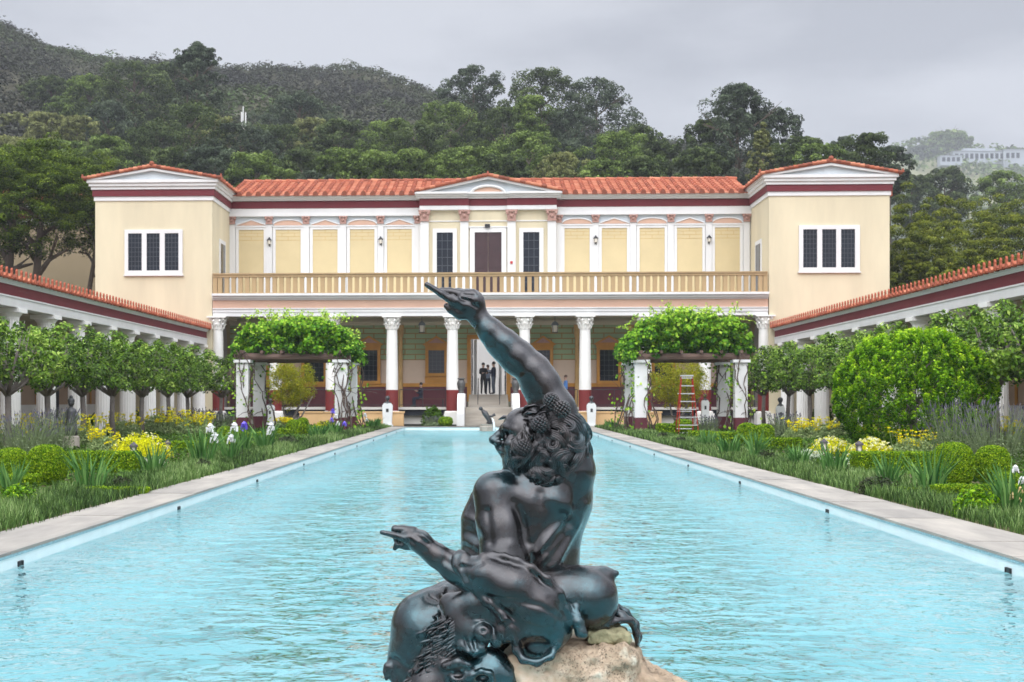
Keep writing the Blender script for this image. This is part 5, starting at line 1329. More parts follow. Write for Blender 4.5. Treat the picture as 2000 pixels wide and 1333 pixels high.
# (kind, colour, u, v_top, width_px, Y, label)
ft = [
 (0, 2, 20, 225, 110, 190, 'olive green tree at the left edge under the ridge'), (0, 0, 100, 152, 90, 215, 'dark round tree high on the left slope'),
 (1, 2, 88, 222, 100, 165, 'pale olive tree on the lower left slope'), (0, 2, 150, 228, 80, 160, 'yellowish tree beside the pale olive one on the left slope'),
 (2, 1, 175, 150, 130, 205, 'mid green tree high above the left tower'), (0, 0, 262, 126, 170, 200, 'broad dark tree just under the left ridge'),
 (1, 0, 325, 128, 130, 205, 'dark tree left of the tall ragged spire'), (3, 3, 385, 84, 165, 168, 'tallest ragged dark tree above the left ridge'),
 (2, 0, 370, 205, 210, 150, 'very broad dark tree below the ragged spire'), (0, 3, 470, 245, 150, 150, 'dark tree right of the ragged spire'),
 (1, 3, 212, 200, 120, 170, 'bluish tree over the apex of the left tower'), (2, 1, 205, 268, 140, 135, 'bright round tree behind the left tower gable'),
 (0, 1, 120, 275, 130, 140, 'green tree between the pine and the left tower'), (1, 2, 20, 270, 130, 150, 'olive tree behind the left pine'),
 (0, 0, 290, 250, 150, 145, 'dark tree behind the left tower roof'), (2, 2, 418, 225, 100, 160, 'grey green tree left of the white mast'),
 (1, 0, 330, 290, 130, 128, 'low dark tree right of the left tower apex'), (0, 3, 420, 290, 140, 128, 'low dark tree where the main roof begins'),
 (0, 3, 585, 186, 150, 190, 'grey green rounded tree right of the white mast'), (2, 0, 540, 245, 130, 160, 'dark tree in the middle of the left roof'), (1, 2, 610, 235, 110, 165, 'grey green tree with thin trunk above the left roof'),
 (0, 0, 660, 235, 110, 160, 'dark tree left of the bare sandy patch'), (2, 1, 500, 300, 140, 125, 'low bushy tree above the left roof end'), (1, 0, 590, 295, 130, 128, 'low dark tree above the left roof'),
 (0, 1, 672, 292, 110, 122, 'rounded mid green tree just above the left roof'), (2, 1, 745, 300, 130, 120, 'low green tree left of the central pediment'), (1, 1, 820, 296, 140, 120, 'low bright tree beside the central pediment'),
 (0, 1, 765, 238, 140, 150, 'mid green tree right of the bare sandy patch'), (2, 0, 830, 240, 150, 145, 'dense tree above the central pediment, left'), (1, 1, 880, 206, 170, 160, 'broad green tree below the central skyline trees'),
 (0, 3, 925, 134, 140, 185, 'leftmost dark tree on the central skyline'), (2, 0, 985, 215, 140, 160, 'green tree below the central skyline, middle'), (1, 1, 915, 290, 150, 122, 'low tree right behind the pediment apex'),
 (0, 0, 1055, 140, 160, 180, 'middle dark tree on the central skyline'), (3, 1, 1040, 188, 170, 150, 'conical lighter tree in front of the central skyline trees'), (2, 3, 1165, 157, 160, 180, 'rightmost wide tree on the central skyline'),
 (1, 3, 1110, 220, 140, 165, 'dark tree filling the central grove'), (0, 1, 1030, 262, 170, 130, 'large round tree right above the roof centre'), (2, 2, 1100, 300, 120, 120, 'low olive tree above the roof centre'),
 (0, 1, 1200, 262, 160, 135, 'broad green tree above the right roof'), (1, 0, 1245, 248, 120, 150, 'dark tree right of the central grove'), (2, 1, 1180, 316, 110, 118, 'small round tree just above the right roof'),
 (0, 0, 1290, 278, 100, 150, 'last dark tree before the gap on the right'), (1, 0, 980, 305, 110, 118, 'low dark tree right of the pediment apex'), (2, 0, 1260, 308, 110, 118, 'low dark tree above the right roof'),
 (3, 3, 1440, 166, 240, 140, 'great pyramidal dark tree above the right roof'), (0, 3, 1440, 168, 90, 141, 'rounded top clump of the great pyramidal tree'), (0, 0, 1385, 235, 110, 142, 'left shoulder tree beside the great pyramidal one'), (2, 3, 1520, 215, 120, 142, 'right shoulder tree beside the great pyramidal one'),
 (0, 0, 1365, 290, 100, 128, 'low dark tree left of the great pyramidal one'), (0, 1, 1600, 284, 120, 130, 'rounded green tree behind the right tower gable'), (4, 2, 1490, 240, 90, 112, 'thin pale conifer in front of the great pyramidal tree'),
 (1, 0, 1560, 270, 110, 132, 'dark tree left of the right tower gable'), (5, 0, 1692, 264, 110, 125, 'open topped dark tree over the right tower'), (0, 3, 1738, 288, 84, 140, 'dark tree right behind the right tower'),
 (0, 3, 1650, 268, 50, 220, 'faint small tree left of the open topped one')]
ft += [(5, 3, 366, 100, 70, 169, 'ragged side spire left of the tallest dark tree'), (5, 3, 404, 96, 56, 170, 'ragged side spire right of the tallest dark tree')]
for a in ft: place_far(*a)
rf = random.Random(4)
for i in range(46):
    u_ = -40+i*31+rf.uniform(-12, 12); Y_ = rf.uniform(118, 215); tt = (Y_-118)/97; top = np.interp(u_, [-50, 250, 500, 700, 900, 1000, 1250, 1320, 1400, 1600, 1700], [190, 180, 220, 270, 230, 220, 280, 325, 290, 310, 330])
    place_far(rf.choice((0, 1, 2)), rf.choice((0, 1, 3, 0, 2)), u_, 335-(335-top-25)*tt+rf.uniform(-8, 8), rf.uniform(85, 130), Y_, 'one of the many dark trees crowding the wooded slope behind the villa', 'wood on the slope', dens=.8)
# chaparral on the hill: countless shrubs, one object
gg = np.random.default_rng(5); N_ = 14000
Y = 150+gg.random(N_)**.8*230; X = (gg.random(N_)*2-1)*(.44*Y)+8; z = hillz(X, Y)
keep = z > 8; X, Y, z = X[keep], Y[keep], z[keep]
r = gg.uniform(.7, 2.0, len(X))*(1+.6*(gg.random(len(X)) < .08)); per = 34
cen = np.stack([X, Y, z+r*.3], 1); p, n_, idx = clump_points(gg, cen, r, per, .75, .6, .5)
v, f = leaf_arrays(gg, p, n_*.7+[0, 0, .8], 0.5*(.7+.5*r[idx]/2), .75, .35)
patch = np.sin(X*.06+1)*np.sin(Y*.05+X*.02)+.5*np.sin(X*.17+Y*.11)
t = np.clip(.34+.2*patch[idx]+gg.normal(0, .07, len(idx))+gg.normal(0, .09, len(X))[idx], 0, 1)
cm = leafmat('chaparral_leaf', G_((44, 42, 44), (54, 56, 48), (64, 70, 46), (64, 84, 40), (78, 102, 46)), .7, .1, .15, .02)
tag(npmesh('chaparral', v, f, cm, tint=t), 'grey brown and green scrub covering the hillside behind the trees', 'scrub', kind='stuff')
# distant hazy hill on the right with a long white house
HF = 1150/600.; hx = np.linspace(60, 330, 60)*HF; hy = np.linspace(430, 760, 26)*HF
XX, YY = np.meshgrid(hx, hy); YC0 = 1150.
uu = 954+(XX/YY)*F; prof = np.interp(uu, [1640, 1700, 1765, 1800, 1850, 1900, 2000, 2200, 2600], [330, 305, 291, 288, 286, 300, 306, 300, 290])
zr2 = H+(V0-prof)/F*YC0
ZZ = zr2*np.clip((YY-430*HF)/(YC0-430*HF), 0, 1)**.8-np.clip((YY-YC0)/300, 0, 1)*60+2*np.sin(XX*.05)*np.sin(YY*.03)-1
vv = np.stack([XX, YY, ZZ], -1).reshape(-1, 3); n = len(hx); ff = np.array([(j*n+i, j*n+i+1, (j+1)*n+i+1, (j+1)*n+i) for j in range(len(hy)-1) for i in range(n-1)])
hm = npmesh('far_hill', vv, ff, mat('far_hill_ground', lin((112, 116, 80)), .95, .15, .02, col2=lin((140, 136, 100))), smooth=True); hm['kind'] = 'structure'
N_ = 5200; X = gg.uniform(70, 320, N_)*HF; Y = gg.uniform(450, 610, N_)*HF
uu = 954+(X/Y)*F; prof = np.interp(uu, [1640, 1700, 1765, 1800, 1850, 1900, 2000, 2200, 2600], [330, 305, 291, 288, 286, 300, 306, 300, 290]); z = (H+(V0-prof)/F*YC0)*np.clip((Y-430*HF)/(YC0-430*HF), 0, 1)**.8-1
k_ = (np.sin(X*.026)*np.sin(Y*.021)+gg.normal(0, .6, N_)) > -.2
X, Y, z = X[k_], Y[k_], z[k_]; r = gg.uniform(2.5, 7.5, len(X))
p, n_, idx = clump_points(gg, np.stack([X, Y, z+r*.3], 1), r, 16, .8, .6, .5); v, f = leaf_arrays(gg, p, n_+[0, 0, .4], 3.2, .75, .6)
tag(npmesh('hillside_scrub', v, f, fmats[1], tint=np.clip(gg.normal(.4, .2, len(f)), 0, 1)), 'dark scrub and trees on the distant hill at the right', 'scrub', kind='stuff')
for kind, mi, u, vt, wp, Y_, lab in ((0, 1, 1850, 258, 84, 1140, 'rounded tree on the crest of the distant hill'), (0, 3, 1800, 288, 70, 1130, 'low tree on the distant hill left of the crest tree'), (0, 0, 1845, 330, 100, 240, 'dark tree above the right pines, left'), (0, 1, 1955, 338, 120, 220, 'dark tree above the right pines, right'), (2, 0, 1780, 345, 90, 230, 'dark tree behind the right tower corner')):
    place_far(kind, mi, u, vt, wp, Y_, lab, 'trees on the distant right hill', zb_=None if Y_ < 300 else PZ(vt+44, u, Y_), hmin=8)
hx_, hz_ = P(1915, 318, 1110); house = empty('hilltop_house', (hx_, 1110, hz_-1), label='long pale house with rows of windows on the distant hill at the right', cat='house')
k = 1110/F; b = MB(); b.box(-52*k, 42*k, 0, 14, 0, 24*k); b.box(42*k, 85*k, -2, 14, -8*k, 26*k); b.box(-30*k, 30*k, 2, 12, 24*k+.01, 31*k); b.build('wall', mat('pale_house', lin((160, 166, 172)), .8, .05), house)
b = MB(); b.box(-54*k, 44*k, -.6, 14.5, 24*k+.011, 24*k+.5); b.box(40*k, 87*k, -2.6, 14.5, 26*k+.011, 26*k+.5); b.build('roof', mat('grey_roof', lin((140, 144, 148)), .8, .05), house)
for i in range(13): b = MB(); x = (-48+i*9.5)*k; yq = -.1 if x < 42*k-.5 else -2.1; b.box(x, x+6*k, yq, yq+.08, 10*k, 20*k); b.build('window', M['glass'], house)
hx_, hz_ = P(1858, 318, 1085); h2 = empty('small_white_house', (hx_, 1085, hz_), label='small white house left below the long pale one on the distant hill', cat='house')
b = MB(); b.box(-20*k, 20*k, 0, 8, -2, 13*k); b.build('wall', mat('pale_house', lin((190, 196, 200)), .8, .05), h2); b = MB(); b.box(-21*k, 21*k, -.4, 8.4, 13*k+.01, 13*k+.4); b.build('roof', mat('grey_roof', lin((140, 144, 148)), .8, .05), h2)
for i in range(4): b = MB(); b.box((-17+i*9)*k, (-11+i*9)*k, -.1, -.01, 2*k, 10*k); b.build('window', M['glass'], h2)
# phone mast disguised in the wood and a small white sign of the ridge
mx_, mz_ = P(475, 208, 185); mo = empty('radio_mast', (mx_, 185, mz_-9), label='slender white antenna mast rising from the trees left of centre', cat='mast')
b = MB(); b.tube([(0, 0, 0), (0, 0, 9)], .08, 6); b.build('pole', M['white'], mo)
for i in range(3):
    a = i*2.1; b = MB(); b.box(-.08, .08, -.05, .05, 6.2, 8.2); q = b.build('antenna_panel', M['white'], mo); q.location = (.32*math.cos(a), .32*math.sin(a), 0)
# bare sandy patch
px_, pz_ = P(712, 268, 190)
# ---------------------------------------------------------------- pine trees
def pine(x, y, z0, h, w, lab, seed, trunks, lean=0, cz=.55, K=260, per=60, leaf=.16, m_='pine', grp=None, flat=.35):
    gg = np.random.default_rng(seed); o = empty('pine_tree', (x, y, z0), label=lab, cat='tree', group=grp)
    b = MB(); tips = []
    for (dx, tx, r0) in trunks:
        tips += limb_tree(gg, b, (dx, 0, -.3), (tx, gg.normal(0, .3), h*(cz+.06)), r0, 6 if r0 > .18 else 2, w*.2, lean=(tx-dx)*.25+gg.normal(0, .25), fork=.66, n2=2)
    b.build('trunk', M['bark'], o, True)
    cen = []
    while len(cen) < K:
        q = unit(gg.normal(0, 1, (1, 3)))[0]; q[2] = abs(q[2]) if gg.random() < .75 else -abs(q[2])*.55
        rr = gg.random()**.25; lump = 1+.13*math.sin(q[0]*8+seed)*math.sin(q[1]*7+1)
        cen.append((q[0]*w/2*rr*lump, q[1]*w/2*rr*lump, h*cz+q[2]*h*(1-cz)*rr*lump*.92))
    cen = np.array(cen); rr = gg.uniform(.30, .52, K)*w/9
    p, n_, idx = clump_points(gg, cen, rr, per, .72, .6, .5)
    v, f = leaf_arrays(gg, p, n_+[0, 0, .8], leaf, .42, .5)
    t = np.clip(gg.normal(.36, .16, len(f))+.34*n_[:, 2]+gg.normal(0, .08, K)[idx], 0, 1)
    npmesh('crown', v, f, M[m_], parent=o, tint=t); return o
M['pine'] = leafmat('pine_needles', G_((18, 30, 8), (46, 64, 14), (88, 108, 24), (130, 146, 46)), .55, .2)
M['pine2'] = leafmat('pine_needles_brownish', G_((36, 44, 12), (72, 84, 20), (108, 116, 30), (140, 142, 50)), .55, .2)
x, _ = P(52, 500, 80); pine(x+.7, 80, 0, PZ(276, 60, 80), 11.0, 'large spreading pine with dark trunks behind the left colonnade', 3, ((-.8, -1.6, .42), (.6, .2, .36), (1.6, 3.6, .2)), K=760, per=170, leaf=.14, cz=.73)
x, _ = P(-90, 500, 84); pine(x, 84, 0, PZ(285, 10, 84), 8, 'second pine at the left edge behind the large one', 9, ((0, .4, .25),), K=300, per=140, leaf=.15)
for u, vt, w_, Y_, sd, lab in ((1800, 352, 8, 84, 21, 'bushy pine touching the right tower'), (1900, 366, 9, 88, 22, 'bushy pine in the middle of the right group'), (1990, 360, 8, 84, 23, 'bushy pine at the right edge'), (1840, 425, 7, 78, 24, 'lower bushy pine in front of the right group'), (1945, 450, 7.5, 76, 25, 'lower bushy pine near the right edge'), (1768, 440, 5.5, 79, 26, 'narrow bushy pine against the right tower wall')):
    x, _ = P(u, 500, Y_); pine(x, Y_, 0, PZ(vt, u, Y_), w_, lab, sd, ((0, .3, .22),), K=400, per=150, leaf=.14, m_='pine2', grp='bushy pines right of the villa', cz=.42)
# ---------------------------------------------------------------- small clipped orchard trees in front of the colonnades
def orchard_mesh(seed):
    gg = np.random.default_rng(seed); b = MB()
    b.tube([(0, 0, 0), (.03, 0, .7), (0, .02, 1.5)], [.11, .085, .08], 7)
    for i in range(9):
        a = i*.7+gg.uniform(-.3, .3); r = gg.uniform(.6, 1.15); e = (math.cos(a)*r*.8, math.sin(a)*r*1.3, 1.9+gg.random()*1.1); b.tube([(0, 0, 1.4), (e[0]*.5, e[1]*.5, 1.4+(e[2]-1.4)*.4), e], [.06, .04, .012], 5)
        for j in range(2): e2 = (e[0]*.6+gg.normal(0, .3), e[1]*.6+gg.normal(0, .3), e[2]+gg.uniform(-.2, .5)); b.tube([(e[0]*.5, e[1]*.5, 1.4+(e[2]-1.4)*.4), e2], [.028, .008], 4)
    K = 118; cen = np.stack([gg.uniform(-1, 1, K), gg.uniform(-1, 1, K), gg.uniform(0, 1, K)], 1)
    k = (np.abs(cen[:, 0])**3+np.abs(cen[:, 1])**3) < 1.1; cen = cen[k]; K = len(cen)
    cen = np.stack([cen[:, 0]*1.42, cen[:, 1]*1.6, 1.70+cen[:, 2]*1.6-.12*cen[:, 1]**2*cen[:, 2]], 1)
    p, n_, idx = clump_points(gg, cen, gg.uniform(.16, .28, K), 58, 1, .4, .3); v, f = leaf_arrays(gg, p, n_+[0, -.2, .8], .115, .5, .5)
    return b, v, f, np.clip(gg.normal(.33, .24, len(f))+gg.normal(0, .16, K)[idx]+.18*n_[:, 2], 0, 1)
OM = [orchard_mesh(s) for s in (1, 2, 3)]; OP = {}
def orchard(x, y, k, lab, h=1.0):
    if k not in OP:
        b, v, f, t = OM[k]; o = empty('orchard_tree'); npmesh('crown', v, f, M['orchard'], parent=o, tint=t); b.build('trunk', M['barkgrey'], o, True); OP[k] = o; c = o
    else: c = copy_tree(OP[k])
    c.location = (x, y, 0); c.rotation_euler = (0, 0, rnd.uniform(-.3, .3)+(math.pi if rnd.random() < .5 else 0)); c.scale = (1, 1, h); tag(c, lab, 'tree', 'clipped orchard trees along the colonnades')
words = ['nearest', 'second', 'third', 'fourth', 'fifth', 'sixth', 'seventh', 'eighth', 'ninth']
for i, y in enumerate((35.6, 38.9, 42.6, 46.0, 49.6, 53.6, 57.8, 64.6)): orchard(-12.15+rnd.uniform(-.1, .1), y, i % 3, 'small clipped grey trunked tree before the left colonnade, %s in its row' % words[i], .97)
for i, y in enumerate((32.0, 35.5, 39.0, 43.0, 47.2, 51.4, 55.6, 59.8, 64.4)): orchard(12.35+rnd.uniform(-.1, .1), y, (i+1) % 3, 'small clipped grey trunked tree before the right colonnade, %s in its row' % words[i], 1.02)
# great bright bush
bx, _ = P(1785, 700, 33.0); bo = empty('bright_bush', (bx, 33.0, 0), label='great round bright green bush in the right garden', cat='bush')
gg = np.random.default_rng(77); zt = PZ(652, 1785, 33.0); rw = 150*33/F
K = 1900; q = unit(gg.normal(0, 1, (K, 3))); lump = 1+.05*np.sin(q[:, :1]*7)*np.sin(q[:, 2:3]*8+1)
rad = np.where(gg.random((K, 1)) < .75, 1.0, gg.random((K, 1))**.4); cen = q*lump*rad*np.array([rw, rw*.9, zt*.49])+[0, 0, zt*.5]
p, n_, idx = clump_points(gg, cen, gg.uniform(.055, .095, K), 40, 2.3, .25, .4); v, f = leaf_arrays(gg, p, n_*.8+[0, 0, .1], .062, .5, .6)
t = np.clip(gg.normal(.32, .12, len(f))+.55*np.clip((p[:, 2]-cen[idx][:, 2])/.17, -1, 1)+gg.normal(0, .1, K)[idx], 0, 1)  # light shoot tips; dark feet put the shade of the gaps into the colour
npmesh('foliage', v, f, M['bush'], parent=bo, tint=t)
b = MB(); limb_tree(gg, b, (0, 0, 0), (0, 0, zt*.7), .09, 9, rw*.6, fork=.15); b.build('branches', M['barkgrey'], bo, True)
# feathery shrub-trees behind the pergolas
for u, vt, vb, wp, Y_, lab, sd in ((568, 700, 800, 92, 65.5, 'feathery yellow green small tree seen through the left pergola', 41), (1325, 700, 800, 118, 65.5, 'feathery yellow green small tree seen through the right pergola', 42)):
    x, zt = P(u, vt, Y_); zb0 = PZ(vb, u, Y_); rw = wp*Y_/F/2; gg = np.random.default_rng(sd); o = empty('feathery_tree', (x, Y_, 0), label=lab, cat='tree', group='feathery trees behind the pergolas')
    K = 150; q = unit(gg.normal(0, 1, (K, 3)))*(gg.random((K, 1))**.4); cen = q*np.array([rw, rw, (zt-zb0)/2])+[0, 0, (zt+zb0)/2]
    p, n_, idx = clump_points(gg, cen, gg.uniform(.18, .34, K), 70, 1, .3, .2); v, f = leaf_arrays(gg, p, n_+[0, 0, .4], .11, .28, .7)
    npmesh('crown', v, f, M['acacia'], parent=o, tint=np.clip(gg.normal(.4, .2, len(f))+gg.normal(0, .1, K)[idx], 0, 1))
    b = MB(); b.tube([(0, 0, 0), (.1, 0, .4), (.5, 0, zb0+.4), (.3, 0, zt*.7)], [.08, .07, .05, .02], 6); b.tube([(0, 0, .1), (-.3, 0, .6), (-.5, .1, zt*.6)], [.06, .045, .02], 6); b.tube([(0.05, 0, .2), (.5, -.1, .5), (1.0, 0, zb0+.6)], [.05, .04, .02], 6); b.build('trunk', M['barkgrey'], o, True)

# ---------------------------------------------------------------- haze
hzm = bpy.data.materials.new('haze_air'); hzm.use_nodes = True; N = hzm.node_tree.nodes; L = hzm.node_tree.links; N.remove(N['Principled BSDF'])
pv = N.new('ShaderNodeVolumePrincipled'); pv.inputs['Color'].default_value = (.93, .96, 1, 1); pv.inputs['Density'].default_value = .00038; pv.inputs['Anisotropy'].default_value = .2
L.new(pv.outputs[0], N['Material Output'].inputs['Volume'])
b = MB(); b.box(-560, 560, -40, 1500, -45, 330); ho = b.build('haze', hzm); ho['kind'] = 'stuff'; tag(ho, 'thin marine haze over the whole valley', 'haze')
# ---------------------------------------------------------------- the bronze satyr: signed distance modelling + surface nets
YS = 5.2; KP = YS/F
def SW(u, v, d):
    y = YS+d*KP; x, z = P(u, v, y); return np.array([x, y, z])
class SDF:
    def __init__(s, lo, hi, h):
        s.h = h; s.lo = np.array(lo, float); n = np.ceil((np.array(hi)-s.lo)/h).astype(int)+1
        s.n = n; s.f = np.full(n, .06, np.float32)
        s.ax = [s.lo[i]+h*np.arange(n[i]) for i in range(3)]
    def sub(s, lo, hi):
        i0 = np.maximum(0, np.floor((lo-s.lo)/s.h).astype(int)); i1 = np.minimum(s.n, np.ceil((hi-s.lo)/s.h).astype(int)+1)
        if (i1 <= i0).any(): return None
        sl = tuple(slice(a, b) for a, b in zip(i0, i1))
        return sl, s.ax[0][sl[0]][:, None, None], s.ax[1][sl[1]][None, :, None], s.ax[2][sl[2]][None, None, :]
    def mix(s, sl, d, k, neg=False):
        a = s.f[sl]
        if neg:
            d = -d; hh = np.clip(.5-.5*(d-a)/k, 0, 1); s.f[sl] = d*(1-hh)+a*hh+k*hh*(1-hh)
        else:
            hh = np.clip(.5+.5*(d-a)/k, 0, 1); s.f[sl] = a*hh+d*(1-hh)-k*hh*(1-hh)
    def cone(s, a, b, ra, rb, k=.015, neg=False):
        pad = max(ra, rb)+.06; q = s.sub(np.minimum(a, b)-pad, np.maximum(a, b)+pad)
        if q is None: return
        sl, X, Y, Z = q; ba = b-a; L2 = max(1e-9, ba@ba)
        px, py, pz = X-a[0], Y-a[1], Z-a[2]
        t = np.clip((px*ba[0]+py*ba[1]+pz*ba[2])/L2, 0, 1)
        d = np.sqrt((px-t*ba[0])**2+(py-t*ba[1])**2+(pz-t*ba[2])**2)-(ra+(rb-ra)*t)
        s.mix(sl, d.astype(np.float32), k, neg)
    def ell(s, c, r, k=.015, neg=False, rot=0.0):
        pad = max(r)+.06; q = s.sub(c-pad, c+pad)
        if q is None: return
        sl, X, Y, Z = q; px, py, pz = X-c[0], Y-c[1], Z-c[2]
        if rot: ca, sa = math.cos(rot), math.sin(rot); px, pz = px*ca+pz*sa, -px*sa+pz*ca
        k0 = np.sqrt((px/r[0])**2+(py/r[1])**2+(pz/r[2])**2); k1 = np.sqrt((px/r[0]**2)**2+(py/r[1]**2)**2+(pz/r[2]**2)**2)
        d = k0*(k0-1)/np.maximum(k1, 1e-6); s.mix(sl, d.astype(np.float32), k, neg)
    def box(s, c, r, rd, k=.015, rot=0.0):
        pad = max(r)+.08; q = s.sub(c-pad, c+pad)
        if q is None: return
        sl, X, Y, Z = q; px, py, pz = X-c[0], Y-c[1], Z-c[2]
        if rot: ca, sa = math.cos(rot), math.sin(rot); px, pz = px*ca+pz*sa, -px*sa+pz*ca
        qx, qy, qz = np.abs(px)-r[0]+rd+0*pz+0*py, np.abs(py)-r[1]+rd+0*px, np.abs(pz)-r[2]+rd+0*px
        d = np.sqrt(np.maximum(qx, 0)**2+np.maximum(qy, 0)**2+np.maximum(qz, 0)**2)+np.minimum(np.maximum(qx, np.maximum(qy, qz)), 0)-rd
        s.mix(sl, d.astype(np.float32), k)
    def chain(s, pts, k=14, neg=False):                       # (u, v, d, r) in photo pixels
        w = [(SW(u, v, d), r*KP) for u, v, d, r in pts]
        for (a, ra), (b, rb) in zip(w[:-1], w[1:]): s.cone(a, b, ra, rb, k*KP, neg)
    def E(s, u, v, d, r, k=14, neg=False, rot=0.0): s.ell(SW(u, v, d), np.array([r[0], r[2], r[1]])*KP, k*KP, neg, rot)
    def mesh(s):
        f = s.f; sg = f < 0; h = s.h
        cnt = np.zeros(s.n-1, np.int8)
        for i in (0, 1):
            for j in (0, 1):
                for k in (0, 1): cnt += sg[i:s.n[0]-1+i, j:s.n[1]-1+j, k:s.n[2]-1+k]
        mask = (cnt > 0) & (cnt < 8); idx = np.full(mask.shape, -1, np.int64); ijk = np.argwhere(mask); idx[mask] = np.arange(len(ijk))
        pos = np.zeros((len(ijk), 3)); num = np.zeros(len(ijk))
        C8 = [(i, j, k) for i in (0, 1) for j in (0, 1) for k in (0, 1)]
        for a in C8:
            for ax in range(3):
                if a[ax]: continue
                b = list(a); b[ax] = 1
                fa = f[ijk[:, 0]+a[0], ijk[:, 1]+a[1], ijk[:, 2]+a[2]]; fb = f[ijk[:, 0]+b[0], ijk[:, 1]+b[1], ijk[:, 2]+b[2]]
                c = (fa < 0) != (fb < 0); t = np.where(c, fa/np.where(c, fa-fb, 1), 0)
                p = np.tile(np.array(a, float), (len(ijk), 1)); p[:, ax] = t; pos += p*c[:, None]; num += c
        V = s.lo+(ijk+pos/np.maximum(num, 1)[:, None])*h; Q = []
        for ax in range(3):
            o1, o2 = [(1, 2), (2, 0), (0, 1)][ax]
            sl0 = [slice(1, -1)]*3; sl0[ax] = slice(0, -1); sl1 = list(sl0); sl1[ax] = slice(1, None)
            c = np.argwhere(sg[tuple(sl0)] != sg[tuple(sl1)]); off = np.array([1, 1, 1]); off[ax] = 0; c = c+off
            ins = sg[c[:, 0], c[:, 1], c[:, 2]]; e1 = np.zeros(3, int); e1[o1] = 1; e2 = np.zeros(3, int); e2[o2] = 1
            g4 = [idx[tuple((c-m).T)] for m in (e1+e2, e2, 0*e1, e1)]
            q = np.stack(g4, 1); q[~ins] = q[~ins][:, ::-1]; Q.append(q)
        Q = np.concatenate(Q); Q = Q[(Q >= 0).all(1)]
        return V, Q
def vnormals(V, Q):
    n = np.cross(V[Q[:, 2]]-V[Q[:, 0]], V[Q[:, 3]]-V[Q[:, 1]]); o = np.zeros_like(V)
    for i in range(4): np.add.at(o, Q[:, i], n)
    return unit(o)
_lat = np.random.default_rng(3).random((32, 32, 32))
def vnoise(p):
    i = np.floor(p).astype(int); f = p-i; f = f*f*(3-2*f); r = 0
    for a in (0, 1):
        for b in (0, 1):
            for c in (0, 1):
                w = (f[:, 0] if a else 1-f[:, 0])*(f[:, 1] if b else 1-f[:, 1])*(f[:, 2] if c else 1-f[:, 2])
                r = r+w*_lat[(i[:, 0]+a) % 32, (i[:, 1]+b) % 32, (i[:, 2]+c) % 32]
    return r-.5
def fbm(p, o=4): return sum(vnoise(p*2**i+i*7.3)*.5**i for i in range(o))
def relief(V, Nn, lines, dmax):
    """raise or sink soft ridges drawn in photo pixels on the side facing the path"""
    D = -V[:, 0]*sn+V[:, 1]*cs; Lx = V[:, 0]*cs+V[:, 1]*sn
    U = U0+Lx/D*F; Vv = V0-(V[:, 2]-H)/D*F
    disp = np.zeros(len(V)); near = np.clip(-Nn[:, 1]*1.6+.3, 0, 1)*(V[:, 1] < YS+dmax*KP)
    for pts, amp, wd in lines:
        best = np.full(len(V), 1e9)
        for (a, b) in zip(pts[:-1], pts[1:]):
            ax, ay = a; bx, by = b; dx, dy = bx-ax, by-ay; t = np.clip(((U-ax)*dx+(Vv-ay)*dy)/(dx*dx+dy*dy), 0, 1)
            best = np.minimum(best, np.hypot(U-ax-t*dx, Vv-ay-t*dy)*1.0)
        disp += amp*KP*np.exp(-(best/wd)**2)
    return V+Nn*(disp*near)[:, None]
lo = SW(725, 1420, -150); hi = SW(1270, 540, 230); lo[1], hi[1] = YS-.30, YS+.46
# ---- bronze material: black brown skin, rubbed highlights, teal patches for patina with the pool's reflection painted in, pits
bm = bpy.data.materials.new('statue_bronze'); bm.use_nodes = True; nt = bm.node_tree; N = nt.nodes; L = nt.links; pb = N['Principled BSDF']
tc = N.new('ShaderNodeTexCoord')
def _n(sc_, det=5, rg=.55):
    n = N.new('ShaderNodeTexNoise'); n.inputs['Scale'].default_value = sc_; n.inputs['Detail'].default_value = det; n.inputs['Roughness'].default_value = rg; L.new(tc.outputs['Object'], n.inputs['Vector']); return n
def _r(src, stops):
    r = N.new('ShaderNodeValToRGB'); e = r.color_ramp.elements; e[0].position, e[0].color = stops[0][0], (*stops[0][1], 1); e[1].position, e[1].color = stops[-1][0], (*stops[-1][1], 1)
    for p_, c_ in stops[1:-1]: q = e.new(p_); q.color = (*c_, 1)
    L.new(src, r.inputs['Fac']); return r
c1 = _r(_n(7).outputs['Fac'], [(.3, (.006, .006, .008)), (.5, (.013, .012, .014)), (.7, (.026, .019, .018))])
pat = _r(_n(3.3, 7, .65).outputs['Fac'], [(.46, (0, 0, 0)), (.68, (1, 1, 1))])
mxb = N.new('ShaderNodeMix'); mxb.data_type = 'RGBA'; L.new(pat.outputs['Color'], mxb.inputs[0]); L.new(c1.outputs['Color'], mxb.inputs[6]); mxb.inputs[7].default_value = (.014, .075, .09, 1)
spk = _r(_n(190, 3).outputs['Fac'], [(.70, (0, 0, 0)), (.76, (1, 1, 1))]); spm = _r(_n(9).outputs['Fac'], [(.5, (0, 0, 0)), (.66, (1, 1, 1))])
mm = N.new('ShaderNodeMath'); mm.operation = 'MULTIPLY'; L.new(spk.outputs['Color'], mm.inputs[0]); L.new(spm.outputs['Color'], mm.inputs[1])
mx2 = N.new('ShaderNodeMix'); mx2.data_type = 'RGBA'; L.new(mm.outputs[0], mx2.inputs[0]); L.new(mxb.outputs[2], mx2.inputs[6]); mx2.inputs[7].default_value = (.34, .36, .33, 1)
L.new(mx2.outputs[2], pb.inputs['Base Color']); pb.inputs['Metallic'].default_value = .8; pb.inputs['Coat Weight'].default_value = .8; pb.inputs['Coat Roughness'].default_value = .21; pb.inputs['Coat IOR'].default_value = 1.6
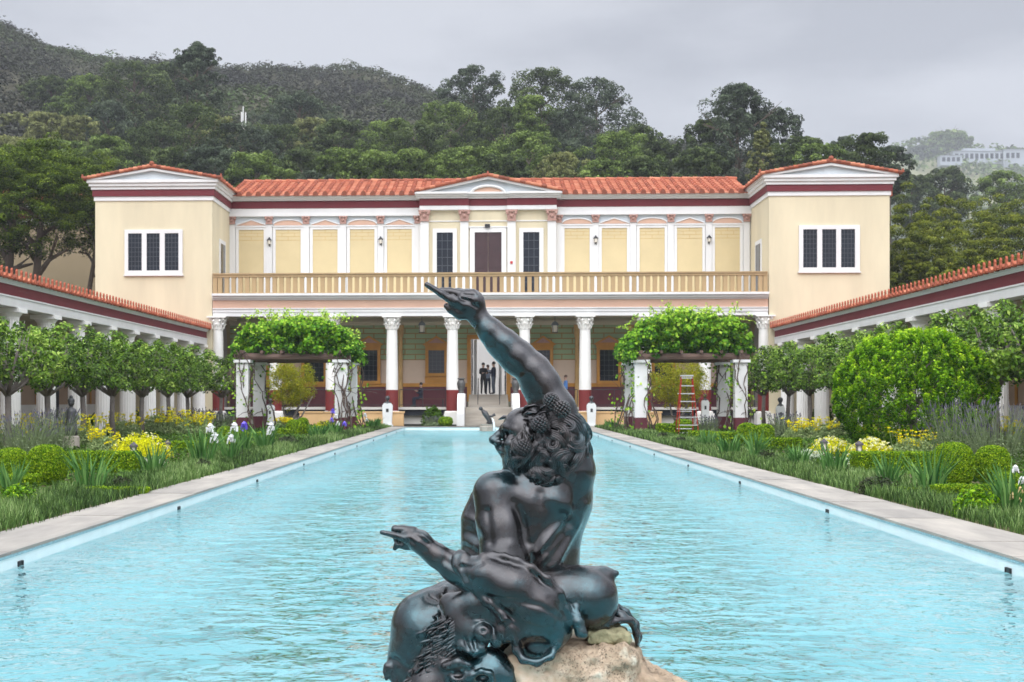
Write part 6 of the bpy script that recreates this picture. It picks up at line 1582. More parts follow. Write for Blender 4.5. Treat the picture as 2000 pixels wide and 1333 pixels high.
rr_ = N.new('ShaderNodeMapRange'); rr_.inputs[3].default_value = .17; rr_.inputs[4].default_value = .36; L.new(_n(14, 4).outputs['Fac'], rr_.inputs[0]); L.new(rr_.outputs[0], pb.inputs['Roughness'])
b1 = N.new('ShaderNodeBump'); b1.inputs['Strength'].default_value = .4; b1.inputs['Distance'].default_value = .005; L.new(_n(60, 6, .6).outputs['Fac'], b1.inputs['Height'])
b2 = N.new('ShaderNodeBump'); b2.inputs['Strength'].default_value = .4; b2.inputs['Distance'].default_value = .012; L.new(_n(13, 3).outputs['Fac'], b2.inputs['Height']); L.new(b1.outputs[0], b2.inputs['Normal']); L.new(b2.outputs[0], pb.inputs['Normal'])
BR = bm
sx0, sy0 = SW(1050, 1240, 0)[:2]; SZ = SW(1050, 1250, 0)[2]
statue = empty('satyr_statue', (sx0, sy0, SZ), label='dark bronze satyr seated on a rock in the pool, one arm raised and pointing', cat='statue')
SI = Matrix.Translation((-sx0, -sy0, -SZ))
def SP(name, V, Q, m_=None, parent=None, smooth=True):
    o = npmesh(name, V, Q, m_ or BR, smooth=smooth)
    if parent is None: o.parent = statue; o.matrix_parent_inverse = SI
    else: o.parent = parent
    return o
# ---- body
s = SDF(lo, hi, .0048)
s.E(1045, 1000, 45, (98, 82, 66), 10)
s.chain([(1000, 982, -4, 50), (1080, 975, -2, 50)], 20); s.chain([(1045, 1010, -6, 52), (1046, 1060, 0, 54), (1050, 1130, 6, 60)], 24)
s.chain([(985, 968, 8, 50), (1095, 952, 8, 55)], 20)
s.chain([(1106, 925, 8, 52), (1104, 985, 20, 46), (1080, 1060, 40, 48), (1068, 1125, 40, 68)], 22)
s.chain([(958, 985, 60, 44), (948, 1020, 68, 45), (948, 1095, 70, 46)], 18)
s.chain([(965, 1070, 50, 60), (1066, 1085, 45, 55)], 24)
s.chain([(1045, 938, 8, 46), (1046, 885, 2, 42)], 20)
s.E(1055, 1160, 30, (88, 60, 75), 20)
s.chain([(1075, 1165, 50, 55), (1010, 1180, 170, 48), (985, 1290, 190, 34), (975, 1400, 195, 24)], 14)
s.chain([(1020, 1165, 60, 52), (940, 1185, 150, 45), (905, 1290, 160, 34), (900, 1400, 165, 24)], 14)
# raised right arm
s.chain([(1112, 915, 0, 50), (1107, 860, -5, 42), (1088, 800, -8, 35.5), (1060, 748, -5, 32), (1042, 724, -3, 32), (1012, 697, 0, 31), (985, 672, 0, 28), (958, 647, 2, 24), (935, 622, 4, 18.5)], 12)
s.chain([(1074, 806, 4, 30), (1044, 756, 8, 26)], 18); s.chain([(1008, 704, 6, 26), (972, 672, 6, 21)], 16)
# right fist, pointing finger, thumb and curled fingers
s.chain([(934, 618, 4, 19), (922, 592, 2, 24), (912, 586, 0, 22)], 8)
s.chain([(898, 596, -6, 11), (886, 590, -14, 8.5), (862, 574, -16, 7), (834, 556.5, -18, 5.6)], 3)
s.chain([(920, 578, 0, 12), (900, 575, -2, 9), (878, 570, -3, 8), (862, 568, 0, 6.5)], 3)
s.chain([(918, 576, 12, 11), (895, 572, 14, 9), (870, 572, 14, 7)], 3)
s.chain([(915, 584, 24, 11), (893, 580, 26, 9), (874, 584, 22, 7)], 3)
s.chain([(918, 612, 2, 14), (898, 612, -2, 12), (882, 604, -4, 9), (872, 598, -2, 6)], 5)
s.chain([(905, 598, -14, 9), (892, 588, -19, 7), (884, 580, -17, 6)], 4)
# left arm
s.chain([(966, 963, -22, 42), (976, 1030, -35, 43), (984, 1090, -48, 44), (996, 1138, -58, 42), (945, 1142, -62, 36), (890, 1109, -62, 28), (852, 1085, -62, 21), (836, 1073, -62, 19)], 12)
s.chain([(836, 1073, -62, 19), (820, 1058, -64, 21), (800, 1049, -62, 16)], 8)
s.chain([(802, 1052, -70, 10), (790, 1051, -73, 8), (768, 1045, -74, 5.8), (746, 1040, -74, 4.8)], 3)
s.chain([(806, 1040, -60, 12), (786, 1035, -60, 8.5), (772, 1034, -60, 7.5), (769, 1044, -56, 6)], 3)
s.chain([(804, 1044, -46, 11), (784, 1040, -44, 8), (772, 1044, -42, 7), (774, 1056, -42, 5.5)], 3)
s.chain([(802, 1052, -36, 10), (784, 1050, -32, 7.5), (774, 1056, -32, 6)], 3)
s.chain([(812, 1066, -52, 11), (792, 1066, -54, 8), (776, 1064, -54, 6), (771, 1072, -52, 4.5)], 4)
# head and face, looking left
s.E(1062, 866, 0, (62, 66, 50), 10)
s.E(1022, 836, 0, (40, 40, 42), 14); s.chain([(1026, 860, 0, 44), (1012, 880, 0, 32), (1004, 900, 0, 22)], 12)
s.chain([(1010, 884, -18, 20), (1020, 900, -16, 22)], 12); s.chain([(1030, 900, -5, 30), (1040, 930, 0, 34)], 14)
s.E(997, 848, -24, (13, 9, 12), 5, neg=True); s.E(997, 848, 26, (13, 9, 12), 5, neg=True)
s.chain([(984, 837, 4, 8), (990, 835, -18, 8), (1008, 840, -33, 7)], 5); s.chain([(984, 837, -4, 8), (990, 835, 18, 8), (1008, 840, 33, 7)], 5)
s.E(1001, 848, -24, (7, 6, 7), 2); s.chain([(994, 843, -29, 2.6), (1006, 845, -33, 2.4)], 2); s.chain([(994, 853, -28, 2.4), (1006, 852, -32, 2.2)], 2)
s.chain([(986, 838, 0, 7), (974, 850, 0, 7.5), (964, 859, 0, 8.5)], 5); s.E(963, 860, 0, (8, 8, 9), 4); s.E(974, 864, -9, (8, 6.5, 6), 3); s.E(974, 864, 9, (8, 6.5, 6), 3); s.E(971, 869, -7, (3, 2.4, 2.6), 1.5, neg=True)
s.chain([(974, 872, 0, 8), (980, 880, 0, 9)], 6); s.chain([(975, 878, -2, 5), (984, 883, -14, 4)], 3); s.chain([(982, 890, -1, 5), (990, 891, -13, 4)], 3); s.chain([(972, 884, -4, 2), (986, 887, -16, 2)], 2, neg=True)
s.E(998, 908, 0, (12, 11, 14), 10); s.E(1000, 868, -28, (15, 13, 12), 8)
s.E(1034, 862, -46, (9, 14, 6), 4, rot=-.3); s.E(1033, 862, -51, (4.5, 9, 4), 2, neg=True, rot=-.3)
V, Q = s.mesh(); Nn = vnormals(V, Q)
L_ = [([(1104, 1012), (1082, 1038), (1050, 1080)], 3.2, 5), ([(1112, 1032), (1086, 1064), (1054, 1102)], 3.2, 5), ([(1126, 1022), (1106, 1060), (1085, 1105)], 3, 6), ([(1096, 1004), (1066, 1034), (1042, 1062)], -2.5, 8),
      ([(1100, 1045), (1072, 1080)], -2.5, 6), ([(1140, 985), (1126, 1030), (1096, 1080), (1076, 1108)], 4, 8), ([(1126, 990), (1112, 1020)], -4, 10),
      ([(1056, 965), (1054, 1010), (1050, 1060), (1046, 1100)], -3.5, 9), ([(1076, 975), (1108, 990), (1118, 1000)], 5, 14), ([(1128, 880), (1150, 930), (1148, 990)], 2, 12), ([(1116, 940), (1126, 1000)], -3, 9),
      ([(1002, 985), (1020, 1020), (1028, 1060)], -4, 10), ([(990, 950), (1035, 975)], 3, 18), ([(1056, 790), (1044, 760), (1034, 744)], -3, 8), ([(992, 706), (1004, 718), (1016, 728)], -3, 7), ([(1000, 712), (970, 676), (950, 660)], -2, 7),
      ([(1092, 780), (1070, 735)], 1.5, 14), ([(952, 1000), (958, 1060)], -4, 8), ([(1000, 990), (1000, 1060)], 3, 12), ([(905, 585), (930, 600)], -3, 4), ([(925, 568), (935, 590)], 3, 5), ([(905, 575), (925, 578)], -3, 3), ([(900, 583), (920, 588)], -3, 3),
      ([(812, 1046), (835, 1062)], -2.5, 4), ([(825, 1044), (840, 1058)], 2, 4), ([(800, 1056), (830, 1078)], -2.5, 4), ([(870, 1095), (930, 1140)], -3, 8),
      ([(915, 1040), (930, 1050)], -5, 10), ([(908, 1068), (928, 1080)], -4, 8), ([(912, 1010), (925, 1015)], 3, 8)]
V = relief(V, Nn, L_, 110)
SP('body', V, Q)
# ---- hair
def htube(acc, pts, rad, n=6, flat=1.0):
    acc.tube(pts, rad, n, flat=flat)
s = SDF(SW(985, 965, -90), SW(1165, 770, 0)+np.array([0, .2, 0]), .0045)
s.E(1082, 864, 0, (58, 66, 58), 8); s.E(1060, 915, 0, (52, 30, 46), 10); s.E(1038, 905, -14, (24, 34, 34), 8); s.E(1110, 905, 0, (34, 36, 44), 10); s.E(1045, 825, 0, (34, 26, 42), 10); s.E(1075, 935, 0, (40, 18, 34), 8)
V, Q = s.mesh(); V = V+vnormals(V, Q)*(fbm(V*34, 3)*.010)[:, None]; hair = SP('hair', V, Q)
hb = MB(); gg = np.random.default_rng(17)
def hs(u, v, lift=0.0):                                  # depth on the hair mass
    q = 1-((u-1082)/72)**2-((v-872)/82)**2; q2 = 1-((u-1032)/46)**2-((v-880)/62)**2; q3 = 1-((u-1070)/60)**2-((v-925)/34)**2
    return min(-2-64*math.sqrt(max(0, q)), -2-54*math.sqrt(max(0, q2)), -2-56*math.sqrt(max(0, q3)))
def lock(path, wd, ns=5, r=2.7, lift=10):
    """bundle of parallel strands: path of (u, v) in photo pixels"""
    # resample by Catmull-Rom
    pts = [np.array(p, float) for p in path]; P_ = [2*pts[0]-pts[1]]+pts+[2*pts[-1]-pts[-2]]; cv = []
    for i in range(1, len(P_)-2):
        for t in np.linspace(0, 1, 6)[:-1]:
            a, b, c, d = P_[i-1:i+3]; cv.append(.5*((2*b)+(-a+c)*t+(2*a-5*b+4*c-d)*t*t+(-a+3*b-3*c+d)*t**3))
    cv.append(P_[-2]); cv = np.array(cv); tg = np.gradient(cv, axis=0); tg /= np.maximum(np.linalg.norm(tg, axis=1, keepdims=True), 1e-6); nr = np.stack([-tg[:, 1], tg[:, 0]], 1); n = len(cv)
    for j in range(ns):
        q = (j-(ns-1)/2)/max(1, (ns-1)/2); tt = np.linspace(0, 1, n); w_ = wd*.5*np.sin(np.pi*np.clip(tt*.86+.10, 0, 1))**.7*(1-.15*tt)
        off = q*w_*1.1; c2 = cv+nr*off[:, None]; hgt = lift*(1-q*q)*np.sin(np.pi*np.clip(tt*.9+.05, 0, 1))
        pp = [tuple(SW(c2[i, 0], c2[i, 1], hs(c2[i, 0], c2[i, 1])-hgt[i]-gg.uniform(-.4, .4))) for i in range(n)]
        rr_ = [KP*r*(.55+.6*math.sin(math.pi*min(1, t*.8+.15)))*(1-.55*t**3) for t in tt]
        hb.tube(pp, rr_, 5)
def spiral(u, v, R0, turns, ang, sgn=1, tail=None):
    pts = [] if tail is None else list(tail)
    for t in np.linspace(0, 1, int(8*turns)+3): a = ang+sgn*t*turns*2*math.pi; r = R0*(1-.80*t); pts.append((u+r*math.cos(a), v+r*math.sin(a)))
    return pts
LK = [ # lock paths read from the photograph, then curls
 ([(1072, 805), (1090, 806), (1112, 812), (1132, 826), (1142, 850), (1146, 872)], 16), ([(1070, 815), (1092, 818), (1110, 826), (1124, 842), (1128, 862)], 15), ([(1075, 828), (1094, 830), (1106, 842), (1108, 860), (1098, 872)], 15),
 (spiral(1111, 832, 13, 1.3, 3.4, 1), 9), (spiral(1124, 858, 16, 1.2, -1.4, 1), 11), (spiral(1078, 868, 17, 1.25, -2.6, 1), 11), (spiral(1100, 850, 13, 1.1, 2.0, -1), 9),
 ([(1066, 845), (1078, 850), (1092, 858), (1102, 874), (1098, 886)], 14), ([(1140, 872), (1138, 892), (1126, 912), (1108, 926), (1088, 930)], 16), ([(1125, 876), (1108, 882), (1090, 888), (1080, 904), (1092, 920), (1112, 922)], 15),
 ([(1122, 884), (1104, 894), (1096, 908), (1104, 924), (1118, 928)], 13), ([(1132, 880), (1124, 900), (1110, 916)], 12), (spiral(1104, 918, 13, 1.2, .6, 1), 9), (spiral(1070, 908, 19, 1.3, -1.8, -1), 11), (spiral(1060, 895, 14, 1.2, 2.6, 1), 10),
 ([(1056, 872), (1050, 890), (1040, 905), (1044, 922), (1058, 934), (1072, 932)], 13), ([(1050, 860), (1040, 878), (1030, 894), (1022, 912), (1030, 930)], 13), ([(1062, 878), (1048, 902), (1050, 924), (1066, 940), (1084, 944)], 12), ([(1020, 905), (1008, 915), (1012, 930), (1026, 938)], 9),
 ([(1026, 845), (1030, 858), (1024, 872), (1012, 878)], 10), ([(1010, 856), (1002, 866), (1004, 880), (1014, 888)], 8), ([(1006, 892), (1000, 902), (1004, 916), (1016, 926)], 9), ([(1016, 888), (1008, 900), (1014, 914)], 8), ([(1004, 872), (996, 882), (998, 896), (1006, 904)], 8), (spiral(1004, 900, 9, 1.1, .4, 1), 7), ([(998, 896), (994, 908), (1002, 920), (1014, 928)], 9), ([(1012, 858), (1006, 868), (1008, 884)], 8), (spiral(1018, 900, 9, 1.1, 2, -1), 7), ([(1020, 846), (1014, 858), (1018, 870)], 7),
 ([(1040, 880), (1032, 896), (1038, 912)], 9), ([(1086, 930), (1074, 946), (1056, 950), (1046, 942)], 10), ([(1100, 932), (1092, 946), (1074, 954), (1062, 950)], 9), ([(1114, 930), (1110, 944), (1096, 952), (1086, 946)], 9), ([(1060, 936), (1046, 948), (1034, 952), (1030, 944)], 8),
 (spiral(1094, 938, 9, 1.1, 0, 1), 7), (spiral(1040, 936, 9, 1.1, 1.5, -1), 7), (spiral(1128, 918, 10, 1.1, -.5, 1), 7), ([(1148, 864), (1150, 884), (1146, 900), (1136, 908)], 9), ([(1130, 818), (1144, 836), (1150, 852), (1148, 862)], 9),
 ([(1032, 838), (1028, 850), (1034, 862), (1030, 872)], 9), ([(1044, 812), (1030, 820), (1026, 832), (1030, 842)], 9), (spiral(1010, 872, 8, 1.1, 0, -1), 6), (spiral(1046, 915, 11, 1.2, .5, 1), 8), ([(1108, 864), (1118, 876), (1134, 878), (1142, 868)], 10)]
for p, wd in LK: lock(p, wd*1.35, 6 if wd > 12 else (5 if wd > 9 else 4))
for i in range(34):                                      # smaller filler wisps
    a = gg.uniform(0, 6.28); r = math.sqrt(gg.random()); u, v = 1080+66*r*math.cos(a), 876+68*r*math.sin(a)
    if u < 1022 and v < 850: continue
    lock(spiral(u, v, gg.uniform(7, 12), gg.uniform(.6, 1.1), gg.uniform(0, 6.28), 1 if gg.random() < .6 else -1), 7, 4, 2.0, 2)
q = hb.build('locks', BR, None, True); q.parent = hair
# strands on the far half, mirrored through the head so it is hairy all round
hb = MB()
for i in range(46):
    a = gg.uniform(0, 6.28); r = math.sqrt(gg.random()); u, v = 1084+62*r*math.cos(a), 872+66*r*math.sin(a); q_ = 1-((u-1080)/72)**2-((v-872)/80)**2; dd = 62*math.sqrt(max(0, q_))
    sp_ = spiral(u, v, gg.uniform(10, 16), 1.0, gg.uniform(0, 6.28)); 
    for j in range(4): hb.tube([tuple(SW(x_, y_, dd+2-j*.3)) for x_, y_ in [((px-u)*(1-.17*j)+u, (py-v)*(1-.17*j)+v) for px, py in sp_]], KP*2.4, 5)
q = hb.build('locks', BR, None, True); q.parent = hair
# berries, leaves and band of the wreath
for (u, v, d, r) in ((1076, 783, -66, 16), (1097, 799, -72, 17), (1055, 829, -78, 17), (1023, 874, -66, 16)):
    b = MB(); c = SW(u, v, d); b.ball(tuple(c), r*.74*KP, 12, 8); n = 84
    for i in range(n):
        zz = 1-2*(i+.5)/n; th = i*2.39996; rr_ = math.sqrt(1-zz*zz); pp = c+np.array([rr_*math.cos(th), rr_*math.sin(th), zz])*r*.86*KP; b.ball(tuple(pp), r*.20*KP, 7, 5)
    o = b.build('berry_cluster', BR, None, True); o.parent = statue; o.matrix_parent_inverse = SI
def ivy_leaf(cpts, wd):
    b = MB(); b.tube([tuple(SW(*p)) for p in cpts], [wd*KP*k_ for k_ in np.interp(np.linspace(0, 1, len(cpts)), [0, .25, .6, 1], [.35, 1, .85, .1])], 10, flat=.45)
    o = b.build('wreath_leaf', BR, None, True); o.parent = statue; o.matrix_parent_inverse = SI
ivy_leaf([(1020, 806, -30), (1030, 796, -38), (1044, 792, -42), (1056, 796, -40)], 11); ivy_leaf([(1022, 812, -44), (1034, 806, -54), (1046, 808, -58), (1056, 800, -52)], 11)
ivy_leaf([(1074, 812, -58), (1064, 804, -60), (1056, 806, -60), (1050, 816, -60)], 8); ivy_leaf([(1052, 800, -62), (1066, 792, -66), (1080, 800, -68), (1090, 814, -70)], 9); ivy_leaf([(1030, 826, -52), (1032, 840, -58), (1038, 852, -62), (1040, 862, -60)], 8)
ivy_leaf([(974, 820, 22), (984, 815, 20), (998, 814, 18), (1010, 816, 14)], 9)
# ---- wineskin
s = SDF(lo, hi, .0052)
s.chain([(885, 1192, 25, 60), (838, 1228, 30, 70), (824, 1282, 30, 62), (836, 1350, 30, 50), (850, 1420, 30, 50)], 24)
s.chain([(782, 1285, 20, 22), (770, 1308, 10, 17), (776, 1330, 0, 12)], 10); s.chain([(768, 1308, 5, 12), (757, 1302, 0, 8), (753, 1312, -2, 5), (754, 1328, -4, 3)], 6)
V, Q = s.mesh(); Nn = vnormals(V, Q); V = V+Nn*(fbm(V*9, 3)*.006)[:, None]
V = relief(V, Nn, [([(800, 1172), (835, 1158), (860, 1160)], 3, 8), ([(770, 1288), (800, 1310), (830, 1318)], -5, 7), ([(840, 1165), (862, 1175), (868, 1200)], -4, 8), ([(868, 1150), (862, 1180), (872, 1210)], 4, 5)], 200)
SP('wineskin', V, Q)
# ---- lion skin
s = SDF(lo, hi, .0048)
s.chain([(908, 1104, -84, 20), (950, 1122, -96, 35), (1000, 1146, -100, 44), (1048, 1182, -92, 46), (1074, 1214, -84, 36)], 16)
s.chain([(975, 1180, -80, 30), (1030, 1225, -80, 34), (1062, 1240, -80, 34)], 18)
s.chain([(940, 1160, -70, 26), (985, 1200, -72, 24)], 10)
for pth, r in (([(894, 1112, -84), (889, 1100, -86), (891, 1088, -84), (899, 1081, -80), (908, 1086, -88), (905, 1098, -96)], 5), ([(945, 1098, -110), (945, 1087, -104), (962, 1083, -102), (985, 1086, -106), (1010, 1094, -112), (1038, 1108, -116), (1068, 1130, -116), (1094, 1158, -110), (1109, 1188, -98), (1114, 1212, -92)], 5.2),
               ([(892, 1108, -92), (914, 1140, -108), (948, 1176, -114), (980, 1202, -116), (998, 1228, -116), (1008, 1252, -114)], 5.5),
               ([(1006, 1244, -104), (1009, 1270, -108), (1022, 1289, -112), (1048, 1294, -114), (1074, 1281, -110), (1090, 1256, -102), (1093, 1236, -98), (1080, 1229, -104), (1050, 1232, -110), (1018, 1234, -108)], 7.5)):
    s.chain([(*p, r) for p in pth], 11)
s.E(1050, 1258, -74, (42, 36, 26), 10); s.E(1050, 1266, -122, (28, 15, 22), 12, neg=True)
s.chain([(1106, 1205, -82, 14), (1098, 1235, -80, 16), (1086, 1255, -80, 14)], 12)
# bag lying over the lap to the right
s.chain([(1050, 1150, -30, 42), (1110, 1158, -32, 50), (1148, 1164, -34, 54), (1152, 1176, -30, 52)], 16)
s.chain([(1145, 1138, -34, 30), (1180, 1124, -34, 17), (1203, 1120, -34, 7)], 10)
s.chain([(1124, 1188, -86, 8), (1122, 1200, -90, 10), (1123, 1203, -90, 8), (1128, 1214, -92, 12), (1135, 1236, -94, 11), (1140, 1240, -94, 8)], 4); s.chain([(1113, 1201, -92, 3), (1133, 1199, -94, 3)], 2)
# skin flap hanging over the right edge of the rock
for p in ([(1196, 1178, 0, 7), (1222, 1196, 4, 6), (1241, 1220, 6, 6), (1248, 1245, 6, 5), (1246, 1262, 4, 3.5)], [(1190, 1192, -20, 7), (1215, 1202, -20, 6), (1234, 1216, -14, 5), (1243, 1240, -8, 5), (1244, 1260, -4, 3.5)], [(1188, 1205, -34, 7), (1184, 1220, -44, 7), (1168, 1222, -48, 6), (1148, 1210, -50, 5)], [(1186, 1221, -42, 6), (1205, 1214, -36, 5), (1230, 1212, -22, 5)], [(1200, 1190, -10, 8), (1178, 1212, -34, 8)]): s.chain(p, 9)
# flap with the two knobs, lion mask and paw
s.E(912, 1208, -72, (46, 46, 24), 14, rot=.5); s.E(916, 1240, -76, (40, 36, 24), 14); s.chain([(880, 1180, -50, 22), (930, 1180, -70, 26), (985, 1208, -80, 24), (1005, 1230, -80, 22)], 14)
s.E(944, 1236, -96, (20, 20, 18), 5); s.E(990, 1233, -98, (24, 24, 20), 5); s.E(970, 1250, -96, (14, 16, 12), 4); s.E(944, 1233, -113, (4.5, 4, 4), 3, neg=True); s.E(994, 1224, -116, (5, 3.2, 4), 3, neg=True); s.chain([(905, 1262, -88, 14), (925, 1270, -92, 12), (940, 1266, -92, 12)], 8)
s.chain([(888, 1235, -50, 28), (862, 1285, -56, 38), (842, 1340, -58, 46), (850, 1400, -58, 46)], 16)
s.E(958, 1312, -66, (46, 38, 40), 12); s.chain([(960, 1290, -70, 24), (985, 1320, -74, 22), (990, 1360, -74, 24)], 12); s.E(905, 1318, -86, (34, 26, 26), 10); s.chain([(925, 1320, -105, 5), (940, 1312, -108, 5), (956, 1316, -108, 5), (962, 1330, -106, 5)], 5); s.E(943, 1326, -104, (11, 9, 12), 4, neg=True); s.chain([(870, 1302, -100, 8), (895, 1294, -106, 9), (915, 1300, -104, 7)], 6); s.E(892, 1318, -110, (13, 8, 10), 5, neg=True)
V, Q = s.mesh(); Nn = vnormals(V, Q); V = V+Nn*(fbm(V*9, 2)*.004)[:, None]
V = relief(V, Nn, [([(903, 1108), (920, 1108), (940, 1100)], -3, 5), ([(955, 1168), (1005, 1174), (1055, 1184), (1090, 1204)], -3.5, 6), ([(1075, 1170), (1096, 1192)], -2, 7),
    ([(1108, 1180), (1124, 1196)], -4, 6), ([(908, 1250), (915, 1268)], -5, 4), ([(926, 1252), (930, 1268)], -5, 4), ([(930, 1215), (950, 1212), (966, 1222)], 3, 4), ([(975, 1215), (990, 1208), (1008, 1216)], 3, 4), ([(925, 1150), (965, 1185), (995, 1215)], 2, 6)], 0)
ls = SP('lion_skin', V, Q)
mb_ = MB(); gg = np.random.default_rng(29)               # wavy mane
for i in range(300):
    t = gg.random(); u = np.interp(t, [0, .4, 1], [884, 868, 838])+gg.normal(0, 19); v = np.interp(t, [0, .4, 1], [1200, 1262, 1345])+gg.normal(0, 8); d = -84-12*math.cos((u-np.interp(t, [0, .4, 1], [884, 864, 840]))/26)+ (26 if t < .1 else 0)*(1-t*10)
    a = 1.95+gg.normal(0, .3); Ln = gg.uniform(18, 34); pts = []
    for k_ in range(8): q = k_/7; pts.append(tuple(SW(u+math.cos(a)*Ln*q+4.5*math.sin(q*7+i), v+math.sin(a)*Ln*q, d+5+2*math.cos(q*5+i)-5*math.sin(q*3.1))))
    for j in range(2): mb_.tube([(p[0]+j*3.0*KP, p[1]+j*1.2*KP, p[2]+j*1.5*KP) for p in pts], [KP*2.6*(1-.6*q/7) for q in range(8)], 5)
q = mb_.build('mane', BR, None, True); q.parent = ls
# ---- rock
rk = bpy.data.materials.new('travertine_rock'); rk.use_nodes = True; nt = rk.node_tree; N = nt.nodes; L = nt.links; pb = N['Principled BSDF']; tc = N.new('ShaderNodeTexCoord')
base = _r(_n(6, 8, .6).outputs['Fac'], [(.32, (.20, .15, .10)), (.5, (.42, .32, .22)), (.62, (.54, .43, .32)), (.75, (.58, .53, .43))])
pale = _r(_n(3.0, 5).outputs['Fac'], [(.52, (0, 0, 0)), (.6, (1, 1, 1))]); mx1 = N.new('ShaderNodeMix'); mx1.data_type = 'RGBA'; L.new(pale.outputs[0], mx1.inputs[0]); L.new(base.outputs[0], mx1.inputs[6]); mx1.inputs[7].default_value = (.50, .52, .42, 1)
vo = N.new('ShaderNodeTexVoronoi'); vo.inputs['Scale'].default_value = 46; mpv = N.new('ShaderNodeMapping'); mpv.inputs['Scale'].default_value = (1, 1, 1.7); L.new(tc.outputs['Object'], mpv.inputs[0]); nd = _n(30, 4); ad = N.new('ShaderNodeMix'); ad.data_type = 'RGBA'; ad.inputs[0].default_value = .3; L.new(mpv.outputs[0], ad.inputs[6]); L.new(nd.outputs['Color'], ad.inputs[7]); L.new(ad.outputs[2], vo.inputs['Vector'])
hole = _r(vo.outputs['Distance'], [(.16, (1, 1, 1)), (.34, (0, 0, 0))]); hm_ = _r(_n(8, 4).outputs['Fac'], [(.44, (0, 0, 0)), (.58, (1, 1, 1))]); hx_ = N.new('ShaderNodeMath'); hx_.operation = 'MULTIPLY'; L.new(hole.outputs[0], hx_.inputs[0]); L.new(hm_.outputs[0], hx_.inputs[1])
mx3 = N.new('ShaderNodeMix'); mx3.data_type = 'RGBA'; L.new(hx_.outputs[0], mx3.inputs[0]); L.new(mx1.outputs[2], mx3.inputs[6]); mx3.inputs[7].default_value = (.06, .045, .03, 1)
L.new(mx3.outputs[2], pb.inputs['Base Color']); pb.inputs['Roughness'].default_value = .9
b1 = N.new('ShaderNodeBump'); b1.inputs['Strength'].default_value = .9; b1.inputs['Distance'].default_value = .012; L.new(_n(22, 9, .7).outputs['Fac'], b1.inputs['Height'])
b2 = N.new('ShaderNodeBump'); b2.invert = True; b2.inputs['Strength'].default_value = 1; b2.inputs['Distance'].default_value = .012; L.new(hx_.outputs[0], b2.inputs['Height']); L.new(b1.outputs[0], b2.inputs['Normal']); L.new(b2.outputs[0], pb.inputs['Normal'])
l2, h2_ = SW(760, 1760, 0), SW(1480, 1210, 0); l2[1], h2_[1] = YS-.5, YS+.6
s = SDF(l2, h2_, .0075)
def BX(u, v, d, hu, hv, hd, rd, rot=0.0, k=20): s.box(SW(u, v, d), np.array([hu, hd, hv])*KP, rd*KP, k*KP, rot)
BX(1125, 1420, 20, 118, 172, 110, 34, .03); BX(1215, 1480, 30, 140, 176, 120, 50, -.22); BX(1000, 1470, 40, 120, 170, 120, 50, .1); BX(1120, 1640, 40, 250, 150, 190, 60); BX(1010, 1330, -20, 60, 60, 60, 26, .3)
V, Q = s.mesh(); Nn = vnormals(V, Q); V = V+Nn*(fbm(V*7, 4)*.06+fbm(V*28+5, 4)*.022-.5*np.maximum(0, fbm(V*40+9, 2)-.22)*.10)[:, None]
ro = npmesh('rock', V, Q, rk, smooth=True); tag(ro, 'pitted cream and brown rock under the bronze satyr, rising from the pool', 'rock')
s = SDF(SW(1120, 1260, 0)-np.array([0, .2, 0]), SW(1250, 1200, 0)+np.array([0, .3, 0]), .006); s.box(SW(1182, 1238, 0), np.array([40, 60, 15])*KP, 8*KP, .01, -.05)
V, Q = s.mesh(); V = V+vnormals(V, Q)*(fbm(V*22, 4)*.028)[:, None]; r2 = npmesh('ledge_stone', V, Q, mat('mossy_stone', (.10, .105, .055), .95, .3, 9, .8, 40, col2=(.32, .29, .17)), smooth=True); tag(r2, 'small mossy stone between the rock and the hanging skin flap', 'stone')
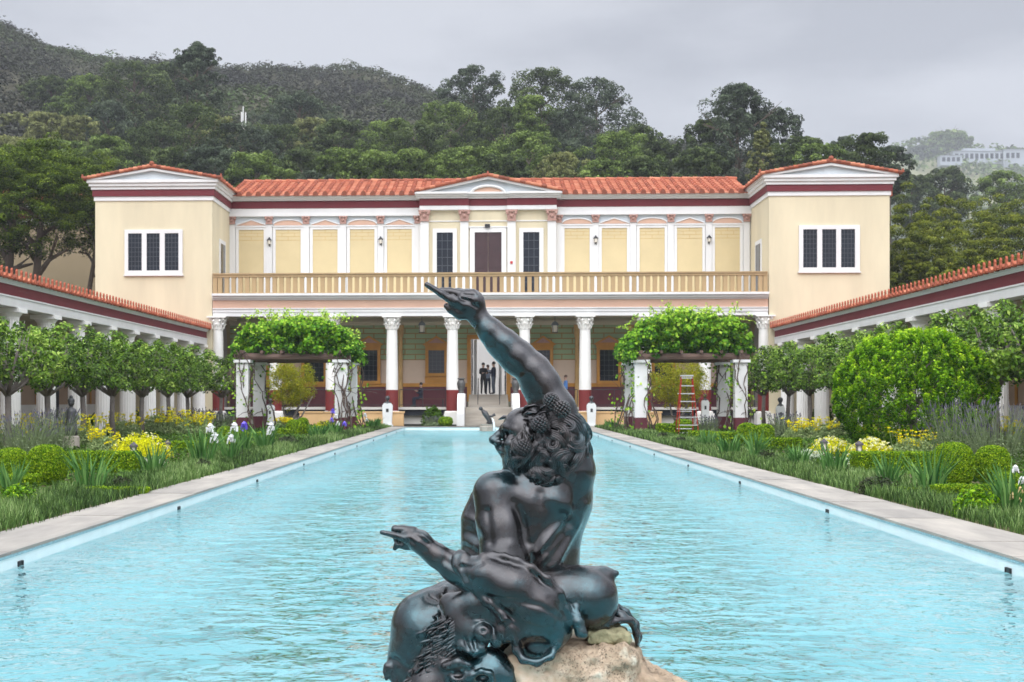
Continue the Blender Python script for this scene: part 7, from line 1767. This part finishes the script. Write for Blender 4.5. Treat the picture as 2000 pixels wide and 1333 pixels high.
# ---------------------------------------------------------------- people
SKIN = mat('skin', (.42, .26, .19), .6, .05)
def person(x, y, z, hgt, rz, top, legs, hair, lab, pose='stand', hold=None):
    """continuous skinned body; sizes for a 1.75 m figure scaled by hgt"""
    o = empty('person', (x, y, z), rz, label=lab, cat='person', group=None); k = hgt/1.75
    J = {}; E = []
    def j(n, p, r): J[n] = (p, r)
    if pose == 'sit': dz = -.42
    else: dz = 0
    j('pel', (0, 0, .95+dz), .135); j('wst', (0, .0, 1.08+dz), .125); j('cst', (0, .01, 1.30+dz), .15); j('nkb', (0, .02, 1.47+dz), .07); j('nk', (0, .01, 1.53+dz), .055); j('hd0', (0, -.01, 1.60+dz), .085); j('hd1', (0, -.005, 1.68+dz), .088)
    E += [('pel', 'wst'), ('wst', 'cst'), ('cst', 'nkb'), ('nkb', 'nk'), ('nk', 'hd0'), ('hd0', 'hd1')]
    for s in (-1, 1):
        S = 'L' if s < 0 else 'R'
        j('sh'+S, (s*.17, .01, 1.42+dz), .07)
        if pose == 'front' or pose == 'sit': el, ha = (s*.23, -.06, 1.16+dz), (s*.10, -.26, 1.20+dz+(.12 if pose == 'sit' else 0))
        elif pose == 'walk': el, ha = (s*.22, .02*s, 1.14+dz), (s*.2, -.18*s-.05, .95+dz)
        else: el, ha = (s*.235, .03, 1.13+dz), (s*.24, -.03, .88+dz)
        j('el'+S, el, .047); j('ha'+S, ha, .034); E += [('cst', 'sh'+S), ('sh'+S, 'el'+S), ('el'+S, 'ha'+S)]
        j('hp'+S, (s*.09, 0, .90+dz), .10)
        if pose == 'sit': kn, an, to = (s*.12, -.42, .50), (s*.12, -.40, .09), (s*.13, -.55, .05)
        elif pose == 'walk': kn, an, to = (s*.09, -.12*s, .50), (s*.09, .12*s*-1.2, .09), (s*.09, .12*s*-1.2-.14, .04)
        else: kn, an, to = (s*.10, -.02, .50), (s*.11, .02, .09), (s*.13, -.13, .04)
        j('kn'+S, kn, .068); j('an'+S, an, .048); j('to'+S, to, .04); E += [('pel', 'hp'+S), ('hp'+S, 'kn'+S), ('kn'+S, 'an'+S), ('an'+S, 'to'+S)]
    names = list(J); me = bpy.data.meshes.new('body'); me.from_pydata([Vector(J[n][0])*k for n in names], [(names.index(a), names.index(b)) for a, b in E], [])
    bo = bpy.data.objects.new('body_base', me); C.objects.link(bo); md = bo.modifiers.new('Skin', 'SKIN'); md.use_smooth_shade = True; bo.modifiers.new('Sub', 'SUBSURF').levels = 2
    for i, n in enumerate(names): me.skin_vertices[0].data[i].radius = (J[n][1]*k,)*2
    me.skin_vertices[0].data[0].use_root = True
    dg = bpy.context.evaluated_depsgraph_get(); m2 = bpy.data.meshes.new_from_object(bo.evaluated_get(dg)); bpy.data.objects.remove(bo)
    m2.materials.clear()
    for m_ in (SKIN, top, legs, M['iron']): m2.materials.append(m_)
    for pl_ in m2.polygons:
        c = pl_.center/k; zz = c.z-dz; idx_ = 0
        if pose == 'sit' and c.z < .62 and c.y < -.08: idx_ = 2 if c.z > .1 else 3
        elif zz < .98: idx_ = 2 if c.z > .11 else 3
        elif zz < 1.485: idx_ = 1
        if idx_ == 1 or idx_ == 2:
            for S in 'LR':
                hp_ = Vector(J['ha'+S][0])
                if (c-hp_).length < .07: idx_ = 0
        pl_.material_index = idx_; pl_.use_smooth = True
    b_ = bpy.data.objects.new('body', m2); C.objects.link(b_); b_.parent = o
    h_ = MB(); hd = J['hd1'][0]; h_.ball((hd[0]*k, (hd[1]+.02)*k, (hd[2]+.025)*k), .098*k, 10, 8, sz=.95); h_.build('hair', hair, o, True)
    f_ = MB(); f_.ball((0, (hd[1]-.088)*k, (hd[2]-.035)*k), .016*k, 6, 5, sz=1.5)
    for s in (-1, 1): f_.ball((s*.034*k, (hd[1]-.08)*k, hd[2]*k), .011*k, 6, 5, 1)
    f_.box(-.022*k, .022*k, (hd[1]-.088)*k, (hd[1]-.07)*k, (hd[2]-.082)*k, (hd[2]-.072)*k, 2)
    f_.build('face', [SKIN, M['iron'], mat('lips', (.3, .1, .08), .5)], o)
    if pose != 'none':
        for S in 'LR':
            hv = Vector(J['ha'+S][0])*k; ev = Vector(J['el'+S][0])*k; d = (hv-ev).normalized(); sd = d.orthogonal().normalized(); q = MB()
            for i_ in range(4):
                a = hv+sd*(i_-1.5)*.018*k+d*.03*k; q.tube([tuple(a), tuple(a+d*.035*k), tuple(a+d*.06*k+Vector((0, -.012, 0)))], [.009*k, .008*k, .006*k], 5)
            q.tube([tuple(hv+sd*.02*k), tuple(hv+sd*.045*k+d*.03*k), tuple(hv+sd*.045*k+d*.05*k)], [.010*k, .009*k, .007*k], 5)
            q.build('fingers', SKIN, o)
    return o
dk = mat('navy_jacket', (.012, .017, .035), .8, .1); dk2 = mat('black_coat', (.012, .012, .014), .8, .1); jn_ = mat('grey_jeans', (.06, .075, .10), .8, .1); bl = mat('blue_shirt', (.10, .24, .55), .8, .1); hr1 = mat('dark_hair', (.02, .015, .012), .6, .1); hr2 = mat('brown_hair', (.09, .05, .03), .6, .1); sh_ = mat('grey_shirt', (.22, .26, .34), .8, .1)
yd = YW-.9; x, z = P(945, 771, yd); zd_ = zdoor
person(PX(944, yd), yd, zd_, PZ(711, 944, yd)-zd_+.03, .3, dk2, dk2, hr1, 'person in dark clothes standing in the doorway, left one of the two', 'front')
person(PX(964, yd), yd, zd_, PZ(709, 964, yd)-zd_+.03, -1.9, dk, jn_, hr1, 'person in navy jacket and grey jeans standing in the doorway, right one', 'front')
person(PX(953, yd+1.1), yd+1.1, zd_, PZ(714, 953, yd+1)-zd_, 2.9, sh_, dk, hr2, 'person in grey half hidden between the two in the doorway', 'stand')
yy = YF+2.6; person(PX(1104.5, yy), yy, zfl, PZ(734, 1104, yy)-zfl, -1.4, bl, dk, hr2, 'person in a blue shirt walking in the portico right of the raised arm', 'walk')
yy = YF+3.2; bx_ = PX(838, yy)
bench = empty('bench', (bx_, yy, zfl), label='dark slatted bench in the portico left of the stairs', cat='bench'); b = MB()
for i in range(4): b.box(-.85, .85, -.2+i*.11, -.11+i*.11, .42, .46)
b.build('seat', mat('bench_wood', (.12, .05, .03), .6, .2), bench)
for s in (-1, 1):
    for t in (-.17, .2): b = MB(); b.box(s*.75-.03, s*.75+.03, t-.03, t+.03, 0, .42); b.build('leg', M['iron'], bench)
person(PX(822, yy), yy, zfl, 1.7, -1.2, dk, dk, hr1, 'person in dark clothes sitting bent on the portico bench', 'sit')
